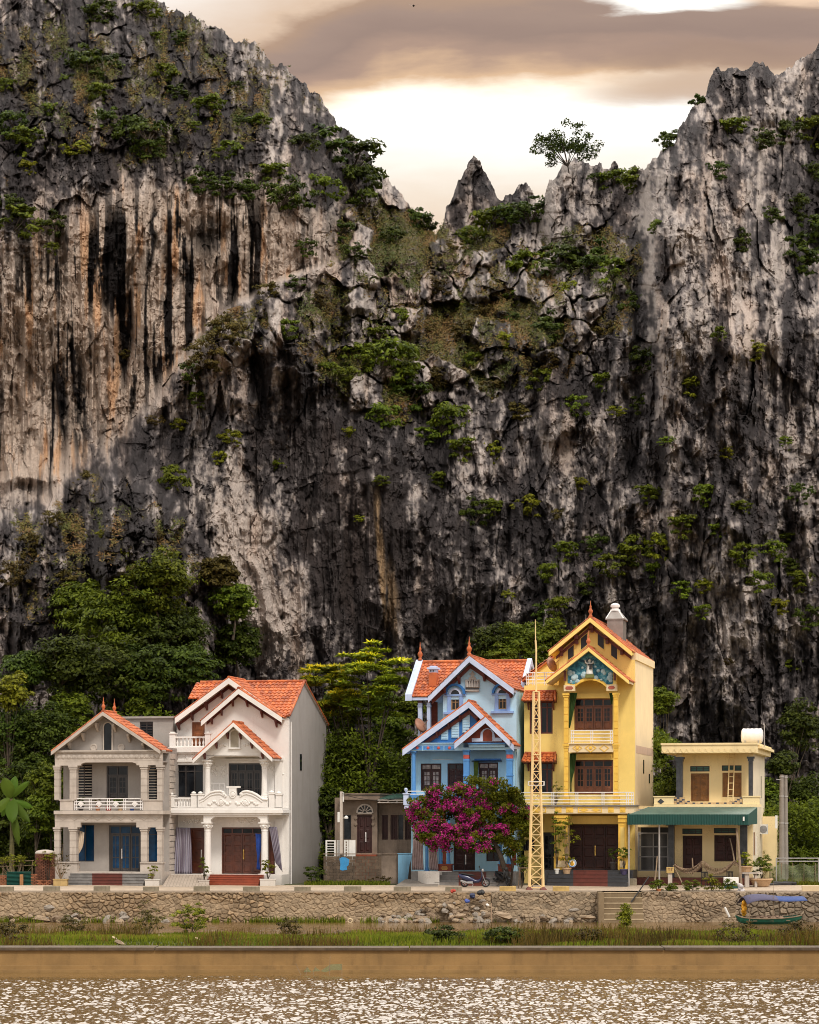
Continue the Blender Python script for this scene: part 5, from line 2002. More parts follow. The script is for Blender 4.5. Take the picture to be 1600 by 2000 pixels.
pbox(h, g, 786.5, 799.5, 1549, 1551, -.65, -.25)
pbox(h, g, 790, 800, 1572, 1580, -.55, -.25)
x, z = h.at(793, 1546, -.45)
g.lathe([(.05, -.1), (.05, 0), (.1, .05), (.12, .14), (.06, .22)], (x, -.45, z), 10)
h.part(g, 'corner_post', M_PB)
for a, b in ((857, 864), (872, 879), (830, 836.5), (974, 981), (990, 997)):
    column(h, a, b, 1562.5, 1689 if a > 840 else 1702, .02, M_MB, 'round')
g = MB()
pbox(h, g, 865, 871, 1563, 1688, .1, .2)
h.part(g, 'brick_panel', M_BRICK)
for a, b in ((855.5, 881.5), (973, 999.5)):
    g = MB()
    pbox(h, g, a, b, 1690, 1702, -.05, .45)
    pbox(h, g, a - 1, b + 1, 1687.5, 1689.8, -.1, .5)
    p = h.part(g, 'pedestal', M_BRICK)
    g = MB()
    for q in range(3):
        r_ = h.rect((a + b) / 2 - 7 + 2 * abs(q - 1), 1692.5 + q * 2.4, (a + b) / 2 + 7 - 2 * abs(q - 1), 1694.3 + q * 2.4, -.05)
        g.box(r_[0], r_[1], -.075, -.051, r_[2], r_[3])
    h.part(g, 'gold_bricks', paint('ochre_brick', (.5, .27, .07), .15, .2, None, .7, .2, 2) if a < 900 else bpy.data.materials['ochre_brick'], p)
g = MB()
pbox(h, g, 1000.5, 1007.5, 1640, 1690, .6, .8)
h.part(g, 'brick_panel', M_BRICK)
g = MB()
pbox(h, g, 803, 1008, 1702.5, 'g', -.3, dL - .003)
h.part(g, 'porch_floor', M_GRANITE)
g = MB()     # rounded white plinth at the left end of the porch
x0, x1 = h.x(812, -1), h.x(879, -1)
zc = h.z(1702, -1)
pl = [(x0, -.31)] + [(x0 + (x1 - x0) * .75 * k / 10, -.31 - 1.3 * math.sin(math.pi / 2 * min(1, k / 6))) for k in range(1, 11)] + [(x1 - .7, -.7), (x1, -.31)]
g.prism_z(pl, -.3, zc)
h.part(g, 'plinth', M_WHITE)
steps(h, 853, 995, 1703, 1726, -.3, M_GRANITE, 4, .32, (896, 950), M_REDSTEP)
m_pk = paint('pink_grey_cloth', (.36, .27, .27), .2, .35, (.18, .12, .12), .9, .2, 2.5)
curtain(h, (808, 1606), (823, 1606), (804.5, 1699), (828, 1699), -.1, m_pk, 'pinkish grey curtain at the left corner of the blue house porch', folds=6)
curtain(h, (836, 1640), (850, 1640), (839, 1699), (857, 1700), -.1, m_pk, 'pinkish grey curtain between the blue porch columns', folds=5)
g = MB()
x, z = h.at(826, 1414, 6.4)
g.lathe([(.52, -.20), (.40, -.12), (.2, -.03), (.02, 0)], (0, 0, 0), 18, 'y')
g.tube([(0, 0, -.15), (0, -.5, .05)], .02, 5)
g.tube([(0, .1, 0), (-.2, .3, -.55)], .03, 5)
M_DISH = paint('rusty_dish', (.36, .17, .11), .2, .3, None, .6, .1, 2)
o = h.part(g, 'satellite_dish', M_DISH, loc=(0, 0, 0), smooth=True)
o.location = (x, 6.4, z)
o.rotation_euler = (R(-25), 0, R(62))

# ================================================================ 5. YELLOW HOUSE
M_YEL = paint('yellow_plaster', (.90, .66, .20), .06, .3, (.50, .33, .13), .75, .15, .6, base=.5)
M_YEL2 = paint('golden_trim', (.84, .52, .08), .1, .25, None, .7, .15, 1)
M_CRM = paint('cream_plaster', (.78, .62, .39), .06, .25, (.48, .36, .22), .75, .15, .6, base=.5)
M_OWOOD = paint('orange_brown_wood', (.16, .050, .018), .3, .25, None, .4, .2, 2)
h = House('yellow_house', 'tall yellow three storey house with orange gables and a painted gable mural', 1015, .6, 1130)
H5 = h
u5 = lambda u: 1000 + u / 5.3333
v5 = lambda v: 1160 + v / 5.3333
v7 = lambda v: 1460 + v / 5.3333
dW = 1.6
XR = h.x(1240, dW)
dB = 11.2
xm = h.x(1092, dW)
zT = h.z(1338, dW)
zE = h.z(1274, dW)
hol = {'a3': h.rect(u5(185), v5(1105), u5(425), v5(1455), dW), 'a2': h.rect(u5(185), v7(150), u5(425), v7(480), dW), 'd3': h.rect(u5(650), v5(1090), u5(1050), v5(1425), dW),
       'd2': h.rect(u5(650), v7(130), u5(1055), v7(490), dW), 'g1': h.rect(1058, 1626, 1083, 1700, dW), 'g0': h.rect(1022, 1640, 1044, 1662, dW), 'd1': h.rect(u5(600), v7(800), u5(1110), v7(1272), dW)}
g = MB()
g.wall(.02, XR, -.3, zT, dW, dW + .22, list(hol.values()))
g.wall(xm, XR, zT + .002, zE, dW, dW + .22, [])
g.prism([(xm, zE + .002), (XR, zE + .002), (XR, h.z(1284, dW) + .35), h.at(1154, 1220, dW), (xm, h.z(1274, dW) + .02)], dW, dW + .22)
h.part(g, 'wall', M_YEL)
g = MB()
g.box(XR - .22, XR + .012, dW + .223, dB, -.3, h.z(1290, dW))
h.part(g, 'side_wall', M_CRM)
g = MB()
g.box(XR - .25, XR + .10, dW + .0, dB + .1, h.z(1290, dW) + .002, h.z(1276, dW))
h.part(g, 'parapet', M_CRM)
g = MB()
g.box(XR - .1, XR + .022, dW + .5, dB - .02, h.at(1260, 1473, 5)[1], h.at(1260, 1458, 5)[1])
h.part(g, 'band', paint('pinkish_band', (.55, .38, .27), .08, .2, None, .75, .1, 1))
for px, pt, pb in ((1261, 1484, 1511), (1271.5, 1512, 1530)):
    y_ = 6.0 if px < 1265 else 9.0
    g = MB()
    g.box(XR - .05, XR + .03, y_ - .25, y_ + .25, h.at(px, pb, y_)[1], h.at(px, pt, y_)[1])
    h.part(g, 'slit_window', M_GLASS)
g = MB()
g.box(.02, .22, dW + .223, dB, -.3, zT)
g.box(.02, XR - .23, dB - .2, dB, -.3, zE)
g.box(xm + .0, xm + .2, dW + .223, dB - .203, zT, zE)
g.box(.223, XR - .23, dW + .223, dB - .203, zT - .2, zT - .003)
h.part(g, 'back_wall', M_YEL)
gable_roof(h, (1152.8, 1207), (1072, 1273.5), (1235, 1273.5), .8, dB + .2, M_YEL, bw=.26, th=.16, soffit=M_YEL, name='gable_roof')
g = MB()
A_ = h.at(1153.5, 1221, 1.2)
for px, py in ((1085, 1281), (1232, 1281)):
    E_ = h.at(px, py, 1.2)
    g.prism([E_, A_, (A_[0], A_[1] - .2), (E_[0], E_[1] - .2)], dW - .1, dW - .003)
h.part(g, 'eave_trim', M_BRKT)
for u, vt, vb in ((520, 555, 645), (680, 430, 525), (838, 325, 405), (995, 430, 525), (1148, 555, 640)):
    r_ = h.rect(u5(u - 15), v5(vt), u5(u + 15), v5(vb), dW)
    g = MB()
    g.box(r_[0], r_[1], dW - .22, dW - .003, r_[2], r_[3])
    g.box(r_[0] - .04, r_[1] + .04, dW - .5, dW - .221, r_[3] - .25, r_[3])
    h.part(g, 'bracket', M_BRKT)
for q in ([(585, 690), (585, 580), (646, 528), (646, 648)], [(720, 585), (720, 465), (784, 410), (784, 530)], [(895, 530), (895, 408), (960, 462), (960, 580)], [(1035, 640), (1035, 515), (1098, 565), (1098, 688)]):
    P = ppoly(h, [(u5(a), v5(b)) for a, b in q], dW)
    g = MB()
    c_ = (sum(p[0] for p in P) / 4, sum(p[1] for p in P) / 4)
    O_ = [(c_[0] + (p[0] - c_[0]) * 1.16, c_[1] + (p[1] - c_[1]) * 1.1) for p in P]
    for i in range(4):
        g.prism([P[i], P[(i + 1) % 4], O_[(i + 1) % 4], O_[i]], dW - .06, dW - .003)
    f_ = h.part(g, 'window', M_YEL)
    g = MB()
    g.prism(P, dW - .02, dW - .002)
    h.part(g, 'pane', paint('dark_mesh', (.016, .014, .018), .2, .1, None, .6, .1, 2) if q[0][0] == 585 else bpy.data.materials['dark_mesh'], f_)
# steel ventilator on the roof
M_ZINC = paint('zinc_sheet', (.30, .265, .24), .15, .35, (.22, .17, .14), .38, .15, 1.5, metal=.5)
dV = 6.0
bx = h.rect(u5(985), v5(275), u5(1165), v5(430), dV)
g = MB()
x0, x1 = bx[0], bx[1]
xc = (x0 + x1) / 2 - .1
zt_, zb_ = bx[3], bx[2] - .6
zk = h.at(1200, v5(168), dV)[1]
zq = h.at(1200, v5(85), dV)[1]
g.box(x0 + .05, x1 - .05, dV, dV + 1.7, zb_, zt_)
g.box(x0 - .06, x1 + .04, dV - .08, dV + 1.78, zt_ + .002, zt_ + .07)
k = .24
vs = [(x0 - .03, dV - .05, zt_ + .07), (x1, dV - .05, zt_ + .07), (x1, dV + 1.75, zt_ + .07), (x0 - .03, dV + 1.75, zt_ + .07), (xc - k, dV + .6, zk), (xc + k, dV + .6, zk), (xc + k, dV + 1.1, zk), (xc - k, dV + 1.1, zk)]
g.add(vs, [(0, 1, 5, 4), (1, 2, 6, 5), (2, 3, 7, 6), (3, 0, 4, 7), (4, 5, 6, 7)])
ve = h.part(g, 'roof_ventilator', M_ZINC)
g = MB()
hh_ = zq - zk
g.lathe([(.33, 0), (.31, .18 * hh_), (.22, .22 * hh_), (.22, .45 * hh_), (.30, .5 * hh_), (.30, .72 * hh_), (.22, .9 * hh_), (.08, hh_)], (xc, dV + .85, zk), 16)
h.part(g, 'cowl', M_STEEL, ve)
for i in range(4):
    a, b = vs[i], vs[i + 4]
    g = MB()
    g.tube([a, b], .04, 5)
    h.part(g, 'seam', M_STEEL, ve)
for px, py, d_, s_ in ((u5(820), v5(236), 1.0, .85), (u5(797), v5(548), -.4, .85)):
    x, z = h.at(px, py, d_)
    finial(h, (x, d_, z), s=s_)
# bay with mural gable
zb0 = h.z(1350, 0)
arc = [(u5(655), v5(955)), (u5(680), v5(932)), (u5(715), v5(908)), (u5(765), v5(888)), (u5(820), v5(880)), (u5(875), v5(888)), (u5(925), v5(908)), (u5(960), v5(932)), (u5(985), v5(955))]
g = MB()
g.prism(ppoly(h, [(1103, 1340), (1103, 1303), (1150.5, 1272), (1204, 1308), (1204, 1340), (u5(985), 1340)] + arc[::-1] + [(u5(655), 1340)], .05), .05, .3)
h.part(g, 'gable_wall', M_YEL)


def mural_mat():
    m, t, b, o = new_mat('mural_sky')
    tc = nd(t, 'ShaderNodeTexCoord').outputs['Object']
    n = noise(t, tc, 2.6, 5, .6, .6)
    n3 = noise(t, tc, 7, 4, .55)
    c = ramp(t, mt(t, 'ADD', n, mt(t, 'MULTIPLY', mt(t, 'SUBTRACT', n3, .5), .2)), [(.32, (.006, .045, .085)), (.48, (.012, .13, .21)), (.58, (.07, .27, .36)), (.72, (.35, .50, .55))])
    t.links.new(c, b.inputs['Base Color'])
    b.inputs['Roughness'].default_value = .7
    return m


g = MB()
mp = [(u5(582), v5(930)), (u5(582), v5(770)), (u5(800), v5(606)), (u5(1052), v5(790)), (u5(1052), v5(935)), (u5(1000), v5(945))]
ins = [(a, b - 3.2) for a, b in arc]
g.prism(ppoly(h, mp + ins[::-1] + [(u5(640), v5(940))], .05), .02, .049)
mu = h.part(g, 'mural', mural_mat())
m_cl = paint('painted_cloud', (.42, .55, .60), .25, .5, (.10, .25, .32), .8, .2, 3)
g = MB()
rr = random.Random(5)
for i in range(46):
    u, v = rr.uniform(592, 1045), rr.uniform(735, 925)
    top = 606 + abs(u - 803) * .74
    bot = 880 - 0 + abs(u - 820) ** 2 * .0016
    if v < top + 62 or v > bot + 8 or abs(u - 805) < 52:
        continue
    x, z = h.at(u5(u), v5(v), .02)
    r_ = rr.uniform(.08, .19)
    g.lathe([(r_, 0), (r_ * .85, .03), (r_ * .45, .06), (.01, .07)], (x, .02, z), 9, 'y')
h.part(g, 'clouds', m_cl, mu)
g = MB()
x, z = h.at(u5(805), v5(770), .02)
for k in range(20):
    a = 2 * math.pi * k / 20
    g.prism([(x + .12 * math.cos(a - .06), z + .25 + .12 * math.sin(a - .06)), (x + .50 * math.cos(a), z + .25 + .50 * math.sin(a)), (x + .12 * math.cos(a + .06), z + .25 + .12 * math.sin(a + .06))], .006, .019)
h.part(g, 'rays', paint('pale_gold', (.62, .52, .38), .1, .1, None, .7, .1, 2), mu)
zf0, zf1 = h.at(u5(810), v5(838), 0)[1], h.at(u5(810), v5(690), 0)[1]
xf = h.at(u5(810), v5(838), 0)[0]
g = MB()
H_ = zf1 - zf0
g.lathe([(.22, 0), (.23, .05), (.19, .3 * H_), (.15, .62 * H_), (.10, .8 * H_), (.06, .84 * H_)], (xf, -.03, zf0), 12)
g.tube([(xf - .08, -.06, zf0 + .74 * H_), (xf - .24, -.09, zf0 + .82 * H_), (xf - .26, -.1, zf0 + 1.02 * H_)], .055, 7, .035)
g.tube([(xf + .08, -.06, zf0 + .74 * H_), (xf + .22, -.09, zf0 + .80 * H_), (xf + .22, -.1, zf0 + .94 * H_)], .055, 7, .035)
g.lathe([(.02, 0), (.075, .04), (.085, .1), (.06, .17), (.01, .2)], (xf, -.04, zf0 + .84 * H_), 10)
fg = h.part(g, 'painted_figure', M_WHT)
fg.parent = mu
g = MB()
g.box(xf + .02, xf + .16, -.26, -.20, zf0 + .35 * H_, zf0 + .72 * H_)
g.box(xf - .08, xf + .16, -.2, -.12, zf0 + .62 * H_, zf0 + .74 * H_)
h.part(g, 'sash', M_BLACK, mu)
g = MB()
r_ = h.rect(u5(772), v5(842), u5(858), v5(876), 0)
g.box(r_[0], r_[1], -.25, .02, r_[2], r_[3])
h.part(g, 'ledge', paint('mossy_green', (.16, .17, .05), .2, .3, None, .8, .2, 2), mu)
g = MB()
P0, P1 = ppoly(h, arc, 0), ppoly(h, [(a + (a - u5(820)) * .0, b + 3.4) for a, b in arc], 0)
for i in range(len(arc) - 1):
    g.prism([P0[i], P0[i + 1], P1[i + 1], P1[i]], -.08, .32)
h.part(g, 'arch', M_YEL2)
for a, b in ((540, 655), (985, 1090)):
    g = MB()
    pbox(h, g, u5(a), u5(b), v5(948), v5(1012), -.10, .4)
    o = h.part(g, 'impost', M_CRM)
    g = MB()
    r_ = h.rect(u5(a + 15), v5(962), u5(b - 15), v5(996), -.1)
    zc, dz = (r_[2] + r_[3]) / 2, (r_[3] - r_[2]) / 2
    g.prism([(r_[0], zc), (r_[0] + .1, zc + dz), (r_[1] - .1, zc + dz), (r_[1], zc), (r_[1] - .1, zc - dz), (r_[0] + .1, zc - dz)], -.13, -.101)
    h.part(g, 'lozenge', paint('brick_red_lozenge', (.42, .10, .06), .1, .1, None, .7, .1, 2) if a == 540 else bpy.data.materials['brick_red_lozenge'], o)
gable_roof(h, (1150, 1265), (1066.6, 1330), (1228.8, 1330), -.6, dW + .4, M_YEL, bw=.2, th=.15, soffit=M_CRM, name='bay_roof')
for u in (557, 1076):
    r_ = h.rect(u5(u - 11), v5(800), u5(u + 11), v5(905), .05)
    g = MB()
    g.box(r_[0], r_[1], -.2, .047, r_[2], r_[3])
    h.part(g, 'bracket', M_BRKT)
for a, b in ((u5(535), u5(590)), (u5(1055), u5(1110))):
    column(h, a + 1, b - 1, v5(1034), 1452, .03, M_YEL2, name='column')
    column(h, a + 1, b - 1, 1453, 1572, .03, M_YEL2, name='column')
    g = MB()
    pbox(h, g, a - 1, b + 1, 1555, 1572.5, -.04, .5)
    h.part(g, 'pedestal', M_YEL2)
g = MB()
pbox(h, g, u5(592), u5(1053), v5(1565), v5(1650), .06, .22)
pbox(h, g, u5(590), u5(1055), v5(1555), v5(1564), -.03, .3)
g.box(h.x(u5(592), .22), h.x(u5(1053), .22), .223, dW - .003, h.z(1469, .1), h.z(1466, .1))
h.part(g, 'balcony_front', M_CRM)
for k, u in enumerate((682, 820, 962)):
    x, z = h.at(u5(u), v5(1605), .06)
    g = MB()
    s_ = .30 if k != 1 else .36
    for (rr0, rr1, y) in ((s_, s_ * .78, .03),):
        P = [(x - rr0, z), (x, z + rr0 * .8), (x + rr0, z), (x, z - rr0 * .8)]
        Q = [(x - rr1, z), (x, z + rr1 * .8), (x + rr1, z), (x, z - rr1 * .8)]
        for i in range(4):
            g.prism([P[i], P[(i + 1) % 4], Q[(i + 1) % 4], Q[i]], y, .058)
    if k < 2:
        g.lathe([(.12, 0), (.1, .03), (.02, .04)], (x, .058, z), 8, 'y')
    h.part(g, 'ornament', M_YEL2)
x0, x1 = h.x(u5(612), .1), h.x(u5(1053), .1)
rail(h, x0, x1, h.z(1451.5, .1), h.z(1427, .1), .12, M_STEEL, [x0 + .1, (x0 + x1) / 2, x1 - .1], 4)
for pt, pb in ((v5(1040), v5(1088)), (v7(68), v7(128))):
    g = MB()
    pbox(h, g, u5(672), u5(1035), pt, pb - 3, dW - .35, dW - .003)
    pbox(h, g, u5(668), u5(1040), pb - 3.2, pb, dW - .45, dW - .002)
    h.part(g, 'lintel', M_YEL)
door(h, hol['d3'], dW + .06, M_OWOOD, 4, 1, glass_part=.62, pane=M_GLASS, transom=.5, label='orange brown glazed balcony doors')
door(h, hol['d2'], dW + .06, M_OWOOD, 4, 1, glass_part=.70, pane=M_GLASS, transom=.45)
for k in ('a3', 'a2'):
    window(h, hol[k], dW + .06, M_BRKT, M_GLASS, 4, 1, .08, transom=.45, bars=None)
for pt, pb in ((1350, 1368), (1471, 1488)):
    g = MB()
    xa, xb_ = h.x(1024, dW), h.x(1088, dW)
    zt_, zb_ = h.z(pt, dW - .1), h.z(pb, dW - .7)
    tiles(g, [(xa, dW - .75, zb_), (xb_, dW - .75, zb_), (xb_ - .1, dW - .02, zt_), (xa + .1, dW - .02, zt_)], .24, .26)
    ridge(g, (xa + .1, dW - .1, zt_ + .03), (xb_ - .1, dW - .1, zt_ + .03), .07)
    ridge(g, (xa, dW - .74, zb_ + .05), (xa + .1, dW - .03, zt_ + .05), .07)
    ridge(g, (xb_, dW - .74, zb_ + .05), (xb_ - .1, dW - .03, zt_ + .05), .07)
    o = h.part(g, 'tiled_awning', M_TILE)
    g = MB()
    g.add([(xa, dW - .75, zb_ - .02), (xb_, dW - .75, zb_ - .02), (xb_, dW - .003, zt_ - .03), (xa, dW - .003, zt_ - .03), (xa, dW - .003, zb_ - .1), (xb_, dW - .003, zb_ - .1)], [(0, 1, 2, 3), (0, 4, 5, 1), (0, 3, 4), (1, 5, 2)])
    h.part(g, 'underside', M_BRKT, o)
    brackets(h, [(1033, pb + 1), (1082, pb + 1)], dW, M_BRKT, .08, .55, .5)
# main balcony
g = MB()
x0, x1 = .02, h.x(1239, -.6)
g.box(x0, x1, -.6, dW - .003, h.z(1589, -.6), h.z(1573.5, -.6) - .05)
h.part(g, 'balcony_slab', M_CRM)
g = MB()
g.box(x0 - .02, x1 + .05, -.7, dW - .004, h.z(1573.5, -.6) - .048, h.z(1573, -.6) + .03)
h.part(g, 'balcony_floor', M_GRANITE)
for a, b, di in ((1032, 1067, 1), (1084, 1097, 0), (1106, 1120, 0), (1129, 1176, 2), (1188, 1199, 0), (1211, 1222, 0)):
    r_ = h.rect(a, 1576.5, b, 1587, -.6)
    g = MB()
    if di:
        g.wall(*r_, -.63, -.603, [(r_[0] + .06, r_[1] - .06, r_[2] + .05, r_[3] - .05)])
        for q in range(di):
            x = r_[0] + (r_[1] - r_[0]) * (q + .5) / di
            z = (r_[2] + r_[3]) / 2
            w_ = (r_[1] - r_[0]) / di * .4
            g.prism([(x - w_, z), (x, z + .11), (x + w_, z), (x, z - .11)], -.625, -.602)
    else:
        g.box(r_[0], r_[1], -.62, -.602, r_[2], r_[3])
        x, z = (r_[0] + r_[1]) / 2, (r_[2] + r_[3]) / 2
        g.prism([(x - .1, z), (x, z + .1), (x + .1, z), (x, z - .1)], -.64, -.621)
    h.part(g, 'ornament', M_YEL2)
rail(h, .05, x1 - .05, h.z(1572.5, -.55), h.z(1548, -.55), -.55, M_STEEL, [.1, h.x(1080, -.55), h.x(1127, -.55), h.x(1178, -.55), h.x(1226, -.55), x1 - .1], 4)
# terrace rail and lean-to at the stair head
x0, x1 = .1, h.x(1084, dW)
rail(h, x0, x1, zT + .02, h.z(1313, dW), dW + .1, M_STEEL, [x0 + .1, x0 + .5, x1 - .6], 4, .028)
P = [h.at(1086, 1278, 5.5), h.at(1030, 1322, 5.5), (h.at(1030, 1322, 5.5)[0], zT), (h.at(1092, 1322, 5.5)[0], zT), h.at(1092, 1278, 5.5)]
g = MB()
g.prism(P, 5.5, 5.7)
h.part(g, 'stair_head', M_YEL)
g = MB()
tiles(g, [(P[1][0] - .3, 8.5, P[1][1] - .15), (P[1][0] - .3, 5.3, P[1][1] - .15), (P[0][0] + .1, 5.3, P[0][1] + .12), (P[0][0] + .1, 8.5, P[0][1] + .12)])
g.prism([(P[1][0] - .3, P[1][1] - .2), (P[0][0] + .1, P[0][1] + .07), (P[0][0] + .1, P[0][1] - .05), (P[1][0] - .3, P[1][1] - .32)], 5.3, 8.5)
h.part(g, 'stair_roof', M_TILE)
g = MB()
x, z = h.at(u5(440), v5(722), 3.2)
g.lathe([(.48, -.20), (.36, -.12), (.2, -.03), (.02, 0)], (0, 0, 0), 18, 'y')
g.tube([(0, 0, -.1), (0, -.5, .05)], .02, 5)
g.tube([(0, .1, 0), (.1, .3, -1.2)], .03, 5)
g.tube([(.1, .1, 0), (.35, .1, -.6)], .02, 5)
o = h.part(g, 'satellite_dish', M_DISH, smooth=True)
o.location = (x, 3.2, z)
o.rotation_euler = (R(-20), 0, R(60))
# ground floor
for a, b, nm in ((1083, 1108, 0), (1208, 1224, 1)):
    g = MB()
    pbox(h, g, a, b, 1613, 1676, -.4, .1)
    pbox(h, g, a - 1, b + 1, 1592, 1598, -.5, .2)
    pbox(h, g, a - .5, b + .5, 1598.3, 1603, -.45, .15)
    pbox(h, g, a - 1, b + 1, 1603.3, 1606, -.48, .18)
    pbox(h, g, a, b, 1606.3, 1612.7, -.42, .12)
    c_ = h.part(g, 'column', M_YEL2)
    g = MB()
    pbox(h, g, a + 4, b - 4, 1616, 1674, -.43, -.403)
    h.part(g, 'panel', M_YEL, c_)
    g = MB()
    pbox(h, g, a - 1, b + 1, 1676.3, 1699, -.5, .2)
    pbox(h, g, a - 2, b + 2, 1673.8, 1676, -.56, .25)
    p = h.part(g, 'pedestal', M_YEL2)
    g = MB()
    pbox(h, g, a + 3, b - 3, 1681, 1694, -.53, -.503)
    h.part(g, 'panel', M_CRM, p)
g = MB()
pbox(h, g, u5(600), u5(1110), 1594, 1609, dW - .4, dW - .003)
h.part(g, 'lintel', M_YEL)
door(h, hol['d1'], dW + .06, M_REDWOOD, 4, 4, handle=M_BRASS, label='very dark wooden front doors with brass handles')
door(h, hol['g1'], dW + .06, M_BLACK, 1, 1, glass_part=.95, pane=M_GLASS)
window(h, hol['g0'], dW + .06, M_ALU, M_GLASS, 5, 1, .05)
g = MB()
pbox(h, g, 1056, 1236, 1699.5, 'g', -.6, dW - .003)
h.part(g, 'porch_floor', paint('black_granite', (.035, .035, .040), .2, .3, None, .35, .1, 2))
steps(h, 1071, 1228, 1699.5, 1724, -.6, bpy.data.materials['black_granite'], 4, .3, (1120, 1187), M_REDSTEP)
curtain(h, (u5(600), v5(1030)), (u5(682), v5(1030)), (u5(593), v5(1400)), (u5(606), v5(1395)), .7, m_gc2, 'dark green curtain swept left on the upper balcony of the yellow house', folds=4)
curtain(h, (u5(1012), v5(1035)), (u5(1050), v5(1032)), (u5(1035), v5(1150)), (u5(1050), v5(1150)), .7, m_gc2, 'short dark green curtain at the right of the upper yellow balcony', folds=3)
curtain(h, (u5(600), v7(60)), (u5(672), v7(60)), (u5(606), v7(462)), (u5(624), v7(462)), .7, m_gc2, 'dark green curtain hanging left on the middle balcony of the yellow house', folds=4, pinch=(.78, u5(612), .6))

# ================================================================ 6. CREAM HOUSE
M_CR2 = paint('pale_cream_plaster', (.84, .67, .37), .06, .3, (.42, .32, .17), .75, .15, .6, base=.6)
M_MARB = paint('black_marble', (.035, .036, .042), .5, .35, (.16, .16, .17), .3, .1, 3)
h = House('cream_house', 'small flat roofed pale yellow two storey house with black marble columns', 1290, .4, 1400)
H6 = h
u8 = lambda u: 1220 + u / 4.2105
v8 = lambda v: 1400 + v / 4.2105
dW = 1.5
XR = h.x(u8(1055), dW)
XL = h.x(u8(425), dW)
XG = h.x(1245, dW)
zR = h.z(v8(300), dW)
zF = h.z(v8(735), 0)
ho = {'u1': h.rect(u8(545), v8(465), u8(697), v8(697), dW), 'u2': h.rect(u8(805), v8(460), u8(963), v8(660), dW), 't1': h.rect(u8(540), v8(405), u8(700), v8(450), dW), 't2': h.rect(u8(800), v8(400), u8(963), v8(445), dW)}
hg = {'d1': h.rect(u8(478), v8(978), u8(640), v8(1280), dW), 'd2': h.rect(u8(738), v8(974), u8(920), v8(1190), dW), 'q1': h.rect(u8(475), v8(920), u8(640), v8(965), dW), 'q2': h.rect(u8(735), v8(915), u8(920), v8(958), dW), 'gt': h.rect(1246, 1616, 1306, 1702, dW)}
g = MB()
g.wall(XL, XR, zF + .0, zR, dW, dW + .2, list(ho.values()))
g.wall(XG, XR, -.3, zF - .002, dW, dW + .2, list(hg.values()))
h.part(g, 'wall', M_CR2)
g = MB()
g.box(XR - .2, XR + .01, dW + .203, 11, -.3, zR)
g.box(XL, XL + .2, dW + .203, 11, zF, zR)
g.box(XG, XG + .2, dW + .203, 11, -.3, zF)
g.box(XL, XR - .2, 11.003, 11.2, -.3, zR)
h.part(g, 'side_wall', paint('white_cream_plaster', (.70, .60, .44), .06, .3, (.45, .36, .22), .8, .15, .6))
y_ = 8.5
g = MB()
g.box(XR + .0, XR + .03, 7.8, 8.1, h.at(1490, v8(670), y_)[1], h.at(1490, v8(490), y_)[1])
h.part(g, 'slit_window', M_GLASS)
g = MB()
xa, xb = h.x(u8(305), -.3), h.x(u8(1085), -.3)
g.box(xa, xb, -.3, 11.6, h.z(v8(298), 0), h.z(v8(232), 0))
g.box(xa - .05, xb + .05, -.36, 11.65, h.z(v8(232), 0) + .002, h.z(v8(216), 0))
h.part(g, 'roof', M_CR2)
g = MB()
n = 15
for i in range(n):
    a, b = xa + (xb - xa) * i / n, xa + (xb - xa) * (i + 1) / n
    zc = h.z(v8(258), 0)
    P = [(a + (b - a) * k / 8, zc - .24 * math.sin(math.pi * k / 8)) for k in range(9)]
    for k in range(8):
        (x0_, z0_), (x1_, z1_) = P[k], P[k + 1]
        g.prism([(x0_, z0_), (x1_, z1_), (x1_, z1_ - .05), (x0_, z0_ - .05)], -.33, -.303)
h.part(g, 'scallops', M_CR2)
g = MB()
g.box(XR + .011, XR + .6, 1.0, 11.4, h.z(v8(262), 1), h.z(v8(240), 1))
h.part(g, 'side_cornice', M_CR2)
for a, b in ((425, 478), (1020, 1053)):
    g = MB()
    x0, x1, zt_, zb_ = h.x(u8(a), .4), h.x(u8(b), .4), h.z(v8(345), .4), zF
    g.box(x0, x1, .4, .8, zb_, zt_ - .003)
    g.box(x0 - .1, x1 + .1, .3, .9, zt_, zt_ + .12)
    g.box(x0 - .04, x1 + .04, .36, .84, zt_ - .16, zt_ - .002)
    h.part(g, 'column', M_MARB)
    g = MB()
    g.box(x0 + .05, x1 - .05, .45, .75, zt_ + .122, h.z(v8(298), .4))
    h.part(g, 'capital', M_CR2)
M_TEAK = paint('worn_brown_shutter', (.20, .085, .022), .3, .4, None, .6, .3, 2)
M_TEAL = glass('teal_glass', (.05, .13, .10), .25)
door(h, (ho['u1'][0], ho['u1'][1], zF + .15, ho['u1'][3]), dW + .05, M_TEAK, 2, 5)
door(h, ho['u2'], dW + .05, M_TEAK, 2, 4, name='shutter')
for k in ('t1', 't2'):
    window(h, ho[k], dW + .05, M_BLACK, M_TEAL, 3, 2, .06, name='transom')
for k in ('q1', 'q2'):
    window(h, hg[k], dW + .05, M_BLACK, M_TEAL, 3, 2, .06, name='transom')
door(h, (hg['d1'][0], hg['d1'][1], .45, hg['d1'][3]), dW + .06, M_REDWOOD, 2, 4)
door(h, hg['d2'], dW + .06, M_REDWOOD, 2, 3, name='shutter')
r_ = hg['gt']
M_GATE = paint('grey_gate_steel', (.25, .245, .25), .12, .2, None, .45, .1, 2)
g = MB()
zm = r_[2] + (r_[3] - r_[2]) * .88
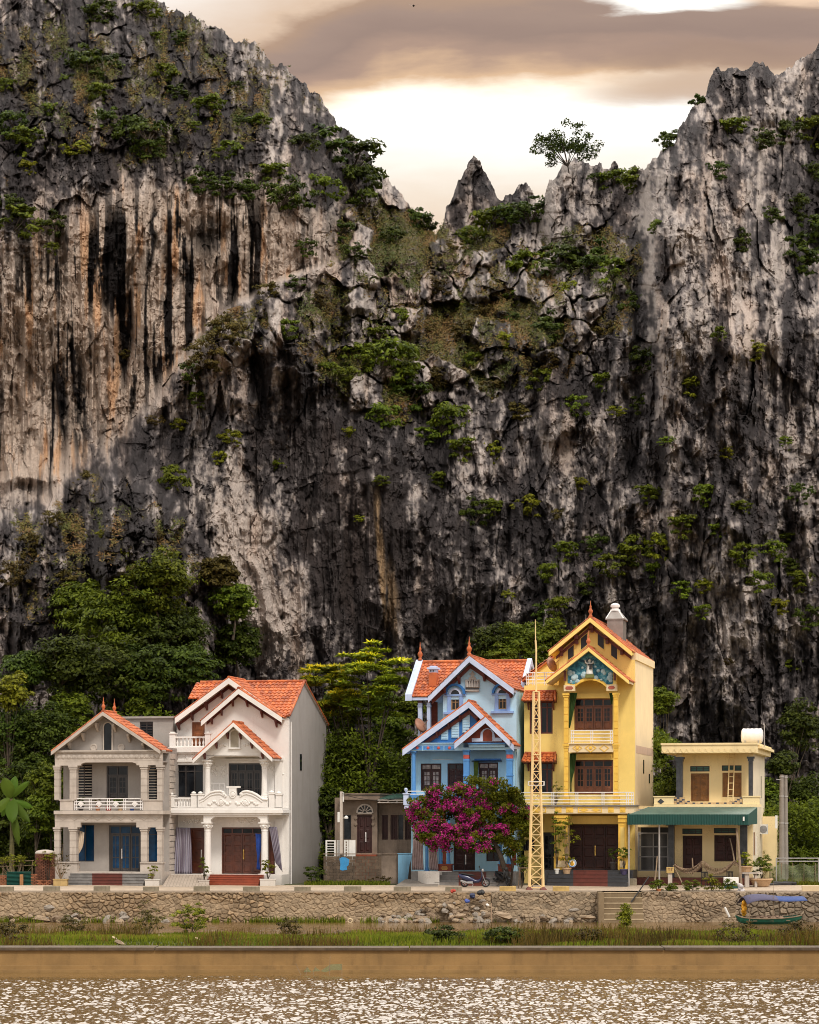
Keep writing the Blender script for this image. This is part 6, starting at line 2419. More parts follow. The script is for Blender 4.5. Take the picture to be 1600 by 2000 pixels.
g.wall(r_[0] + .003, r_[1] - .003, r_[2], zm, dW + .02, dW + .1, [(r_[0] + .08, (r_[0] + r_[1]) / 2 - .04, r_[2] + .08, zm - .08), ((r_[0] + r_[1]) / 2 + .04, r_[1] - .08, r_[2] + .08, zm - .08)])
for k in (.37, .63):
    z = r_[2] + (zm - r_[2]) * k
    g.box(r_[0] + .08, r_[1] - .08, dW + .03, dW + .09, z - .035, z + .035)
gt = h.part(g, 'gate', M_GATE)
g = MB()
for k in range(26):
    x = r_[0] + .1 + (r_[1] - r_[0] - .2) * k / 25
    g.tube([(x, dW + .11, r_[2] + .05), (x, dW + .11, zm - .05)], .012, 4)
h.part(g, 'bars', M_GATE, gt)
g = MB()
g.box(r_[0] + .01, r_[1] - .01, dW + .3, dW + .35, r_[2], r_[3])  # near-black sheet closing the opening behind the bars
h.part(g, 'dark_backing', paint('dark_backing', (.018, .016, .016), .3, .2, None, .5, .1, 2), gt)
# balcony parapet with tile pattern
g = MB()
pbox(h, g, u8(240), u8(1110), v8(720), v8(742), -.12, dW - .003)
h.part(g, 'balcony_slab', M_CR2)
for a, b in ((242, 405), (975, 1110)):
    g = MB()
    pbox(h, g, u8(a), u8(b), v8(662), v8(719), -.05, .15)
    pbox(h, g, u8(a - 6), u8(b + 8), v8(651), v8(661), -.10, .2)
    p = h.part(g, 'parapet', M_CR2)
    if a == 242:
        g = MB()
        x, z = h.at(u8(300), v8(697), 0)
        g.prism([(x - .2, z), (x, z + .17), (x + .2, z), (x, z - .17)], -.08, -.052)
        h.part(g, 'ornament', M_MARB, p)
prng = random.Random(3)
ptop = lambda u: 660 if u < 480 or u > 900 else (684 if u < 530 or u > 840 else 705)
cells_d, cells_l = MB(), MB()
for i in range(26):
    u = 408 + i * 21.6
    j = 0
    while 732 - (j + 1) * 14 >= ptop(u) - 4:
        r2 = h.rect(u8(u), v8(732 - (j + 1) * 14), u8(u + 21.4), v8(732 - j * 14), 0)
        (cells_d if (i + j * 2) % 3 == 0 else cells_l).box(r2[0] + .006, r2[1] - .006, 0, .15, r2[2] + .006, r2[3] - .006)
        j += 1
p = h.part(cells_l, 'parapet', paint('tan_block', (.55, .37, .2), .15, .3, None, .7, .2, 2))
h.part(cells_d, 'dark_blocks', paint('slate_block', (.055, .06, .085), .2, .2, None, .6, .2, 2), p)
for a, b in ((360, 408), (950, 1008)):
    g = MB()
    x0, x1, zt_ = h.x(u8(a), .4), h.x(u8(b), .4), h.z(v8(895), .4)
    g.box(x0, x1, .4, .85, -.2, zt_ - .003)
    g.box(x0 - .12, x1 + .12, .28, .97, zt_, zF - .3)
    h.part(g, 'column', M_MARB)
g = MB()
g.box(XG, XR + .1, -.4, dW - .003, -.3, .42)
g.box(XG + 2.2, XR - .5, -.75, -.403, -.3, .22)
h.part(g, 'porch_floor', M_REDSTEP)
g = MB()     # annex and air conditioner on the right flank
x0 = XR + .012
g.box(x0, x0 + .9, 9.2, 11.2, -.3, h.at(1500, v8(820), 9.2)[1])
h.part(g, 'annex', M_CR2)
x0, z0 = XR + .02, h.at(1490, v8(965), 8.0)[1]
g = MB()
g.box(x0, x0 + .42, 7.2, 8.1, z0, z0 + .62)
o = h.part(g, 'air_conditioner', M_WHT)
g = MB()
g.lathe([(.24, 0), (.24, .02), (.06, .03), (.05, .05)], (x0 + .2, 7.2, z0 + .31), 14, 'y')
h.part(g, 'fan_grille', M_GATE, o)
g = MB()
g.tube([(XR + .05, 3.2, h.at(1478, v8(1130), 3)[1]), (XR + .05, 3.2, h.at(1478, v8(985), 3)[1])], .04, 6)
h.part(g, 'downpipe', M_STEEL)
g = MB()
g.wall(XR + .014, XR + .03, h.at(1466, v8(1140), 1.5)[1], h.at(1466, v8(950), 1.5)[1], 2.0, 2.8, [])
h.part(g, 'side_shutter', M_TEAK)

# ================================================================ PROPS ALONG THE ROAD
def gp(px, y, z=None):
    """point on the ground seen at photo column px, y metres behind the house line"""
    return Vector(((px - 800) * (CD + y) / F, y, gz(y) + .085 * (-7.6 < y < -1.3) if z is None else z))


def zat(py, y):
    return CH + (HY - py) * (CD + y) / F


def xat(px, y):
    return (px - 800) * (CD + y) / F


M_KERB = paint('mossy_kerb_concrete', (.24, .20, .14), .2, .6, (.08, .065, .04), .9, .5, 2)
M_KERBY = paint('yellow_kerb_paint', (.50, .34, .12), .2, .5, (.25, .18, .09), .85, .4, 2)
kb = MB()
kb.box(-.48, .48, -.14, .14, 0, .30)
k0 = None
for i, (px, lab) in enumerate(((11, 'at the left edge below the brick stacks'), (101, 'below the planter of the grey house'), (199, 'below the red steps of the grey house'), (295, 'below the white block planter'), (394, 'below the left foot of the red tiled steps'),
                               (491, 'below the right end of the red tiled steps'), (591, 'below the cement flank of the white house'), (689, 'below the brick wall with the blue patch'), (786, 'below the concrete apron'), (886, 'below the parked scooter'))):
    if k0 is None:
        k0 = kb.build('kerb_block', M_KERB, bevel=.025)
        o = k0
    else:
        o = k0.copy()
        COL.objects.link(o)
    o.location = (xat(px, -7.75), -7.75, TZ + .056)
    o.rotation_euler = (0, 0, random.uniform(-.04, .04))
    o.scale = (random.uniform(.95, 1.06), 1, random.uniform(.9, 1.05))
    tag(o, 'grey kerb block on the wall edge ' + lab, 'kerb block', 'kerb blocks along the road edge')
k1 = None
for px, lab in ((992, 'yellow painted kerb block left of the lattice mast'), (1096, 'yellow painted kerb block right of the lattice mast')):
    if k1 is None:
        o = k1 = kb.build('kerb_block', M_KERBY, bevel=.025)
    else:
        o = k1.copy()
        COL.objects.link(o)
    o.location = (xat(px, -7.75), -7.75, TZ + .056)
    tag(o, lab, 'kerb block', 'kerb blocks along the road edge')
o = kb.build('kerb_block', M_CRM, bevel=.025)
o.location = (xat(1586, -7.7), -7.7, TZ + .056)
o.scale = (1.2, 1, 1.1)
tag(o, 'pale concrete kerb block on the wall edge at the right edge of the photo', 'kerb block', 'kerb blocks along the road edge')


# --- brick yard at the far left
def bricks(px0, px1, pyt, y, name, label, rows_y=2, ragged=True, seed=1):
    rr = random.Random(seed)
    g = MB()
    x0, x1, z1 = xat(px0, y), xat(px1, y), zat(pyt, y)
    z0 = gz(y) - .02
    nz = max(2, int((z1 - z0) / .085))
    for d in range(rows_y):
        for k in range(nz):
            x = x0 + (.1 if k % 2 else 0)
            while x < x1 - .06:
                if not (ragged and k > nz * .5 and rr.random() < .18 * (k / nz)):
                    g.rv = rr.random()
                    w = .205
                    g.box(x + rr.uniform(0, .02), min(x + w, x1 + .05), y + d * .115 + rr.uniform(0, .02), y + d * .115 + .105, z0 + k * .085, z0 + k * .085 + .072)
                x += .22
    o = g.build(name, M_BRK2, loc=((x0 + x1) / 2, y + .1, z0))
    return tag(o, label, 'bricks')


M_BRK2 = paint('old_red_brick', (.30, .105, .045), .25, .5, (.09, .04, .025), .85, .4, 3, rndv=.7)
bricks(-22, 12, 1709, -.9, 'brick_stack', 'low stack of orange bricks left of the green metal sheet', seed=1)
bricks(60, 71, 1705, -.95, 'brick_stack', 'narrow brick pier just right of the green metal sheet', seed=2)
bricks(71, 97, 1717, -1.3, 'brick_stack', 'tumbled brick heap at the foot of the round brick tank', 3, seed=3)
t_ = thing('brick_tank', 'round dark brick cistern with a pale lid beside the grey house', 'cistern', gp(88, .6))
g = MB()
for k in range(22):
    for q in range(16):
        a = 2 * math.pi * (q + .5 * (k % 2)) / 16
        g.rv = random.random()
        c_, s_ = math.cos(a), math.sin(a)
        r_ = .56
        p0 = Vector((c_ * r_, s_ * r_, k * .085))
        tx, ty = -s_ * .10, c_ * .10
        ox, oy = c_ * .05, s_ * .05
        vs = [(p0.x - tx - ox, p0.y - ty - oy, p0.z), (p0.x + tx - ox, p0.y + ty - oy, p0.z), (p0.x + tx + ox, p0.y + ty + oy, p0.z), (p0.x - tx + ox, p0.y - ty + oy, p0.z)]
        g.add(vs + [(v[0], v[1], v[2] + .072) for v in vs], [(0, 3, 2, 1), (4, 5, 6, 7), (0, 1, 5, 4), (1, 2, 6, 5), (2, 3, 7, 6), (3, 0, 4, 7)])
g.build('brick_shell', paint('dark_brick', (.17, .06, .03), .25, .5, (.04, .02, .015), .85, .4, 3, rndv=.6), t_)
g = MB()
g.lathe([(.6, 1.87), (.62, 1.95), (.5, 2.07), (.2, 2.13), (.02, 2.14)], (0, 0, 0), 16)
g.build('lid', M_RAW, t_, smooth=True)
g = MB()
x0, x1, z0, z1 = xat(13, -1), xat(60, -1), gz(-1) - .02, zat(1703, -1)
n = 22
rows = []
for k in range(n + 1):
    z = z0 + (z1 - z0) * k / n
    yy_ = -1 + (.03 if k % 2 else -.03)
    rows.append([(x0, yy_, z), (x1, yy_ + .05, z + .03)])
g.grid(rows)
o = g.build('metal_sheet', paint('green_corrugated_sheet', (.012, .075, .058), .2, .5, (.04, .03, .02), .5, .1, 1.5), loc=((x0 + x1) / 2, -1, z0))
tag(o, 'dark green corrugated metal sheet propped among the brick stacks', 'metal sheet')
s = o.modifiers.new('thick', 'SOLIDIFY')
s.thickness = .01
g = MB()
g.box(xat(39, -1.15), xat(45.5, -1.15), -1.25, -1.1, gz(-1.2), zat(1708, -1.15))
o = g.build('post', paint('orange_wood_post', (.34, .16, .06), .2, .4, None, .8, .4, 2), loc=(xat(42, -1.15), -1.18, gz(-1.2)))
tag(o, 'short orange brown post standing before the green metal sheet', 'post')
t_ = thing('trellis', 'rough stick trellis with trailing vines left of the brick cistern', 'trellis', gp(30, .2))
B = t_.location
g = MB()
for px in (-12, 5, 24, 44, 62):
    g.tube([(xat(px, .2) - B.x, 0, -.1), (xat(px + 1, .2) - B.x, .05, zat(1682, .2) - B.z)], .04, 5, .03)
for py in (1683, 1692):
    g.tube([(xat(-20, .2) - B.x, 0, zat(py + 2, .2) - B.z), (xat(66, .2) - B.x, .02, zat(py - 2, .2) - B.z)], .03, 5)
g.build('sticks', paint('weathered_stick', (.16, .11, .06), .3, .4, None, .9, .4, 3), t_)
TRELLIS = t_


# --- planters and pots
def planter(px0, px1, pyt, y, mat, label, depth=.6):
    g = MB()
    x0, x1, z1 = xat(px0, y), xat(px1, y), zat(pyt, y)
    zb = gz(y) + .08
    g.box(x0, x1, y, y + depth, zb, z1 - .06)
    g.box(x0 - .03, x1 + .03, y - .03, y + depth + .03, z1 - .058, z1)
    o = g.build('planter', mat, loc=((x0 + x1) / 2, y + depth / 2, zb), bevel=.015)
    tag(o, label, 'planter')
    return Vector(((x0 + x1) / 2, y + depth / 2, z1))


M_OCH = paint('ochre_concrete', (.42, .29, .12), .15, .5, (.2, .14, .07), .85, .4, 2)
PL1 = planter(104, 131, 1717, -1.9, M_OCH, 'square ochre concrete planter at the left of the grey stone steps')
PL2 = planter(283, 311, 1718, -1.9, M_WHITE, 'low white block planter at the right of the grey stone steps')
PL3 = planter(508, 538, 1717, -1.9, M_WHITE, 'low white block planter right of the red tiled steps')
PL4 = planter(388, 408, 1719, -1.7, M_RAW, 'small cement planter left of the red tiled steps', .5)


def pot(p, r, hgt, mat, label, prof=None, cat='pot'):
    g = MB()
    g.lathe([(r * .62, 0), (r * .7, .02), (r * .95, hgt * .8), (r * 1.08, hgt * .82), (r * 1.08, hgt), (r * .9, hgt), (r * .85, hgt * .88), (.01, hgt * .86)] if prof is None else prof, tuple(p), 16)
    o = g.build('flower_pot', mat, loc=p, smooth=False)
    tag(o, label, cat)
    return Vector((p[0], p[1], p[2] + hgt))


M_TERR = paint('terracotta', (.40, .15, .06), .15, .3, None, .8, .2, 3)
M_TANP = paint('tan_pot', (.50, .33, .19), .12, .3, None, .7, .2, 3)
M_DKP = paint('dark_glazed_pot', (.035, .028, .028), .3, .2, None, .3, .1, 3)
bal = H1.z(1584, .6)
POTS = []
for px, r_, hh_, mm, lab in ((158, .2, .3, M_DKP, 'dark pot with a round green bush at the left of the grey balcony'), (191, .16, .28, M_TERR, 'terracotta pot in the middle of the grey balcony'),
                             (212, .2, .26, paint('red_bowl', (.35, .03, .025), .1, .2, None, .5, .1, 3), 'red bowl planter before the grey balcony door'), (235, .18, .26, M_TANP, 'tan pot with a spiky plant at the right of the grey balcony'),
                             (258, .16, .22, paint('blue_bowl', (.03, .07, .25), .1, .2, None, .5, .1, 3), 'small blue bowl at the right end of the grey balcony')):
    POTS.append(pot(H1.w(H1.x(px, .8), .8, bal), r_, hh_, mm, lab))
pf = H5.z(1699.5, -.9)
P5 = pot(H5.w(H5.x(1088, -.85), -.85, pf - .28), .16, .36, M_WHT, 'white pot standing on the black steps left of the terracotta one')
P5b = pot(H5.w(H5.x(1107, -.9), -.9, pf - .28), .27, .42, M_TANP, 'round tan pot on the black steps under the climbing plant')
P5c = pot(H5.w(H5.x(1197, -.5), -.5, pf), .22, .5, M_DKP, 'dark glazed pot on the porch right of the dark front doors')
P5d = pot(H5.w(H5.x(1219, -1.1), -1.1, pf - .28), .24, .35, paint('violet_glaze', (.06, .05, .12), .2, .2, None, .35, .1, 3), 'dark violet pot at the right end of the black steps')
# painted plate leaning by the yellow house door
x, z = H5.at(1118, 1686, -.7)
g = MB()
g.lathe([(.26, 0), (.255, .02), (.01, .03)], (0, 0, 0), 24, 'y')
pl_ = thing('display_plate', 'round white plate with a yellow gourd and blue rim beside the dark front doors', 'plate', H5.w(x, -.7, z - .27), H5.a)
o = g.build('dish', M_WHT, pl_)
o.location = (0, 0, .27)
g = MB()
for k in range(24):
    a, b = 2 * math.pi * k / 24, 2 * math.pi * (k + 1) / 24
    g.prism([(.20 * math.cos(a), .20 * math.sin(a)), (.20 * math.cos(b), .20 * math.sin(b)), (.235 * math.cos(b), .235 * math.sin(b)), (.235 * math.cos(a), .235 * math.sin(a))], -.036, -.020)
o = g.build('rim', M_MB, pl_)
o.location = (0, 0, .27)
g = MB()
g.lathe([(.115, 0), (.10, .03), (.02, .045)], (0, -.024, -.05), 14, 'y')
g.lathe([(.07, 0), (.06, .03), (.02, .04)], (.0, -.026, .07), 12, 'y')
o = g.build('gourd', paint('painted_gourd', (.75, .42, .03), .1, .1, None, .6, .1, 3), pl_)
o.location = (0, 0, .27)
g = MB()
g.box(-.18, .18, -.06, .16, 0, .04)
g.tube([(-.12, -.04, .04), (-.12, .12, .3)], .015, 5)
g.tube([(.12, -.04, .04), (.12, .12, .3)], .015, 5)
g.build('stand', M_REDWOOD, pl_)
g = MB()
x0, x1 = xat(1226, -1.4), xat(1244, -1.4)
g.box(x0, x1, -1.5, -.9, gz(-1.4), gz(-1.4) + .5)
o = g.build('stone_block', M_KERB, loc=((x0 + x1) / 2, -1.2, gz(-1.4)), bevel=.04)
tag(o, 'rough grey stone block beside the front post of the green awning', 'stone block')

# --- garden wall, blue wall and gate in front of the old house
w_ = thing('garden_wall', 'low dark block wall with a bright blue paint patch before the old house', 'wall', gp(705, 2.2))
B = w_.location
g = MB()
x0, x1, z1 = xat(632, 2.2), xat(745, 2.2), zat(1669, 2.2)
for k in range(9):
    zz = gz(2.2) - .1 + k * .2
    x = x0 - B.x + (.2 if k % 2 else 0) - .2
    while x < x1 - B.x:
        g.rv = random.random()
        a, b = max(x, x0 - B.x), min(x + .39, x1 - B.x)
        if b - a > .03 and zz + .1 < z1:
            g.box(a + .004, b - .004, random.uniform(0, .012), .2, zz - B.z, min(zz + .192, z1) - B.z)
        x += .4
g.build('blocks', paint('sooty_block', (.13, .09, .06), .3, .6, (.035, .028, .02), .9, .5, 2, rndv=.6), w_)
g = MB()
g.box(x0 - B.x - .02, xat(777, 2.2) - B.x, -.03, .25, z1 - B.z + .002, z1 - B.z + .06)
g.box(x1 - B.x + .003, xat(777, 2.2) - B.x, .02, .2, -.1, z1 - B.z)
g.build('render', M_OLD, w_)
g = MB()
P = [(663, 1677), (668, 1674), (676, 1675), (682, 1679), (681, 1690), (677, 1693), (678, 1699), (669, 1700.5), (664, 1699), (665, 1688)]
g.prism([(xat(a, 2.2) - B.x, zat(b, 2.2) - B.z) for a, b in P], -.012, -.001)
g.build('paint_patch', paint('sky_blue_patch', (.04, .27, .56), .15, .35, (.10, .12, .12), .8, .3, 2), w_)
g = MB()
x0, x1 = xat(777.5, 1.9), xat(806, 1.9)
g.prism([(x0, gz(1.9) - .1), (xat(795, 1.9), gz(1.9) - .1), (xat(800, 1.9), zat(1690, 1.9)), (x1, zat(1668, 1.9)), (x0, zat(1668, 1.9))], 1.9, 2.1)
g.box(x0 - .03, x1 + .03, 1.86, 2.14, zat(1668, 1.9) + .002, zat(1666.5, 1.9))
o = g.build('boundary_wall', paint('faded_blue_plaster', (.16, .34, .50), .1, .4, (.10, .14, .17), .8, .2, 1), loc=(x0, 2, gz(2)))
tag(o, 'short light blue boundary wall sloping down beside the pink curtain', 'wall')
t_ = thing('iron_gate', 'white painted iron gate with fine bars above the dark block wall', 'gate', gp(665, 3.0))
B = t_.location
for i, (a, b) in enumerate(((636, 656), (658, 664), (672, 681), (682, 694.5))):
    g = MB()
    x0, x1, z0, z1 = xat(a, 3) - B.x, xat(b, 3) - B.x, 0, zat(1641, 3) - B.z
    g.wall(x0, x1, z0, z1, -.03, .03, [(x0 + .1, x1 - .1, z0 + .1, z1 - .08)] if i in (0, 2) else [])
    p = g.build('leaf' if i != 3 else 'sheet_panel', M_WHT, t_)
    if i in (0, 2):
        g = MB()
        n = 16
        for k in range(n):
            z = z0 + .1 + (z1 - z0 - .2) * k / n
            g.box(x0 + .1, x1 - .1, -.02, .015, z, z + .045)
        g.build('bars', M_WHT, p)
t_ = thing('utility_pole', 'square weathered concrete pole with meter boxes before the old house', 'utility pole', gp(666.5, 2.6))
B = t_.location
g = MB()
g.box(xat(664, 2.6) - B.x, xat(669.5, 2.6) - B.x, -.1, .1, -.2, zat(1546, 2.6) - B.z)
g.build('shaft', M_RAW, t_)
for a, b, c, d, nm in ((669.6, 672, 1548, 1566, 'insulator_box'), (659.5, 663.8, 1586, 1606, 'meter_box')):
    g = MB()
    g.box(xat(a, 2.6) - B.x, xat(b, 2.6) - B.x, -.16, .06, zat(d, 2.6) - B.z, zat(c, 2.6) - B.z)
    g.build(nm, M_WHT, t_)
g = MB()
g.tube([(.1, -.05, zat(1599, 2.6) - B.z), (.3, -.2, zat(1594, 2.6) - B.z)], .02, 5)
g.lathe([(.12, -.1), (.13, -.02), (.07, .06), (.02, .09)], (.32, -.22, zat(1596, 2.6) - B.z), 10)
g.build('lamp', M_WHT, t_)

# concrete apron and tiled ramp
g = MB()
vs = [(xat(770, -2.2), -2.3, gz(-2.3) + .09), (xat(856, -2.2), -2.3, gz(-2.3) + .09), (xat(856, 1), -.2, 2.22), (xat(812, 1), .9, 2.26), (xat(792, 1), .9, 2.26)]
g.add(vs + [(v[0], v[1], 1.5) for v in vs], [(0, 1, 2, 3, 4), (0, 5, 6, 1), (4, 9, 5, 0), (3, 8, 9, 4), (1, 6, 7, 2)])
o = g.build('apron', paint('grey_concrete_apron', (.21, .18, .15), .12, .4, (.1, .08, .06), .9, .4, 1))
o['kind'] = 'structure'
m, t, b, o = new_mat('paving_tile')
tc = nd(t, 'ShaderNodeTexCoord').outputs['Object']
bt = nd(t, 'ShaderNodeTexBrick')
t.links.new(tc, bt.inputs['Vector'])
bt.offset = 0
bt.inputs['Scale'].default_value = 2.6
bt.inputs['Color1'].default_value = (.46, .38, .31, 1)
bt.inputs['Color2'].default_value = (.38, .31, .25, 1)
bt.inputs['Mortar'].default_value = (.2, .16, .12, 1)
bt.inputs['Mortar Size'].default_value = .03
bt.inputs['Brick Width'].default_value = .5
bt.inputs['Row Height'].default_value = .5
t.links.new(bt.outputs[0], b.inputs['Base Color'])
b.inputs['Roughness'].default_value = .7
g = MB()
vs = [(xat(316, -2.6), -2.7, gz(-2.7) + .095), (xat(404, -2.6), -2.7, gz(-2.7) + .095), (xat(404, .6), .35, 2.55), (xat(331, .6), .75, 2.55)]
g.add(vs + [(v[0], v[1], 1.5) for v in vs], [(0, 1, 2, 3), (0, 4, 5, 1), (1, 5, 6, 2), (2, 6, 7, 3), (3, 7, 4, 0)])
o = g.build('paved_ramp', m)
o['kind'] = 'structure'

# --- lattice mast on the road edge
M_MAST = paint('cream_yellow_mast_paint', (.86, .62, .30), .06, .2, (.5, .3, .15), .5, .1, 2)
ym = -6.2
mb_ = gp(1047.5, ym)
mast = thing('lattice_mast', 'tall cream yellow lattice mast with a thin pole top before the yellow house', 'mast', mb_)
hz = [0, zat(1475, ym) - mb_.z, zat(1352, ym) - mb_.z]
wv = [13.6 / F * (CD + ym), 7.0 / F * (CD + ym), 5.0 / F * (CD + ym)]


def mw(z):
    return float(np.interp(z, hz, wv))


cnr = [(-1, -1), (1, -1), (1, 1), (-1, 1)]
for sx_, sy_ in cnr:
    g = MB()
    g.tube([(sx_ * mw(z), sy_ * mw(z), z) for z in (0, hz[1], hz[2])], .068, 4)
    g.build('leg', M_MAST, mast)
g = MB()
z, k = .12, 0
while z < hz[2] - .4:
    st_ = .62
    z2_ = min(z + st_, hz[2])
    for i in range(4):
        a, b = cnr[i], cnr[(i + 1) % 4]
        A_ = Vector((a[0] * mw(z), a[1] * mw(z), z))
        B_ = Vector((b[0] * mw(z), b[1] * mw(z), z))
        A2 = Vector((a[0] * mw(z2_), a[1] * mw(z2_), z2_))
        B2 = Vector((b[0] * mw(z2_), b[1] * mw(z2_), z2_))
        g.tube([A_, B_], .03, 4)
        g.tube([A_, B2] if k % 2 else [B_, A2], .03, 4)
    z, k = z2_, k + 1
g.build('bracing', M_MAST, mast)
g = MB()
for z in (hz[1], hz[2]):
    g.box(-mw(z) - .05, mw(z) + .05, -mw(z) - .05, mw(z) + .05, z, z + .05)
g.build('plate', M_MAST, mast)
g = MB()
g.tube([(0, 0, hz[2]), (0, 0, zat(1268, ym) - mb_.z), (-.04, 0, zat(1250, ym) - mb_.z)], .055, 8)
g.tube([(-.04, 0, zat(1250, ym) - mb_.z), (-.05, 0, zat(1210, ym) - mb_.z)], .03, 6, .018)
g.build('pole', M_MAST, mast)
g = MB()
z0, z1 = zat(1534, ym) - mb_.z, zat(1526.5, ym) - mb_.z
for z in (z0, z1):
    P = [(-.46, -.42, z), (.46, -.42, z), (.46, .42, z), (-.46, .42, z), (-.46, -.42, z)]
    g.tube(P, .022, 4)
for a, b in ((-.46, -.42), (.46, -.42), (.46, .42), (-.46, .42)):
    g.tube([(a, b, z0), (a, b, z1)], .022, 4)
g.build('bracket_frame', M_STEEL, mast)
for sx_, sy_ in cnr:
    g = MB()
    w0 = mw(0)
    g.add([(sx_ * w0 - .2, sy_ * w0 - .2, 0), (sx_ * w0 + .2, sy_ * w0 - .2, 0), (sx_ * w0 + .2, sy_ * w0 + .2, 0), (sx_ * w0 - .2, sy_ * w0 + .2, 0), (sx_ * w0, sy_ * w0, .24)], [(0, 1, 4), (1, 2, 4), (2, 3, 4), (3, 0, 4), (3, 2, 1, 0)])
    g.build('foot', M_BRKT, mast)
# trestle beside the mast
t_ = thing('trestle', 'thin wooden trestle with a hanging rope left of the mast foot', 'trestle', gp(1026, -4.5))
g = MB()
for x in (-.32, .32):
    g.tube([(x - .1, -.2, 0), (x, 0, 1.2)], .03, 5)
    g.tube([(x + .12, .2, 0), (x, 0, 1.2)], .03, 5)
g.tube([(-.42, 0, 1.2), (.42, 0, 1.22)], .035, 5)
g.tube([(-.3, -.03, 1.18)] + [(-.3 + .6 * k / 8, -.03, 1.18 - .28 * math.sin(math.pi * k / 8)) for k in range(1, 8)] + [(.3, -.03, 1.18)], .015, 4)
g.build('frame', paint('grey_brown_wood', (.17, .115, .075), .3, .4, None, .9, .4, 3), t_)


# --- motor scooter
def scooter(name, label, loc, rz, body, dark=False):
    s_ = thing(name, label, 'scooter', loc, rz)
    M_TYRE = paint('tyre_rubber', (.018, .017, .017), .2, .2, None, .8, .2, 4)
    M_CHR = (bpy.data.materials.get('alloy') or paint('alloy', (.36, .35, .35), .1, .2, None, .35, .05, 3, metal=.5)) if not dark else M_BLACK
    for x, r_ in ((-.62, .25), (.64, .265)):
        g = MB()
        n = 20
        for k in range(n):       # tyre ring
            pass
        ring = []
        for k in range(n + 1):
            a = 2 * math.pi * k / n
            ring.append((x + (r_ - .045) * math.cos(a), 0, r_ + (r_ - .045) * math.sin(a)))
        g.tube(ring, .048, 8, cap=False)
        wh = g.build('wheel', M_TYRE, s_, smooth=True)
        g = MB()
        g.tube([(x + (r_ - .085) * math.cos(2 * math.pi * k / n), 0, r_ + (r_ - .085) * math.sin(2 * math.pi * k / n)) for k in range(n + 1)], .018, 6, cap=False)
        for k in range(5):
            a = 2 * math.pi * k / 5 + .3
            g.tube([(x, 0, r_), (x + (r_ - .085) * math.cos(a), 0, r_ + (r_ - .085) * math.sin(a))], .022, 5)
        g.lathe([(.05, -.05), (.05, .05)], (x, 0, r_), 10, 'y')
        g.build('rim', M_CHR, wh)
    g = MB()      # rear body with tail, tank tunnel and footboard
    secs = [(-.98, .74, .05, .06), (-.88, .68, .11, .13), (-.68, .60, .14, .17), (-.42, .53, .15, .19), (-.2, .44, .13, .17), (.0, .36, .11, .11), (.2, .36, .10, .10), (.36, .44, .09, .12)]
    rows = []
    for x, z, w, hh_ in secs:
        rows.append([(x, w * math.cos(2 * math.pi * k / 10), z + hh_ * math.sin(2 * math.pi * k / 10)) for k in range(11)])
    g.grid(rows)
    g.add(rows[0][:10], [tuple(range(10))])
    g.build('body', body, s_, smooth=True)
    g = MB()
    rows = []
    for x, z, w, hh_ in ((-.86, .83, .10, .03), (-.7, .80, .14, .05), (-.45, .755, .15, .055), (-.2, .735, .14, .055), (-.02, .70, .09, .03)):
        rows.append([(x, w * math.cos(2 * math.pi * k / 10), z + hh_ * math.sin(2 * math.pi * k / 10)) for k in range(11)])
    g.grid(rows)
    g.build('seat', M_TYRE, s_, smooth=True)
    g = MB()      # leg shield and front fender
    rows = []
    for x, z, w in ((.34, .36, .14), (.42, .55, .20), (.47, .75, .19), (.44, .92, .14), (.38, 1.0, .08)):
        rows.append([(x - .05 * abs(k - 4) / 4 * 1.0, w * (k - 4) / 4, z) for k in range(9)])
    g.grid(rows)
    rows = []
    for k in range(9):
        a = math.pi * (.12 + .76 * k / 8)
        rows.append([(.64 + .31 * math.cos(a), y, .265 + .31 * math.sin(a)) for y in (-.07, -.04, .04, .07)])
    g.grid(rows)
    o = g.build('leg_shield', body, s_, smooth=True)
    so = o.modifiers.new('thick', 'SOLIDIFY')
    so.thickness = .025
    g = MB()
    for y in (-.075, .075):
        g.tube([(.64, y, .265), (.50, y, .62)], .022, 6)
    g.tube([(.5, 0, .6), (.40, 0, 1.02)], .03, 6)
    g.build('fork', M_CHR, s_)
    g = MB()
    g.tube([(.28, -.34, 1.04), (.36, -.2, 1.06), (.40, 0, 1.03), (.36, .2, 1.06), (.28, .34, 1.04)], .018, 6)
    g.build('handlebar', M_TYRE, s_)
    g = MB()
    g.lathe([(.03, -.1), (.10, -.06), (.12, 0), (.10, .06)], (.46, 0, 1.0), 12, 'x')
    g.build('headlight', M_CHR, s_, smooth=True)
    for y in (-.3, .3):
        g = MB()
        g.tube([(.3, y, 1.05), (.27, y * 1.15, 1.2)], .01, 5)
        g.lathe([(.06, -.012), (.065, 0), (.05, .014)], (.26, y * 1.2, 1.23), 10, 'x')
        g.build('mirror', M_TYRE, s_)
    g = MB()
    g.tube([(-.18, -.16, .26), (-.45, -.18, .27), (-.86, -.19, .40)], [.03, .055, .06], 8)
    g.box(-.45, -.12, -.14, .12, .2, .36)
    g.build('exhaust', M_CHR, s_)
    g = MB()
    g.box(-1.0, -.96, -.06, .06, .6, .7)
    g.build('tail_light', paint('red_lens', (.35, .02, .015), .1, .1, None, .3, .05, 4) if 'red_lens' not in bpy.data.materials else bpy.data.materials['red_lens'], s_)
    g = MB()
    g.tube([(-.1, -.12, .2), (-.18, -.3, .0)], .015, 5)
    g.build('kickstand', M_CHR, s_)
    return s_


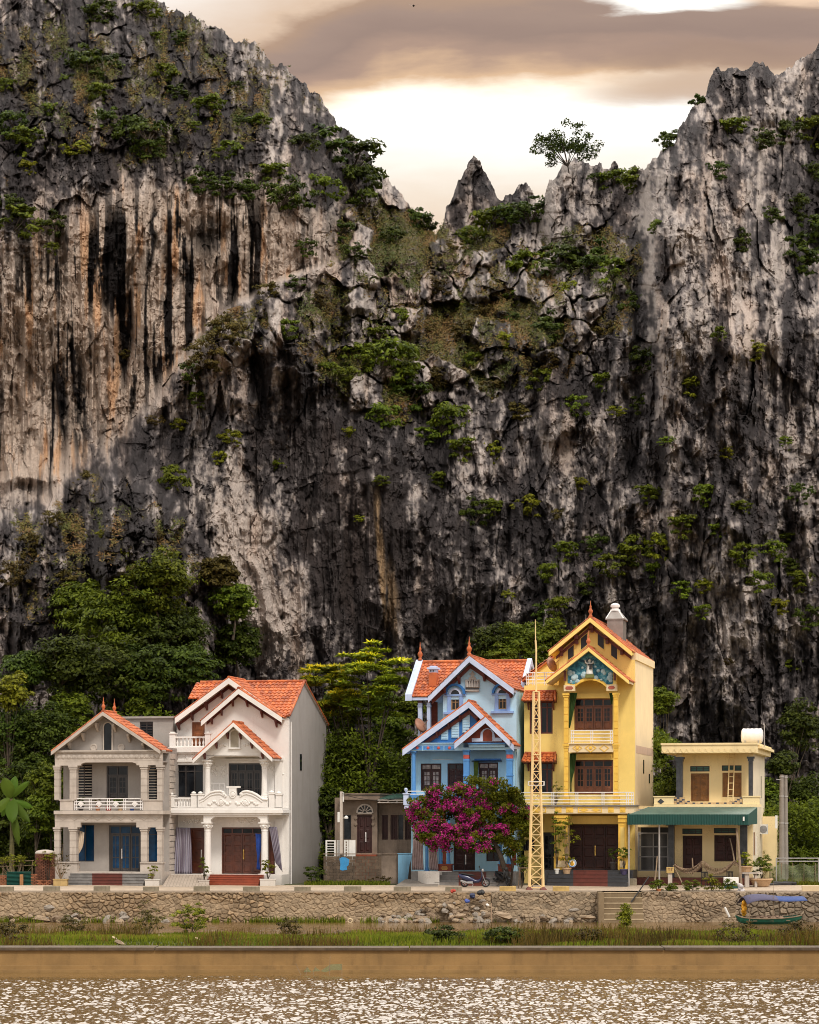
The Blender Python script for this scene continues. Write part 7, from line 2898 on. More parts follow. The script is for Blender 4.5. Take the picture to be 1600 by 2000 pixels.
M_SCB = paint('dark_blue_scooter_paint', (.022, .026, .075), .15, .1, None, .25, .05, 3)
sc_ = scooter('scooter', 'dark blue motor scooter parked facing right before the grey stone steps', gp(928, -3.2), R(-4), M_SCB)
sc_.location.z = gz(-3.2) + .087
M_SCK = paint('black_scooter_paint', (.018, .018, .020), .2, .2, None, .3, .05, 3)
sc2 = scooter('scooter', 'black scooter half hidden behind the bougainvillea trunk', H4.w(H4.x(988, -.9), -1.9, .02), R(-65), M_SCK, True)

# --- green awning in front of the cream house
M_GRN = paint('green_sheet_metal', (.006, .058, .047), .1, .25, (.02, .05, .04), .45, .05, 1.5)
M_GRNT = paint('weathered_green_sheet', (.09, .145, .115), .15, .45, (.22, .2, .15), .5, .1, 1.5)
M_GALV = paint('galvanised_post', (.45, .42, .40), .1, .3, None, .45, .1, 2, metal=.4)
h = H6
dA = -3.0
aw = h.put('awning', 'dark green corrugated metal awning on slim steel posts before the cream house', 'awning', (h.x(1226, dA), dA, 0))
ax = h.x(1226, dA)
xb = h.x(1462, dA) - ax
zf_, zbk = h.z(1592, dA), h.z(1577, -.2)
zv = h.z(1611, dA)
yb = -.2 - dA


def corr(P0, P1, Q0, Q1, n, amp, nrm):
    rows = [[], []]
    P0, P1, Q0, Q1 = map(Vector, (P0, P1, Q0, Q1))
    for k in range(n + 1):
        u = k / n
        off = Vector(nrm) * (amp if k % 2 else 0)
        rows[0].append(tuple(P0.lerp(P1, u) + off))
        rows[1].append(tuple(Q0.lerp(Q1, u) + off))
    return rows


g = MB()
g.grid(corr((0, 0, zf_), (xb, 0, zf_), (.9, yb, zbk), (xb + .3, yb, zbk), 150, .035, (0, 0, 1)))
o = g.build('roof_sheet', M_GRNT, aw)
g = MB()
g.grid(corr((0, -.03, zf_ + .04), (xb, -.03, zf_ + .04), (0, -.03, zv), (xb, -.03, zv), 150, .03, (0, -1, 0)))
o = g.build('valance', M_GRN, aw)
g = MB()
g.grid(corr((xb, -.03, zf_ + .04), (xb + .3, yb, zbk), (xb, -.03, zv), (xb + .3, yb, zv + .05), 30, .03, (1, 0, 0)))
g.build('end_valance', M_GRN, aw)
g = MB()
g.grid(corr((0, yb, zbk - .1), (0, -.03, zf_ + .04), (0, yb, zv), (0, -.03, zv), 30, .03, (-1, 0, 0)))
o = g.build('end_valance', M_GRN, aw)
g = MB()
g.box(xb - .32, xb - .22, -.10, -.065, zf_ - .35, zf_ - .1)
g.build('lamp', M_WHT, aw)
for px, d_ in ((1228.5, dA + .1), (1288, dA + .4)):
    g = MB()
    x = h.x(px, d_) - ax
    g.tube([(x, d_ - dA, gz(h.w(0, d_, 0).y) - h.o.z - .1), (x, d_ - dA, zf_ - .05)], .055, 8)
    g.build('post', M_GALV, aw)
g = MB()
for k in range(4):
    y = .15 + (yb - .3) * k / 3
    z = zf_ + (zbk - zf_) * y / yb - .06
    g.box(.3, xb - .1, y - .03, y + .03, z - .08, z)
g.build('purlin', M_GALV, aw)

# --- ladder, water tank
t_ = h.put('ladder', 'pale yellow wooden ladder leaning on the upper right shutter of the cream house', 'ladder', (h.x(u8(868), .5), .5, zF))
M_LAD = paint('pale_yellow_ladder', (.74, .55, .28), .1, .2, None, .6, .1, 2)
zt_ = h.z(v8(252), 1.2) - zF
for k in (0, 1):
    g = MB()
    x = h.x(u8(848 + 42 * k), .5) - h.x(u8(868), .5)
    g.tube([(x, 0, 0), (x + .06, .85, zt_)], .04, 5)
    g.build('rail', M_LAD, t_)
for k in range(9):
    g = MB()
    u = (k + .6) / 9.2
    x = h.x(u8(848), .5) - h.x(u8(868), .5)
    x2 = h.x(u8(890), .5) - h.x(u8(868), .5)
    g.tube([(x + .06 * u, .85 * u, zt_ * u), (x2 + .06 * u, .85 * u, zt_ * u)], .028, 5)
    g.build('rung', M_LAD, t_)
dT = 5.0
zr_ = h.z(v8(216), 0)
t_ = h.put('water_tank', 'shiny horizontal steel water tank on the flat roof of the cream house', 'water tank', (h.x(u8(1050), dT), dT, zr_))
g = MB()
L_ = .58
zc = h.at(u8(1050), v8(158), dT)[1] - zr_
g.lathe([(.05, -L_ - .12), (.35, -L_ - .08), (.47, -L_), (.48, -L_ + .04), (.46, -L_ * .6), (.48, -L_ * .55), (.46, -.1), (.48, 0), (.46, .1), (.48, L_ * .55), (.46, L_ * .6), (.48, L_ - .04), (.47, L_), (.35, L_ + .08), (.05, L_ + .12)], (0, 0, zc), 20, 'x')
g.build('cylinder', M_STEEL, t_, smooth=True)
g = MB()
for x in (-.42, .42):
    for y in (-.3, .3):
        g.box(x - .03, x + .03, y - .03, y + .03, 0, zc - .3)
    g.box(x - .04, x + .04, -.4, .4, zc - .36, zc - .3)
g.build('stand', M_GALV, t_)
g = MB()
g.tube([(.76, 0, -.1), (.76, 0, zc + .75)], .03, 6)
g.build('pipe', M_GALV, t_)

# --- clutter under the awning
M_POLE = paint('bare_pole_wood', (.24, .17, .11), .25, .4, None, .9, .4, 3)


def pole(px0, py0, px1, py1, y0, y1, r, label, mat=None):
    g = MB()
    A_, B_ = Vector((xat(px0, y0), y0, zat(py0, y0))), Vector((xat(px1, y1), y1, zat(py1, y1)))
    g.tube([A_, A_.lerp(B_, .5) + Vector((.02, 0, 0)), B_], r, 6, r * .7)
    o = g.build('pole', mat or M_POLE, loc=A_)
    return tag(o, label, 'pole', 'bare poles before the cream house')


pole(1448, 1731, 1439, 1618, -4, -3.2, .09, 'thick weathered pole holding up the right corner of the green awning')
pole(1436, 1690, 1426, 1638, -3, -1.5, .05, 'thin pole leaning before the right ground floor shutter')
pole(1335, 1730, 1315, 1690, -4.5, -3.5, .04, 'short stick leaning out of the plant bed')
pole(1353, 1710, 1352.5, 1676, -3.6, -3.6, .05, 'short upright stake holding the middle of the fishing net')
pole(1279, 1722, 1284, 1672, -4.4, -4.0, .05, 'bare stake at the left end of the plant bed')
pole(1233, 1762, 1268, 1712, -8.5, -7.8, .05, 'dark pole slanting over the stone wall right of the steps', M_BLACK)
g = MB()
rows = []
for j in range(9):
    row = []
    for i in range(29):
        u = i / 28
        px = 1318 + 124 * u
        sag = abs(math.sin(u * math.pi * 2 + .35)) ** .8
        pt = 1678 + 19 * sag
        py = pt + (6 + 8 * (1 - abs(2 * u - 1))) * j / 8
        y = -3.6 + .15 * math.sin(u * 17 + j)
        row.append((xat(px, y), y, zat(py, y)))
    rows.append(row)
g.grid(rows)
m_net = paint('brown_fishing_net', (.25, .17, .11), .3, .5, (.1, .07, .05), .95, .2, 6)
o = g.build('fishing_net', m_net, loc=(xat(1380, -3.6), -3.6, gz(-3.6)))
wf = o.modifiers.new('mesh', 'WIREFRAME')
wf.thickness = .035
tag(o, 'brown fishing net sagging between stakes before the cream house', 'net')


def chair(px, y, rz, label):
    c = thing('garden_chair', label, 'chair', gp(px, y), rz, 'dark garden chairs under the awning')
    c.location.z = gz(y) + .02
    g = MB()
    g.box(-.24, .24, -.22, .22, .40, .44)
    g.build('seat', M_BLACK, c)
    g = MB()
    for k in range(5):
        g.box(-.22 + .1 * k, -.18 + .1 * k, .19, .22, .45, .9)
    g.box(-.24, .24, .185, .225, .86, .93)
    g.build('backrest', M_BLACK, c)
    for x in (-.21, .21):
        for yy_ in (-.19, .19):
            g = MB()
            g.tube([(x, yy_, .4), (x * 1.1, yy_ * 1.1, 0)], .02, 5)
            g.build('leg', M_BLACK, c)
    return c


chair(1380, -1.9, .5, 'dark slatted garden chair at the left of the low table')
chair(1422, -1.7, -.7, 'dark slatted garden chair at the right of the low table')
t_ = thing('low_table', 'low dark table between the garden chairs under the green awning', 'table', gp(1402, -2.1))
g = MB()
g.box(-.5, .5, -.3, .3, .55, .6)
g.build('table_top', M_BLACK, t_)
for x in (-.42, .42):
    for yy_ in (-.24, .24):
        g = MB()
        g.box(x - .03, x + .03, yy_ - .03, yy_ + .03, 0, .55)
        g.build('leg', M_BLACK, t_)
bxo = thing('cool_box', 'white lidded box with green base in front of the awning pole', 'box', gp(1428, -4.6))
g = MB()
g.box(-.43, .43, -.25, .25, .24, .66)
g.build('lid', M_WHT, bxo, bevel=.02)
g = MB()
g.box(-.40, .40, -.23, .23, 0, .24)
g.build('base', M_GRN, bxo)
t_ = thing('yellow_box', 'small yellow crate with two dark T marks near the marble column', 'box', gp(1309, -3.9))
g = MB()
zz = zat(1705, -3.9) - t_.location.z
g.box(-.22, .22, -.2, .2, zz, zz + .34)
g.build('crate', M_KERBY, t_, bevel=.01)
g = MB()
g.box(-.12, .12, -.1, .1, 0, zz - .003)
g.build('stand', M_RAW, t_)
g = MB()
for x in (-.08, .08):
    g.box(x - .05, x + .05, -.208, -.2005, zz + .24, zz + .27)
    g.box(x - .015, x + .015, -.2075, -.2003, zz + .12, zz + .239)
g.build('lettering', M_BRKT, t_)
PB1 = pot(gp(1487, -2.5), .62, .5, M_TANP, 'wide brown bowl pot with a dense round shrub right of the cream house', [(.35, 0), (.45, .03), (.66, .38), (.72, .42), (.72, .5), (.6, .5), (.55, .42), (.01, .4)])
t_ = thing('plant_stand', 'grey concrete stand under the potted plant beside the marble column', 'stand', gp(1459, -2.8))
g = MB()
g.box(-.12, .12, -.2, .2, 0, .8)
g.box(.45, .6, -.2, .2, 0, .75)
g.box(-.3, .9, -.3, .3, .8, .88)
g.build('slab', M_RAW, t_)
PB2 = pot(gp(1456, -2.8) + Vector((0, 0, .88)), .42, .38, M_TANP, 'brown pot with a leafy plant on the concrete stand')
PB3 = pot((xat(1287, -7.5), -7.5, 1.66), .15, .24, M_TERR, 'small orange pot on the wall edge at the left of the plant bed')
g = MB()
for k in range(14):
    a, r_ = random.uniform(0, 6.3), random.uniform(0, .16)
    g.lathe([(.02, -.13), (.1, -.09), (.14, 0), (.1, .08), (.02, .12)], (xat(1447, -7.6) + r_ * math.cos(a), -7.6 + r_ * .5 * math.sin(a), 1.75 + .035 * k * .8), 8)
o = g.build('sack', paint('white_plastic_sack', (.5, .46, .46), .3, .5, (.12, .11, .14), .6, .5, 4), loc=(xat(1447, -7.6), -7.6, 1.66), smooth=True)
tag(o, 'crumpled white plastic sack on the wall corner above the boat', 'sack')

# --- net pen and poles at the right
t_ = thing('net_fence', 'translucent green net stretched on thin posts around the right hand garden', 'fence', gp(1560, 2.0))
B = t_.location
m, t, b, o = new_mat('green_net')
tc = nd(t, 'ShaderNodeTexCoord').outputs['Object']
b.inputs['Base Color'].default_value = (.22, .25, .13, 1)
b.inputs['Roughness'].default_value = .9
tr_ = nd(t, 'ShaderNodeBsdfTransparent')
mx = nd(t, 'ShaderNodeMixShader')
put(t, mx.inputs[0], mt(t, 'ADD', .28, mt(t, 'MULTIPLY', noise(t, tc, 1.5, 4), .4)))
t.links.new(tr_.outputs[0], mx.inputs[1])
t.links.new(b.outputs[0], mx.inputs[2])
t.links.new(mx.outputs[0], o.inputs[0])
M_NET = m
g = MB()
rows = []
for j in range(7):
    rows.append([(xat(1503 + 5.2 * i, 2) - B.x, .12 * math.sin(i * 1.1 + j * .5), (zat(1689 + 2.5 * math.sin(i * .9), 2) - B.z) * j / 6) for i in range(36)])
g.grid(rows)
g.build('net', M_NET, t_)
for i in range(9):
    g = MB()
    x = xat(1504 + i * 22, 2) - B.x
    g.tube([(x, .02, -.2), (x + .03, .02, zat(1686, 2) - B.z)], .028, 5)
    g.build('post', M_POLE, t_)
t_ = thing('steel_goalpost', 'pale steel goalpost standing over the green net at the right', 'goalpost', gp(1558, 1.2))
B = t_.location
g = MB()
for px in (1516.5, 1599):
    g.tube([(xat(px, 1.2) - B.x, 0, -.1), (xat(px, 1.2) - B.x, 0, zat(1676, 1.2) - B.z)], .035, 6)
for py in (1676.5, 1682.5):
    g.tube([(xat(1516.5, 1.2) - B.x, 0, zat(py, 1.2) - B.z), (xat(1612, 1.2) - B.x, 0, zat(py, 1.2) - B.z)], .03, 6)
g.build('pipes', M_GALV, t_)
M_CPOLE = paint('grey_pole_concrete', (.27, .235, .205), .12, .4, (.13, .11, .09), .9, .4, 1.5)
for px, top, lab in ((1527, 1513, 'left of the paired tall tapered concrete utility poles by the cliff'), (1534.5, 1514, 'right of the paired tall tapered concrete utility poles by the cliff')):
    y = 5.0 if px < 1530 else 5.2
    t_ = thing('utility_pole', lab, 'utility pole', gp(px, y), 0, 'paired concrete utility poles')
    g = MB()
    H_ = zat(top, y) - t_.location.z
    g.tube([(0, 0, -.2), (0, 0, H_)], .20, 10, .12)
    g.build('shaft', M_CPOLE, t_)
    for k in (.55, .8, .98):
        g = MB()
        g.lathe([(.2 - .08 * k + .02, -.04), (.2 - .08 * k + .02, .04)], (0, 0, H_ * k), 10)
        g.build('clamp', M_GALV, t_)
    if px < 1530:
        g = MB()
        g.tube([(0, -.1, H_ - .35), (-.35, -.12, H_ - .3)], .02, 5)
        g.build('arm', M_GALV, t_)
        g = MB()
        g.box(-.42, -.28, -.14, -.02, H_ * .50, H_ * .62)
        g.build('meter_box', M_WHT, t_)
g = MB()
for k in range(4):
    g.tube([(xat(1500 + k * 11, -1.5), -1.5 + .2 * k, gz(-1.5) + .1 + .12 * (k % 2)), (xat(1530 + k * 9, -1.5), -1.2, gz(-1.5) + .18)], .12, 7)
o = g.build('dark_pipes', M_BLACK, loc=(xat(1520, -1.5), -1.4, gz(-1.5)))
tag(o, 'heap of dark drain pipes lying on the road before the green net', 'pipes')

# --- boat by the stone wall
yb_ = -10.6
bt_ = thing('boat', 'small green wooden boat with a blue canvas canopy moored by the stone wall', 'boat', (xat(1500, yb_), yb_, 0), R(14))
M_BOAT = paint('worn_green_boat_paint', (.012, .13, .085), .25, .55, (.035, .04, .025), .6, .3, 2)
xs_ = [(-1.95, .06, .50, .42), (-1.7, .35, .36, .10), (-1.2, .55, .30, -.02), (-.4, .66, .28, -.06), (.6, .66, .30, -.06), (1.3, .56, .36, 0), (1.75, .42, .42, .10), (1.95, .34, .45, .2)]
rows = []
for x, w, zt_, zb_ in xs_:
    rows.append([(x, -w, zt_), (x, -w * .85, (zt_ + zb_) / 2), (x, -w * .55, zb_), (x, 0, zb_ - .02), (x, w * .55, zb_), (x, w * .85, (zt_ + zb_) / 2), (x, w, zt_)])
g = MB()
g.grid(rows)
g.add([rows[-1][k] for k in range(7)], [tuple(range(7))])
o = g.build('hull', M_BOAT, bt_)
so = o.modifiers.new('thick', 'SOLIDIFY')
so.thickness = .05
g = MB()
for s_ in (-1, 1):
    g.tube([(x, s_ * w, zt_ + .02) for x, w, zt_, zb_ in xs_], .035, 5)
g.build('gunwale', M_POLE, bt_)
for x in (-1.0, .0, 1.0):
    g = MB()
    g.box(x - .12, x + .12, -.6, .6, .16, .2)
    g.build('thwart', M_POLE, bt_)
g = MB()
rows = []
for j in range(9):
    a = (j - 4) / 4
    rows.append([(xx, a * .78, zz + .5 * math.cos(a * 1.35) * (1 - .06 * i) - .40) for i, (xx, zz) in enumerate(((-1.55, 1.42), (-1.2, 1.58), (-.8, 1.66), (-.3, 1.68), (.2, 1.64), (.8, 1.6), (1.5, 1.62), (2.1, 1.66)))])
g.grid(rows)
m, t, b, o_ = new_mat('blue_canvas')
tc = nd(t, 'ShaderNodeTexCoord').outputs['Object']
sx_ = nd(t, 'ShaderNodeSeparateXYZ')
t.links.new(tc, sx_.inputs[0])
c = mixc(t, smooth(t, sx_.outputs[0], .35, .42), (.085, .08, .14), (.03, .075, .25))
c = mixc(t, mt(t, 'MULTIPLY', noise(t, tc, 5, 5), .5), c, (.05, .04, .07))
t.links.new(c, b.inputs['Base Color'])
b.inputs['Roughness'].default_value = .8
o = g.build('canopy', m, bt_, smooth=True)
so = o.modifiers.new('thick', 'SOLIDIFY')
so.thickness = .02
for x, y in ((-1.3, -.5), (-1.3, .5), (.1, -.55), (.9, .5)):
    g = MB()
    g.tube([(x, y, .1), (x + .03, y * .95, 1.5)], .028, 5)
    g.build('canopy_pole', M_POLE, bt_)
g = MB()
g.tube([(.05, -.6, .2), (.12, -.62, 2.6)], .014, 5, .008)
g.build('fishing_rod', M_POLE, bt_)
g = MB()
for k in range(9):
    g.lathe([(.02, -.14), (.10, -.08), (.12, 0), (.09, .1), (.02, .15)], (-1.42 + .06 * math.sin(k * 2), -.45 + .1 * math.cos(k), .55 + .08 * k), 7)
o = g.build('raincoat', paint('yellow_raincoat', (.70, .33, .012), .2, .3, None, .6, .4, 4), loc=(-1.42, -.45, .5), smooth=True)
o.location = bt_.location + Vector((-1.42, -.45, .5))
tag(o, 'bright yellow raincoat hanging at the left end of the boat canopy', 'raincoat')
g = MB()
for k in range(7):
    g.lathe([(.02, -.1), (.15, -.06), (.2, 0), (.12, .09), (.02, .11)], (xat(1497, yb_) - .5 + .22 * k, yb_ + .1 * math.sin(k * 3), .32 + .05 * (k % 2)), 7)
o = g.build('cargo', paint('boat_sacks', (.30, .20, .14), .5, .5, (.06, .04, .04), .9, .5, 4), loc=(xat(1497, yb_), yb_, .2))
tag(o, 'brown bundles of fishing gear lying inside the green boat', 'bundles')
g = MB()
g.tube([(xat(1425, -10), -10, .35), (xat(1416, -10), -10, .9)], .07, 7)
o = g.build('pipe', M_WHT, loc=(xat(1425, -10), -10, .3))
tag(o, 'short white pipe leaning on the stone wall left of the boat', 'pipe')

# --- loose rubble against the wall
def rock_mesh(seed):
    rr = random.Random(seed)
    g = MB()
    n, m_ = 7, 5
    pts = []
    for j in range(m_ + 1):
        for i in range(n):
            a, b_ = 2 * math.pi * i / n, math.pi * (j / m_ - .5)
            r_ = rr.uniform(.72, 1.08)
            x, y, z = r_ * math.cos(a) * math.cos(b_), r_ * math.sin(a) * math.cos(b_), r_ * math.sin(b_)
            pts.append((x, y * .8, z * .62))
    g.add(pts, [(j * n + i, j * n + (i + 1) % n, (j + 1) * n + (i + 1) % n, (j + 1) * n + i) for j in range(m_) for i in range(n)])
    return g


M_ROCKS = [paint('tan_rubble', (.34, .25, .165), .25, .45, (.13, .09, .06), .9, .5, 4), paint('brown_rubble', (.22, .155, .10), .25, .5, (.07, .05, .035), .9, .5, 4), paint('grey_rubble', (.27, .23, .19), .25, .45, (.09, .075, .06), .9, .5, 4)]
protos = []
rr = random.Random(8)
for i in range(150):
    if i < 96:
        u = rr.random()
        px = 735 + 222 * u
        hgt = .35 + .95 * sstep(np.array(u), .1, .9)
    elif i < 132:
        px = rr.uniform(20, 330)
        hgt = .42
    else:
        px = rr.uniform(985, 1150)
        hgt = .35
    v = rr.random() ** 1.3
    r_ = rr.uniform(.13, .36) * (1 - .35 * v)
    z = float(hgt) * v * 1.1
    y = -8.35 - .75 * (1 - v) - .12 * rr.random()
    if i < 12:
        protos.append(rock_mesh(i).build('rubble_stone', M_ROCKS[i % 3]))
        o = protos[-1]
    else:
        o = rr.choice(protos).copy()
        COL.objects.link(o)
    o.location = (xat(px, y), y, max(.02, z))
    o.rotation_euler = (rr.uniform(-.6, .6), rr.uniform(-.6, .6), rr.uniform(0, 6.3))
    o.scale = (r_ * rr.uniform(.9, 1.7), r_, r_ * rr.uniform(.8, 1.2))
    tag(o, 'loose angular rubble stone heaped at the foot of the retaining wall', 'stone', 'loose rubble stones at the wall foot')
for px, py, w, hh_, mi, lab in ((80, 1794, .55, .35, 0, 'big flat slab at the wall foot near the left edge'), (95, 1774, .36, .36, 2, 'upright grey boulder leaning on the wall above the flat slab'), (983, 1788, .62, .34, 0, 'large pale boulder right of the gap in the stone wall'),
                                (1120, 1778, .42, .2, 2, 'dark flat stone resting on the wall foot left of the steps'), (1148, 1792, .5, .22, 0, 'low pale boulder just left of the stone steps'), (818, 1793, .6, .26, 1, 'broad brown slab in the middle of the rubble heap'),
                                (900, 1789, .5, .3, 0, 'tan wedge shaped boulder at the right of the rubble heap'), (832, 1761, .34, .3, 0, 'tall pale stone high in the rubble heap')):
    o = protos[mi].copy()
    o.data = rock_mesh(int(px)).build('tmp', M_ROCKS[mi]).data
    bpy.data.objects.remove(bpy.data.objects['tmp'])
    COL.objects.link(o)
    o.name = 'boulder'
    o.location = (xat(px, -8.9), -8.9, max(.1, zat(py, -8.9)))
    o.scale = (w, .4, hh_)
    o.rotation_euler = (rr.uniform(-.2, .2), rr.uniform(-.3, .3), rr.uniform(-.2, .2))
    tag(o, lab, 'boulder', 'large boulders at the wall foot')


def bag(px, py, y, s_, mat, label, cat='bag'):
    g = MB()
    for k in range(5):
        g.lathe([(.02, -.8 * s_), (.7 * s_, -.5 * s_), (s_, 0), (.6 * s_, .6 * s_), (.1 * s_, .9 * s_)], (xat(px, y) + random.uniform(-s_, s_), y + random.uniform(-.3, .3) * s_, zat(py, y) + random.uniform(-.4, .4) * s_), 8)
    o = g.build('bag', mat, loc=(xat(px, y), y, zat(py, y) - s_))
    return tag(o, label, cat)


bag(915, 1760, -8.9, .12, paint('blue_plastic', (.05, .09, .34), .3, .3, None, .4, .4, 4), 'crumpled blue plastic bag among the rubble')
bag(941, 1744, -8.6, .17, M_BLACK, 'black plastic bag on top of the rubble by the wall')
bag(925, 1750, -8.7, .13, paint('dark_blue_plastic', (.02, .03, .09), .3, .3, None, .5, .4, 4), 'dark blue bag lying below the black plastic bag')
bag(953, 1768, -8.9, .08, M_WHT, 'small white plastic scrap right of the blue bag')
bag(885, 1741, -8.3, .10, paint('red_cloth', (.45, .05, .03), .3, .3, None, .8, .4, 4), 'red cloth hung over the edge of the retaining wall', 'cloth')
g = MB()
g.tube([(xat(684, -8.9) + .13 * math.cos(2 * math.pi * k / 14), -8.9, .1 + .11 * math.sin(2 * math.pi * k / 14)) for k in range(15)], .035, 6, cap=False)
o = g.build('ring', M_CRM, loc=(xat(684, -8.9), -8.9, 0))
tag(o, 'cream plastic ring lying at the water edge under the wall', 'ring')
# debris on the islet
for px, py, s_, lab in ((232, 1843, .35, 'pale driftwood chunk in the grass at the left of the islet'), (318, 1822, .4, 'grey brown stump in the grass below the islet bush'), (222, 1836, .16, 'small pale wood chip left of the driftwood'), (384, 1837, .14, 'white scrap in the grass right of the stump'), (1453, 1826, .14, 'small pale scrap in the weeds at the right')):
    d_ = 5120 * (CH - .9) / (py - HY)
    g = rock_mesh(int(px))
    g.v = [(x * s_, y * s_ * .4, z * s_ * .5 + .1) for x, y, z in g.v]
    o = g.build('driftwood', M_CRM if s_ < .2 else M_ROCKS[0])
    y = max(-54.5, d_ - CD)
    o.location = (xat(px, y), y, float(islet_z(np.array(xat(px, y)), np.array(y))) + .05)
    o.rotation_euler = (.2, .4, .6)
    tag(o, lab, 'driftwood', 'debris on the islet')
# net traps standing in the river
t_ = thing('net_trap', 'small pale green net trap on sticks standing in the river by the concrete bank', 'net trap', (xat(630, -59.2), -59.2, 0))
B = t_.location
g = MB()
for px, py, dx in ((578, 1882, -12), (645, 1868, 2), (668, 1884, 0), (600, 1888, 3), (616, 1888, 6)):
    g.tube([(xat(px - dx, -59.2) - B.x, 0, -.1), (xat(px, -59.2) - B.x, 0, zat(py, -59.2))], .014, 4)
g.build('sticks', M_POLE, t_)
g = MB()
for P in ([(593, 1899), (600, 1888), (608, 1899)], [(610, 1898), (616, 1889), (626, 1897)], [(626, 1897), (645, 1884), (668, 1883), (669, 1895), (648, 1895), (636, 1899)]):
    g.prism([(xat(a, -59.2) - B.x, max(.01, zat(b, -59.2))) for a, b in P], .0, .02)
g.build('net', M_NET, t_)
g = MB()
for a, b, c in (((669, 1550), (793, 1548), 5), ((671, 1552), (800, 1556), 9)):
    g.tube([(xat(a[0] + (b[0] - a[0]) * k / 12, 2.4 - .2 * k), 2.4 - .2 * k, zat(a[1] + (b[1] - a[1]) * k / 12 + c * 4 * (k / 12) * (1 - k / 12), 2.4 - .2 * k)) for k in range(13)], .022, 4)
o = g.build('power_cable', M_BLACK, loc=(xat(669, 2.4), 2.4, zat(1550, 2.4)))
tag(o, 'thin black cables sagging from the utility pole to the blue house', 'cable')
# a bird over the gap
g = MB()
B = pix(808, 11, 190)
g.add([(-.1, 0, 0), (0, .25, .03), (.1, 0, 0), (0, -.3, 0), (-.55, .05, .28), (.6, .0, .2), (0, .05, -.08)], [(0, 1, 2, 3), (0, 4, 1), (2, 1, 5), (0, 6, 1), (2, 6, 1), (0, 6, 3), (2, 6, 3)])
o = g.build('bird', M_BLACK)
o.location = B
tag(o, 'tiny dark bird flying in the brown cloud at the top', 'bird')

# ================================================================ VEGETATION
def unit(v):
    return v / np.maximum(1e-6, np.linalg.norm(v, axis=-1, keepdims=True))


def leaf_quads(c, nrm, size, ratio, rg, axis=None):
    """a folded rhombus for every leaf: (n,3) centres and facing directions"""
    n = len(c)
    t = unit(np.cross(nrm, rg.standard_normal((n, 3)))) if axis is None else unit(axis - nrm * (axis * nrm).sum(-1, keepdims=True))
    b = np.cross(nrm, t)
    L, W_ = (size * .5)[:, None], (size * ratio * .5)[:, None]
    v = np.stack([c - t * L, c + b * W_ - nrm * W_ * .35, c + t * L, c - b * W_ - nrm * W_ * .35], 1).reshape(-1, 3)
    return v, np.arange(4 * n).reshape(n, 4)


def crown_points(rad, ncl, per, leaf, clr, rg, flat=.6, lump=.5, hollow=.35, zc=0.):
    """leaf clumps spread through the outer part of an uneven ellipsoid"""
    d = unit(rg.standard_normal((ncl, 3)))
    d[:, 2] = np.abs(d[:, 2]) * np.where(rg.random(ncl) < .62, 1, -1)
    rr_ = (hollow + (1 - hollow) * rg.random(ncl) ** .6) * (1 - lump * .5 + lump * (.5 + .5 * vn(d[:, 0] * 2.1 + d[:, 2] * 1.7 + 50, d[:, 1] * 2.1 + 9, int(rg.integers(99)))))
    cc = d * rr_[:, None] * np.array(rad)
    cs = clr * rg.uniform(.6, 1.35, ncl)
    C_ = np.repeat(cc, per, 0)
    S_ = np.repeat(cs, per)
    q = unit(rg.standard_normal((len(C_), 3)))
    q[:, 2] = np.abs(q[:, 2]) * .9 - .25
    off = q * (S_ * rg.random(len(C_)) ** .45)[:, None]
    off[:, 2] *= flat
    p = C_ + off
    nr_ = unit(q * .7 + np.array([0, 0, .55]) + unit(C_ + 1e-6) * .3 + rg.standard_normal(q.shape) * .38)
    tone = np.repeat(rg.random(ncl), per)
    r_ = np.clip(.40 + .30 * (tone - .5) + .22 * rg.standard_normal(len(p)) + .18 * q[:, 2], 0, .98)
    p[:, 2] += zc
    return p, nr_, leaf * rg.uniform(.6, 1.3, len(p)), r_, cc + np.array([0, 0, zc])


T_DARK = leafmat('dark_green_leaf', (.014, .024, .004), (.080, .110, .012), .22)
T_MID = leafmat('mid_green_leaf', (.028, .046, .005), (.165, .205, .016), .28)
T_YEL = leafmat('yellow_green_leaf', (.055, .065, .006), (.29, .30, .022), .3)
T_OLV = leafmat('olive_brown_leaf', (.034, .026, .008), (.130, .098, .022), .25)
T_LIME = leafmat('lime_tip_leaf', (.05, .07, .006), (.23, .27, .015), .32, (.85, .74, .035))
M_BARK = paint('grey_brown_bark', (.085, .062, .042), .3, .5, None, .95, .6, 3)
M_TWIG = paint('dark_twig', (.05, .036, .025), .3, .4, None, .95, .4, 3)


def make_trunk(h_, r0, tips, rg, mat, parent, base=(0, 0, 0), fork=.45):
    g = MB()
    B0 = Vector(base)
    mid = B0 + Vector((rg.uniform(-.08, .08) * h_, rg.uniform(-.05, .05) * h_, h_ * fork))
    g.tube([B0 + Vector((0, 0, -.4)), B0.lerp(mid, .5) + Vector((.03 * h_, 0, 0)), mid], [r0, r0 * .8, r0 * .65], 7)
    for tp in tips:
        tp = Vector(tp)
        q = mid.lerp(tp, .5) + Vector((0, 0, .06 * h_))
        g.tube([mid, q, tp], [r0 * .5, r0 * .3, r0 * .08], 5)
    return g.build('trunk', mat, parent)


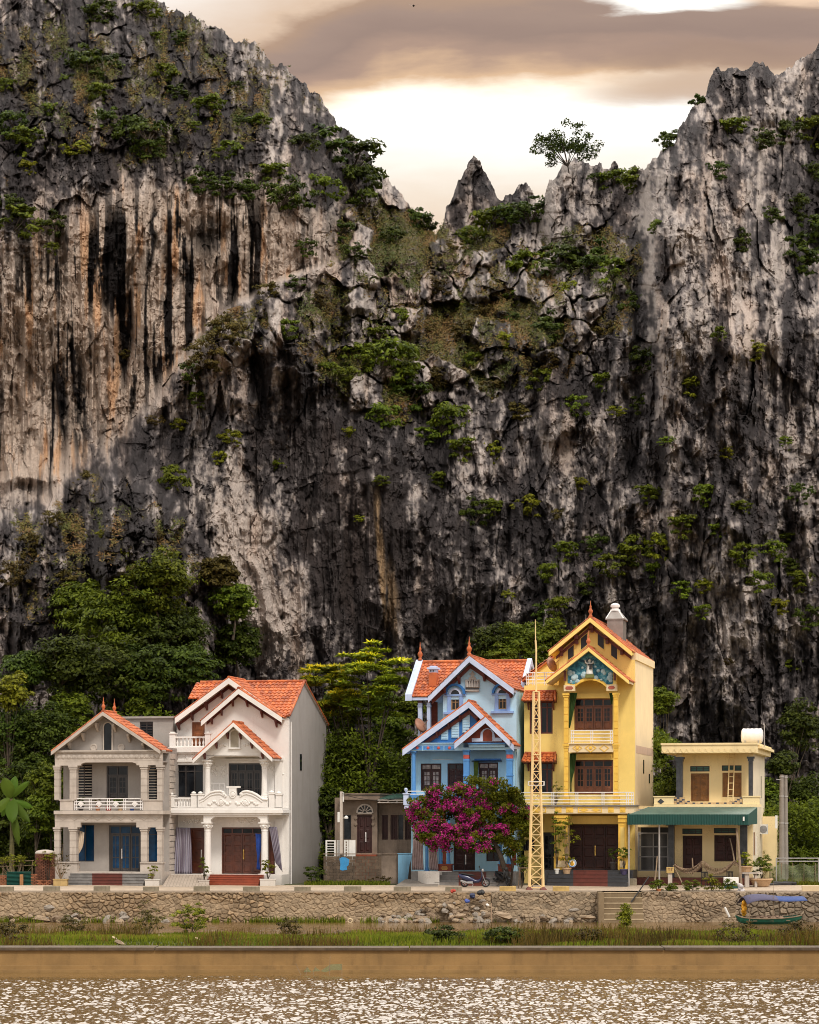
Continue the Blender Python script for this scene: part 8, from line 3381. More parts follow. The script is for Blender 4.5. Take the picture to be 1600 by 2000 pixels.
def make_shrub(seed, mat, rad=(1, .8, .75), ncl=30, per=34, leaf=.19, clr=.30, flat=.8):
    rg = np.random.default_rng(seed)
    p, n_, s_, r_, cc = crown_points(rad, ncl, per, leaf, clr, rg, flat)
    v, f_ = leaf_quads(p, n_, s_, .55, rg)
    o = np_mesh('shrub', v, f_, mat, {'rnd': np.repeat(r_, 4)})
    g = MB()
    for k in range(5):
        g.tube([(0, .3, -.5), tuple(cc[k] * .5 + np.array([0, 0, -.1])), tuple(cc[k])], .03, 4, .01)
    st = g.build('stem', M_TWIG, o)
    return o


SH = {}
for tone, mat in (('dark green', T_DARK), ('mid green', T_MID), ('yellow green', T_YEL), ('olive brown', T_OLV)):
    SH[tone] = [make_shrub(100 + 7 * i + len(tone) * 31, mat, *a) for i, a in enumerate((((1, .8, .75),), ((1.15, .8, .55), 30, 30, .17, .28, .7), ((.9, .8, .85), 24, 36, .22, .30, .8)))]
SPROTO = [o for l in SH.values() for o in l]
TN = {'d': 'dark green', 'g': 'mid green', 'y': 'yellow green', 'o': 'olive brown'}
shr = """200 25 35 d,285 20 35 g,300 70 16 g,175 130 45 d,195 178 25 g,325 145 25 g,355 75 20 d,405 205 30 g,345 180 20 d,15 165 18 g,25 240 30 d,50 272 35 g,100 215 22 g,150 290 25 y,55 325 20 y,215 235 30 d,285 250 40 d,290 292 25 d,450 292 24 g,500 238 25 g,460 165 15 d,40 430 40 g,20 400 25 d,110 440 25 d,100 482 15 g,
395 355 28 d,435 362 30 d,480 370 25 d,535 335 28 g,555 375 42 d,630 365 40 g,590 275 32 d,640 285 42 d,692 305 52 d,700 362 46 d,665 450 24 d,690 485 22 d,812 432 30 d,765 462 26 d,742 328 12 d,470 235 14 d,380 245 14 g,
960 432 38 g,1000 420 45 d,1040 408 40 d,925 462 30 g,880 480 22 o,1030 520 35 g,1100 508 52 d,1160 512 38 d,1205 532 30 g,1240 352 30 g,1195 350 28 g,1312 276 30 d,1362 192 13 d,1428 250 30 g,1480 270 32 d,1590 250 42 g,1585 335 32 d,1592 450 42 d,1560 500 38 d,1450 472 20 d,1555 400 26 d,1160 345 16 d,
580 556 20 d,520 572 22 o,440 642 32 o,400 690 32 o,372 722 20 d,390 775 20 g,350 825 15 y,452 850 20 y,430 890 15 y,300 820 16 o,340 935 30 g,540 905 17 g,245 690 16 o,620 590 24 o,700 610 26 o,660 650 22 o,
755 695 52 g,700 690 36 g,680 730 25 g,800 770 36 d,740 810 36 g,872 812 40 g,830 850 25 g,680 842 15 y,1240 600 25 d,1262 700 32 d,1250 792 22 d,1470 682 22 y,1402 650 15 g,1350 752 20 y,1062 640 30 d,1070 702 20 o,1190 642 25 o,905 640 22 o,830 640 20 o,950 610 24 o,860 730 24 o,960 760 26 o,1010 800 22 o,850 560 26 o,1000 620 18 d,780 620 22 g,
1130 945 18 y,1030 985 30 y,930 1000 25 d,962 985 20 g,1100 1070 25 g,1160 1060 24 d,1240 1070 35 g,1292 1060 28 y,1380 960 25 g,1262 960 24 g,1402 1030 18 g,1080 1112 25 g,1150 1142 20 d,1372 1140 16 y,1450 1080 25 g,1502 1070 25 g,1542 1100 25 d,1582 1200 26 d,1092 1180 25 g,990 1160 11 y,1530 1050 20 g,1562 1130 25 g,740 935 16 g,700 1010 12 y,1545 1300 18 g,1370 1190 16 g,1420 1290 12 o,1090 1005 14 o,
60 1060 26 o,130 1130 22 o,30 1115 26 o,200 1040 12 y,240 1080 14 y,110 1180 22 d,310 1040 12 o,170 930 16 o,100 1010 18 o,420 1110 30 o,1000 580 20 g,880 590 24 g,1110 560 22 y,930 700 22 g,1060 740 24 g,985 660 18 y,1120 790 22 g,900 870 26 g,960 880 20 y,860 930 20 g,1180 740 22 g,1200 800 18 y,1330 1020 26 g,1280 1110 22 g,1470 1130 30 g,1520 1180 22 y,1440 990 22 g,1560 960 20 d,1330 1150 20 g,1190 1100 26 g,1060 1200 24 d,1130 1230 22 g,740 650 24 g,790 720 28 g,640 720 22 g,560 640 20 g,1300 860 16 g,1420 880 14 y,1530 860 18 g,600 480 18 d,1280 440 18 g,1400 330 22 d,1540 250 26 d,1500 420 22 d"""
items = [(float(a), float(b), float(c), d) for a, b, c, d in (s_.split() for s_ in shr.replace('\n', '').split(','))]


def zone(px, py):
    if px < 760 and py < 215:
        return 'near the left summit'
    if px < 760 and py < 500:
        return 'above the pale streaked wall'
    if py < 545 and px < 1256:
        return 'in the saddle between the peaks'
    if py < 560:
        return 'on the right peak'
    if px < 420 and py > 920:
        return 'on the knoll behind the grey house'
    if px < 660:
        return 'on the left rock wall'
    if px < 1240 and py < 900:
        return 'on the slope under the saddle'
    if py < 900:
        return 'on the upper right buttress'
    return 'on the rock above the yellow house' if px < 1330 else 'on the rock above the cream house' if px < 1500 else 'on the rock at the right edge'


ORD = ['leftmost', 'second', 'third', 'fourth', 'fifth', 'sixth', 'seventh', 'eighth', 'ninth', 'tenth', 'eleventh', 'twelfth', 'thirteenth', 'fourteenth', 'fifteenth', 'sixteenth', 'seventeenth', 'eighteenth', 'nineteenth', 'twentieth', 'twenty-first', 'twenty-second', 'twenty-third', 'twenty-fourth', 'twenty-fifth', 'twenty-sixth']
grp = {}
for it in items:
    grp.setdefault((TN[it[3]], zone(it[0], it[1])), []).append(it)
used = set()
for (tone, zn), its in grp.items():
    its.sort()
    for k, (px, py, r_, _) in enumerate(its):
        pr = random.choice(SH[tone])
        o = pr if pr.name not in used else copy_tree(pr)
        used.add(pr.name)
        P = cliff_pt(px, py + r_ * .2)
        d_ = P.y + CD
        s_ = r_ * 1.28 * d_ / F
        o.location = P + Vector((0, -.35 * s_, 0))
        o.rotation_euler = (0, 0, random.uniform(0, 6.28))
        o.scale = (s_, s_, s_ * random.uniform(.85, 1.15))
        only = f'only {tone} shrub {zn}' if len(its) == 1 else f'{ORD[k]} {tone} shrub from the left {zn}' if k else f'leftmost {tone} shrub {zn}'
        if len(its) > 1 and k == len(its) - 1:
            only = f'rightmost {tone} shrub {zn}'
        tag(o, only, 'shrub', 'shrubs growing on the cliff')
for o in SPROTO:
    if o.name not in used:
        for ch in list(o.children):
            bpy.data.objects.remove(ch)
        bpy.data.objects.remove(o)

# scrub on the ledges: one uncountable cover
jj, kk = np.nonzero((veg > .40) & (over <= 0) & (CX > -20) & (CX < 1620) & (CY < 1420))
w_ = veg[jj, kk] ** 1.5
n = 62000
pick = rng.choice(len(jj), n, p=w_ / w_.sum())
j_, k_ = jj[pick], kk[pick]
P = np.stack([VX[j_, k_], VY[j_, k_], VZ[j_, k_]], -1) + rng.standard_normal((n, 3)) * np.array([.12, .12, .10]) + np.array([0, -.10, .08])
nr_ = unit(np.array([0, -.45, .8]) + .55 * rng.standard_normal((n, 3)))
tn = fbm(CX[j_, k_] / 38, CY[j_, k_] / 38, 81, 4)
r_ = np.clip(.45 + 1.0 * tn + .2 * rng.standard_normal(n), 0, 1)
v, f_ = leaf_quads(P, nr_, rng.uniform(.14, .40, n), .3, rng)
m, t, b, o_ = new_mat('cliff_scrub_leaf')
c = ramp(t, attr(t, 'rnd').outputs['Fac'], [(0, (.050, .066, .006)), (.4, (.105, .098, .012)), (.7, (.150, .100, .020)), (1, (.17, .085, .025))])
t.links.new(c, b.inputs['Base Color'])
b.inputs['Roughness'].default_value = .8
o = np_mesh('cliff_scrub', v, f_, m, {'rnd': np.repeat(r_, 4)})
tag(o, 'low olive and rust coloured scrub covering the cliff ledges', 'scrub', kind='stuff')


def tree(name, label, cat, base, hgt, rad, mat, seed, ncl=60, per=70, leaf=.26, clr=.75, flat=.6, lump=.6, trunk_r=.16, zc=None, group=None, lime=False, hollow=.35, bark=None, feather=False):
    rg = np.random.default_rng(seed)
    root = thing(name, label, cat, base, 0, group)
    zc = hgt - rad[2] * .8 if zc is None else zc
    p, n_, s_, r_, cc = crown_points(rad, ncl, per, leaf, clr, rg, flat, lump, hollow, zc)
    ax = None
    if lime or feather:      # pinnate sprays: long leaves radiate from each clump and the top of the clump is young growth
        C_ = np.repeat(cc, per, 0)
        ax = unit(p - C_ + np.array([0, 0, -.05]))
        up = (p - C_)[:, 2] / (clr * flat)
        if lime:
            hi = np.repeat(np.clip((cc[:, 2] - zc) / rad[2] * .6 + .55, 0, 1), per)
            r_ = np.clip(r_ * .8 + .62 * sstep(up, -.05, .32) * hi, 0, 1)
        n_ = unit(np.array([0, 0, 1.0]) + .45 * rg.standard_normal(p.shape))
    v, f_ = leaf_quads(p, n_, s_, .55 if ax is None else .26, rg, ax)
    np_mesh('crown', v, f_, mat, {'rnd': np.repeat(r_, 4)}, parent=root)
    k = np.argsort(cc[:, 2])[len(cc) // 4::max(1, len(cc) // 8)]
    make_trunk(max(hgt * .8, zc), trunk_r, [tuple(cc[i]) for i in k], rg, bark or M_BARK, root)
    return root


def on_cliff(px, py):
    P = cliff_pt(px, py)
    return P


def at_ground(px, y):
    return Vector((xat(px, y), y, gz(y)))


# big trees on and below the left knoll
spec = [
    (310, 1125, 66, T_MID, 'bushy bright green tree high on the knoll behind the grey house'), (225, 1195, 84, T_MID, 'broad green tree in the middle of the knoll above the grey house'), (300, 1215, 76, T_DARK, 'dense green tree on the knoll above the white house gable'),
    (160, 1170, 48, T_MID, 'smaller light green tree at the left of the knoll trees'), (345, 1230, 60, T_DARK, 'dark tree at the right of the knoll trees'), (455, 1165, 46, T_MID, 'round tree hugging the rock above the white house roof'), (430, 1110, 30, T_OLV, 'small olive tree above the round one by the pale rock'),
    (465, 1250, 50, T_DARK, 'dark tree just above the orange ridge of the white house'), (120, 1290, 62, T_DARK, 'dark tree behind the left slope of the grey house gable'), (210, 1300, 80, T_DARK, 'large very dark tree right behind the grey house gable'), (300, 1310, 70, T_DARK, 'dark tree behind the stair tower of the grey house'),
    (375, 1290, 55, T_DARK, 'dark tree left of the white house roof'), (50, 1300, 40, T_DARK, 'dark tree above the light green one at the left edge')]
for i, (px, py, rpx, mat, lab) in enumerate(spec):
    y_ = 22.5 - (8 if py > 1240 and px < 420 else 0) - (1 if px < 420 else -9)
    y_ = min(y_, min(cliff_pt(px + a * rpx, py + b * rpx).y for a in (-.5, 0, .5) for b in (-.4, .4)) - rpx * .012)
    d_ = CD + y_
    rm = rpx * d_ / F
    zc = CH + (HY - py) * d_ / F
    tree('leafy_tree', lab, 'tree', (xat(px, y_), y_, max(2, zc - rm * 1.6)), rm * 2.2, (rm, rm * .8, rm * .9), mat, 300 + i, int(44 + rpx * .7), 64, .30, .26 * rm + .25, flat=.85, hollow=.15, zc=rm * 1.4, trunk_r=.10, group='trees growing at the cliff foot')
near = [
    (22, 1352, 34, 9, T_YEL, 'light green round tree at the left edge beside the cliff foot'), (20, 1440, 60, 10, T_DARK, 'dark tree left of the grey house below the light green one'), (85, 1430, 58, 9, T_DARK, 'dark tree touching the left eave of the grey house'), (60, 1520, 55, 8, T_DARK, 'dark shady tree behind the banana plant'), (-10, 1600, 60, 8, T_DARK, 'dark tree cut off by the left edge above the brick stacks'),
    (140, 1395, 40, 12, T_MID, 'mid green tree peeping over the left roof slope of the grey house'), (270, 1378, 26, 13, T_MID, 'small tree showing above the flat stair tower'), (78, 1600, 36, 4, T_MID, 'bright leafy bush right of the banana plant'), (88, 1530, 30, 5, T_MID, 'green bush beside the left columns of the grey house'), (60, 1650, 42, 6, T_DARK, 'dark bush low behind the brick cistern'),
    (690, 1472, 52, 11, T_DARK, 'dense dark round tree right of the cement flank'), (645, 1500, 40, 12, T_DARK, 'dark tree tight against the cement flank'), (760, 1440, 46, 15, T_MID, 'green tree left of the blue house loggia'), (750, 1510, 42, 13, T_MID, 'feathery green tree above the sheet roof of the old house'), (640, 1570, 32, 9, T_DARK, 'dark bush behind the utility pole of the old house'), (800, 1390, 30, 16, T_MID, 'green tree at the left verge of the blue house roof'), (660, 1400, 40, 15, T_MID, 'olive green tree under the lime sprays right of the white house'), (735, 1370, 38, 16, T_MID, 'loose green tree in front of the dark smooth rock'),
    (960, 1262, 40, 18, T_DARK, 'dark tree behind the blue house ridge'), (1020, 1262, 44, 17, T_MID, 'bright green tree behind the blue house roof near the mast top'), (1065, 1250, 36, 19, T_MID, 'green tree left of the yellow house top gable'), (985, 1290, 26, 16, T_MID, 'small green tree just over the blue house ridge'),
    (1290, 1370, 26, 16, T_MID, 'small green tree right of the yellow house flank'), (1292, 1470, 34, 15, T_MID, 'green tree filling the gap between the yellow and cream houses'), (1300, 1540, 34, 14, T_DARK, 'darker tree low between the yellow and cream houses'),
    (1530, 1500, 30, 15, T_DARK, 'dark tree behind the paired utility poles'), (1560, 1420, 44, 19, T_DARK, 'dark ivy covered tree high at the right edge'), (1575, 1560, 46, 16, T_DARK, 'dark tree at the right edge above the net fence'), (1520, 1600, 34, 14, T_DARK, 'dark bush behind the flank annex of the cream house'), (1600, 1640, 40, 15, T_DARK, 'dark bush low at the right edge'), (1500, 1555, 26, 15, T_MID, 'green bush between the cream house and the utility poles'), (1565, 1650, 30, 13, T_DARK, 'dark bush right behind the net fence')]
for i, (px, py, rpx, y_, mat, lab) in enumerate(near):
    d_ = CD + y_
    rm = rpx * d_ / F
    zt_ = CH + (HY - py) * d_ / F
    g0 = gz(y_)
    zc = max(zt_ - g0, rm * .7)
    tree('leafy_tree' if py < 1590 else 'bush', lab, 'tree' if py < 1590 else 'bush', (xat(px, y_), y_, g0), zc + rm, (rm, rm * .8, rm * 1.1), mat, 500 + i, int(40 + rpx * .8), 62, .25, .28 * rm + .2, flat=.85, hollow=.15, zc=zc, trunk_r=.10, group='trees growing at the cliff foot', feather=(i in (13, 17)))
# feathery tree with lime tips
for i, (px, py, rpx, y_, lab) in enumerate(((740, 1330, 78, 10, 'tall feathery tree with bright lime tips left of the blue house'), (640, 1345, 52, 12, 'feathery tree with lime tips right of the white house roof'), (690, 1380, 46, 11, 'lower feathery lime tipped tree in the gap right of the white house'))):
    d_ = CD + y_
    rm = rpx * d_ / F
    zt_ = CH + (HY - py) * d_ / F
    tree('feathery_tree', lab, 'tree', (xat(px - 10, y_), y_, gz(y_)), zt_ - gz(y_) + rm, (rm, rm * .7, rm * .95), T_LIME, 700 + i, (54, 36, 26)[i], 130, .50, .66, .45, .5, zc=zt_ - gz(y_), trunk_r=.14, lime=True, hollow=.5, bark=M_TWIG, group='feathery lime tipped trees')

# tangled undergrowth along the cliff foot: one mass nobody could count
rg = np.random.default_rng(44)
n = 1500
ux = np.concatenate([rg.uniform(-60, 345, 620), rg.uniform(596, 830, 560), rg.uniform(1275, 1640, 320)])
top = np.interp(ux, [-60, 60, 130, 330, 345, 596, 620, 700, 830, 1275, 1300, 1310, 1500, 1640], [1400, 1390, 1400, 1380, 1420, 1420, 1440, 1430, 1450, 1420, 1420, 1560, 1575, 1545])
uy = np.where(ux < 400, rg.uniform(8, 11, n), rg.uniform(8.2, 11, n))
pyv = top + (1700 - top) * rg.random(n) ** .8
C_ = np.stack([(ux - 800) * (CD + uy) / F, uy, CH + (HY - pyv) * (CD + uy) / F], -1)
C_[:, 1] += (1700 - pyv) / 1700 * 8
per = 50
p = np.repeat(C_, per, 0) + unit(rg.standard_normal((n * per, 3))) * rg.random((n * per, 1)) ** .5 * np.array([.85, .7, .6])
v, f_ = leaf_quads(p, unit(rg.standard_normal(p.shape) * .7 + np.array([0, -.3, .7])), rg.uniform(.16, .36, len(p)), .5, rg)
r_ = np.clip(np.repeat(.5 * rg.random(n), per) + .3 * rg.random(len(p)), 0, 1)
o = np_mesh('undergrowth', v, f_, T_MID, {'rnd': np.repeat(r_, 4)})
tag(o, 'tangled green undergrowth filling the cliff foot behind the houses', 'undergrowth', kind='stuff')

# the sparse tree on the skyline and small ones beside it
for i, (px, py, rpx, hpx, nm, lab, ncl) in enumerate(((1108, 345, 62, 100, 'skyline_tree', 'dark sparse tree standing alone on the rock outcrop against the sky', 60), (1362, 205, 16, 22, 'skyline_tree', 'tiny dark tree on the shoulder of the right peak against the sky', 8), (742, 340, 16, 20, 'skyline_tree', 'small dark tree sticking out of the left ridge against the sky', 8), (828, 450, 24, 26, 'skyline_tree', 'dark leafy tree at the bottom of the sky gap left of the pinnacle', 14))):
    P = cliff_pt(px, py)
    d_ = P.y + CD
    k = d_ / F
    root = thing(nm, lab, 'tree', P + Vector((0, .3, -.3)), 0, 'small trees on the skyline')
    rg = np.random.default_rng(900 + i)
    H_ = hpx * k
    cc = []
    for q in range(ncl):
        a = rg.uniform(-1.15, 1.15)
        rr_ = rg.uniform(.45, 1)
        cc.append((math.sin(a) * rpx * k * rr_ * 1.15, rg.uniform(-.5, .5) * rpx * k, H_ * (.22 + .98 * math.cos(a) * rr_)))
    cc = np.array(cc)
    per = 55
    p = np.repeat(cc, per, 0) + unit(rg.standard_normal((ncl * per, 3))) * (rg.random((ncl * per, 1)) ** .5) * np.array([.5, .5, .34]) * (rpx / 52) ** .5
    v, f_ = leaf_quads(p, unit(rg.standard_normal(p.shape) + np.array([0, 0, .6])), rg.uniform(.14, .3, len(p)), .6, rg)
    np_mesh('crown', v, f_, T_DARK, {'rnd': np.repeat(rg.random(len(p)) * .6, 4)}, parent=root)
    make_trunk(H_, .10, [tuple(c_) for c_ in cc[:14]], rg, M_TWIG, root, fork=.3)

# --- bougainvillea before the blue house
h = H4
bz = thing('bougainvillea', 'large bougainvillea with magenta blossom trained over the front of the blue house', 'bougainvillea', (xat(985, -2.6), -2.6, gz(-2.6)))
B = bz.location
rg = np.random.default_rng(77)
blobs = [(838, 1572, 44, 30), (880, 1556, 48, 26), (930, 1560, 60, 40), (985, 1580, 46, 42), (955, 1610, 60, 36), (900, 1606, 60, 36), (850, 1612, 40, 36), (1000, 1620, 34, 32), (870, 1640, 36, 20), (940, 1642, 50, 18), (1010, 1590, 28, 44), (822, 1590, 22, 34), (990, 1650, 26, 20), (845, 1640, 30, 20), (905, 1650, 44, 14), (965, 1545, 40, 22)]
C_, T_ = [], []
for bx, by, rx_, ry_ in blobs:
    for q in range(int(rx_ * ry_ / 42)):
        a, rr_ = rg.uniform(0, 6.283), rg.random() ** .5
        px, py = bx + rx_ * rr_ * math.cos(a), by + ry_ * rr_ * math.sin(a)
        y = -2.3 + rg.uniform(-.9, .9) * math.sqrt(max(0, 1 - rr_ * rr_ * .8))
        C_.append((xat(px, y) - B.x, y - B.y, zat(py, y) - B.z))
        T_.append((px, py))
C_, T_ = np.array(C_), np.array(T_)
per = 80
p = np.repeat(C_, per, 0) + unit(rg.standard_normal((len(C_) * per, 3))) * (rg.random((len(C_) * per, 1)) ** .5) * np.array([.36, .34, .26])
v, f_ = leaf_quads(p, unit(rg.standard_normal(p.shape) + np.array([0, -.3, .6])), rg.uniform(.10, .22, len(p)), .6, rg)
np_mesh('foliage', v, f_, leafmat('vine_leaf', (.028, .042, .004), (.19, .215, .016), .3, (.34, .24, .03)), {'rnd': np.repeat(np.clip(np.repeat(rg.random(len(C_)), per) * .6 + .4 * rg.random(len(p)), 0, 1), 4)}, parent=bz)
dens = np.clip(1.15 - ((T_[:, 0] - 866) / 98) ** 2 * .75 - ((T_[:, 1] - 1612) / 60) ** 2 * .4, .12, 1) * np.where(T_[:, 0] > 945, .75, 1)
dens = dens * np.clip(.7 + 1.3 * fbm(T_[:, 0] / 16, T_[:, 1] / 13, 91, 3), 0, 1.5)
sel = C_[rg.random(len(C_)) < dens * 1.1]
per = 46
p = np.repeat(sel + np.array([0, -.30, .04]), per, 0) + unit(rg.standard_normal((len(sel) * per, 3))) * (rg.random((len(sel) * per, 1)) ** .5) * np.array([.31, .18, .26])
v, f_ = leaf_quads(p, unit(rg.standard_normal(p.shape) + np.array([0, -.6, .3])), rg.uniform(.07, .14, len(p)), .8, rg)
np_mesh('blossom', v, f_, leafmat('magenta_bract', (.26, .010, .11), (.58, .035, .30), .3, (.70, .16, .28)), {'rnd': np.repeat(rg.random(len(p)), 4)}, parent=bz)
g = MB()
tw = [(993, 1716, -2.6), (985, 1695, -2.5), (978, 1672, -2.5), (968, 1650, -2.4), (955, 1620, -2.3)]
P3 = [(xat(a, y) - B.x, y - B.y, zat(b_, y) - B.z) for a, b_, y in tw]
g.tube(P3, [.20, .17, .15, .12, .08], 8)
for a, b_ in ((940, 1600), (1000, 1600), (900, 1600), (985, 1630)):
    g.tube([P3[3], (xat(a, -2.2) - B.x, .4, zat(b_, -2.2) - B.z)], .07, 6, .03)
g.tube([(xat(997, -2.6) - B.x, 0, 0), (xat(1002, -2.5) - B.x, .1, zat(1690, -2.5) - B.z), (xat(995, -2.4) - B.x, .2, zat(1668, -2.4) - B.z)], .1, 7, .06)
g.build('trunk', M_TWIG, bz)

# --- banana plant
bn_ = thing('banana_plant', 'banana plant with broad bright leaves at the left edge', 'banana plant', at_ground(22, 3))
B = bn_.location
g = MB()
g.tube([(0, 0, -.1), (.05, 0, 2.6), (0, 0, zat(1560, 3) - B.z)], [.2, .15, .1], 8)
g.build('stem', paint('banana_stem', (.10, .085, .03), .3, .5, None, .8, .3, 2), bn_)
m_ban = leafmat('banana_leaf', (.035, .075, .010), (.10, .175, .022), .4)
for (px0, py0, px1, py1, wpx, dy) in ((22, 1558, 9, 1516, 17, -.2), (22, 1556, 29, 1514, 13, .1), (24, 1556, 60, 1520, 9, -.3), (22, 1560, 29, 1606, 17, -.5), (20, 1560, -12, 1585, 12, -.3), (26, 1570, 62, 1600, 11, -.4), (18, 1566, 0, 1590, 9, .3), (24, 1580, 38, 1650, 10, -.2), (26, 1566, 66, 1572, 9, .3)):
    A_, E_ = Vector((xat(px0, 3) - B.x, 0, zat(py0, 3) - B.z)), Vector((xat(px1, 3) - B.x, dy * 2, zat(py1, 3) - B.z))
    ax_ = E_ - A_
    sd_ = ax_.cross(Vector((0, 1, 0))).normalized()
    g = MB()
    rows = []
    for k in range(9):
        u = k / 8
        w = wpx * .72 * 163 / F * (math.sin(math.pi * min(1, u * .9 + .1)) ** .6) + .01
        c_ = A_ + ax_ * u + Vector((0, -.1 * math.sin(u * 3), -.25 * u * u * abs(sd_.z) * 1.2))
        rows.append([tuple(c_ + sd_ * w * q + Vector((0, .10 * abs(q), 0))) for q in (-1, -.5, 0, .5, 1)])
    g.rv = random.uniform(.3, 1)
    g.grid(rows)
    g.build('leaf', m_ban, bn_, smooth=True)


# --- potted plants, islet bushes and garden plants
def plant(name, label, base, rad, mat, seed, ncl=14, per=30, leaf=.13, clr=.16, flat=.8, zc=None, group=None, twiggy=False, cat='plant'):
    rg = np.random.default_rng(seed)
    o = thing(name, label, cat, base, 0, group)
    zc = rad[2] * .9 if zc is None else zc
    p, n_, s_, r_, cc = crown_points(rad, ncl, per, leaf, clr, rg, flat, .4, .3, zc)
    v, f_ = leaf_quads(p, n_, s_, .5, rg)
    np_mesh('foliage', v, f_, mat, {'rnd': np.repeat(r_, 4)}, parent=o)
    g = MB()
    for k in range(min(len(cc), 16 if twiggy else 7)):
        g.tube([(0, 0, -.05), tuple(cc[k] * .55), tuple(cc[k])], .02, 4, .006)
    g.build('stem', M_TWIG if not twiggy else M_POLE, o)
    return o


plant('potted_bush', 'bare twiggy bush in the ochre planter left of the grey steps', PL1, (.75, .5, 1.15), T_OLV, 1, 26, 12, .11, .2, twiggy=True)
plant('potted_bush', 'small leafy bush on the white planter right of the grey steps', PL2, (.42, .35, .5), T_YEL, 2, 12, 18, .14, .15, twiggy=True)
plant('potted_bush', 'round yellow green bush on the white planter by the white house column', PL3, (.45, .4, .55), T_YEL, 3, 18, 34, .12, .16, zc=.75)
plant('potted_bush', 'thin leafy bush left of the white house front door', PL4, (.35, .3, .6), T_MID, 4, 12, 26, .12, .16, zc=.75)
plant('potted_bush', 'clipped round dark bush on the grey balcony', POTS[0], (.33, .3, .36), T_DARK, 5, 20, 30, .08, .12)
plant('potted_flower', 'red flowering plant on the grey balcony', POTS[2], (.22, .2, .35), leafmat('red_petal', (.04, .06, .01), (.10, .12, .015), .2, (.55, .02, .03)), 6, 8, 24, .09, .1)
plant('potted_palm', 'spiky dark plant at the right of the grey balcony', POTS[3], (.4, .3, .3), T_DARK, 7, 12, 24, .16, .14)
plant('potted_palm', 'sparse bonsai in the middle of the grey balcony', POTS[1], (.34, .25, .26), T_OLV, 8, 9, 20, .10, .12, twiggy=True)
plant('climbing_plant', 'leafy climbing plant covering the left porch column of the yellow house', P5b, (.72, .4, 1.55), T_YEL, 9, 34, 30, .12, .24, zc=1.6, twiggy=True)
plant('climbing_plant', 'tall thin green plant right of the left yellow porch column', P5, (.40, .3, 1.4), T_MID, 10, 22, 24, .15, .2, zc=2.0)
plant('potted_bush', 'glossy dark plant in the dark pot by the dark front doors', P5c, (.26, .25, .5), T_DARK, 11, 12, 24, .12, .14)
plant('potted_bush', 'leafy bush before the right yellow porch column', P5d, (.42, .35, .5), T_MID, 12, 16, 30, .13, .16, zc=1.0)
plant('potted_bush', 'dense round dark bush in the wide brown bowl', PB1, (.66, .6, .75), T_MID, 13, 34, 40, .13, .22, zc=.7)
plant('potted_bush', 'loose green plant on the concrete stand', PB2, (.45, .4, .5), T_YEL, 14, 16, 30, .13, .18)
plant('potted_bush', 'little green plant in the orange pot on the wall edge', PB3, (.16, .15, .18), T_MID, 15, 8, 20, .08, .08)
plant('balcony_plant', 'thin yellow green plant on the left end of the yellow balcony', H5.w(H5.x(1085, 0), 0, H5.z(1573, 0)), (.45, .3, .75), T_YEL, 16, 16, 14, .11, .18, zc=.9, twiggy=True)
plant('street_bush', 'light green bush on the road between the bougainvillea and the mast', gp(1020, -2.4), (.55, .5, .6), T_MID, 17, 26, 34, .13, .22, zc=1.45)
plant('wall_shrub', 'dark bramble at the back foot of the cement flank', at_ground(612, .6), (.8, .6, .7), T_DARK, 18, 30, 36, .13, .22, cat='shrub')
plant('wall_shrub', 'pale weedy tuft against the block wall below the blue patch', at_ground(740, 1.5), (1.3, .3, .25), T_OLV, 19, 22, 24, .11, .16, cat='shrub')
plant('trellis_vine', 'trailing vine along the top of the stick trellis', TRELLIS.location, (1.6, .3, .35), T_YEL, 20, 36, 20, .12, .2, zc=1.5, twiggy=True, cat='vine')
plant('trellis_vine', 'vine hanging over the brick cistern lid', gp(94, .0), (.55, .35, .4), T_YEL, 21, 14, 22, .12, .16, zc=1.75, cat='vine')
for i, (px, rx_, rz_, mat, lab) in enumerate(((1282, .45, .42, T_MID, 'leafy plant at the left end of the wall plant bed'), (1312, .5, .34, T_MID, 'low plant second from the left in the wall plant bed'), (1350, .6, .42, T_MID, 'broad plant in the middle of the wall plant bed'), (1390, .65, .58, T_YEL, 'tallest yellow green plant of the wall plant bed'), (1422, .5, .45, T_MID, 'plant at the right end of the wall plant bed'))):
    plant('bed_plant', lab, (xat(px, -7.3), -7.3, 1.62), (rx_, .4, rz_), mat, 30 + i, 24, 34, .12, .18, group='plants in the bed on the wall')


def islet_at(px, y):
    x = xat(px, y)
    return (x, y, float(islet_z(np.array(x), np.array(y))) - .02)


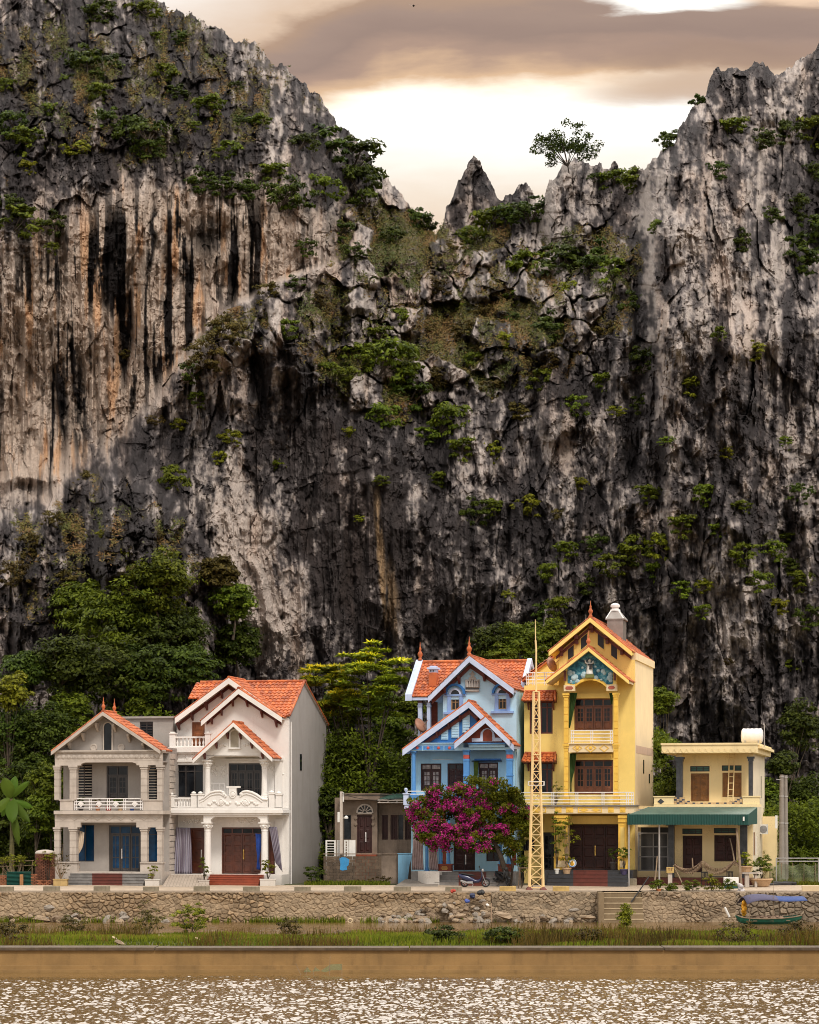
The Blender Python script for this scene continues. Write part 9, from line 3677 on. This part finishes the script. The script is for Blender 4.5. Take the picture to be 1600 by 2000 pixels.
for i, (px, y, rad, mat, zc, lab, tw_) in enumerate(((372, -35.5, (.92, .7, .78), T_YEL, .80, 'large yellow green bush on the back edge of the islet', False), (287, -35, (.75, .5, .85), T_OLV, .8, 'straggly olive bush left of the large islet bush', True), (145, -35, (.6, .4, .6), T_OLV, .6, 'low straggly bush at the left of the islet', True), (1220, -35.5, (.34, .3, .72), T_YEL, .78, 'slim bright green sapling on the islet before the stone steps', False),
                                                     (560, -36, (.7, .4, .45), T_OLV, .5, 'low brown bush just right of the large islet bush', True), (870, -52, (.8, .5, .4), T_DARK, .35, 'dark low bush on the islet below the scooter', False), (985, -52.5, (.9, .5, .45), T_DARK, .4, 'broad dark bush on the islet below the lattice mast', False), (1440, -52, (1.1, .5, .55), T_OLV, .45, 'tangled brown bush on the islet below the boat', True), (1560, -51.5, (1.0, .5, .5), T_OLV, .45, 'tangled brown bush at the right end of the islet', True), (1150, -52, (.8, .5, .4), T_OLV, .35, 'low brown bush on the islet below the stone steps', True), (20, -51, (.8, .5, .5), T_OLV, .4, 'low brown bush at the left end of the islet', True))):
    plant('islet_bush', lab, islet_at(px, y), rad, mat, 60 + i, 40 if not tw_ else 32, 44 if not tw_ else 26, .13, .24, zc=zc, twiggy=tw_, cat='bush', group='bushes on the islet')
# weeds at the wall foot and on the road verge: uncountable
n = 5200
bx = np.concatenate([rng.uniform(-24, 5, n // 2), rng.uniform(-6.4, -1.2, n - n // 2)])
by = np.concatenate([rng.uniform(-9.2, -8.7, n // 2), rng.uniform(-1.2, 1.9, n - n // 2)])
bzv = np.where(by < -5, .02, np.interp(by, _gy_y, _gy_z) + .02)
kp = (fbm(bx / 1.1, by / 1.1, 95, 3) > .0) | (by > -5)
o = blades('verge_grass', bx[kp], by[kp], bzv[kp], rng.uniform(.08, .32, kp.sum()) * np.where(by[kp] < -5, 1.2, .8), .05 + .03 * rng.random(kp.sum()), np.clip(.5 + .3 * rng.standard_normal(kp.sum()), 0, 1), m_grass)
tag(o, 'grass tufts growing along the wall foot and before the block wall', 'grass', kind='stuff')
n = 14000
bx, by = rng.uniform(21, 34, n), rng.uniform(-.8, 14, n)
o = blades('garden_grass', bx, by, np.interp(by, _gy_y, _gy_z), rng.uniform(.08, .25, n), .06 + .04 * rng.random(n), np.clip(.6 + .3 * rng.standard_normal(n), 0, 1), m_grass)
tag(o, 'green grass of the fenced garden at the right', 'grass', kind='stuff')
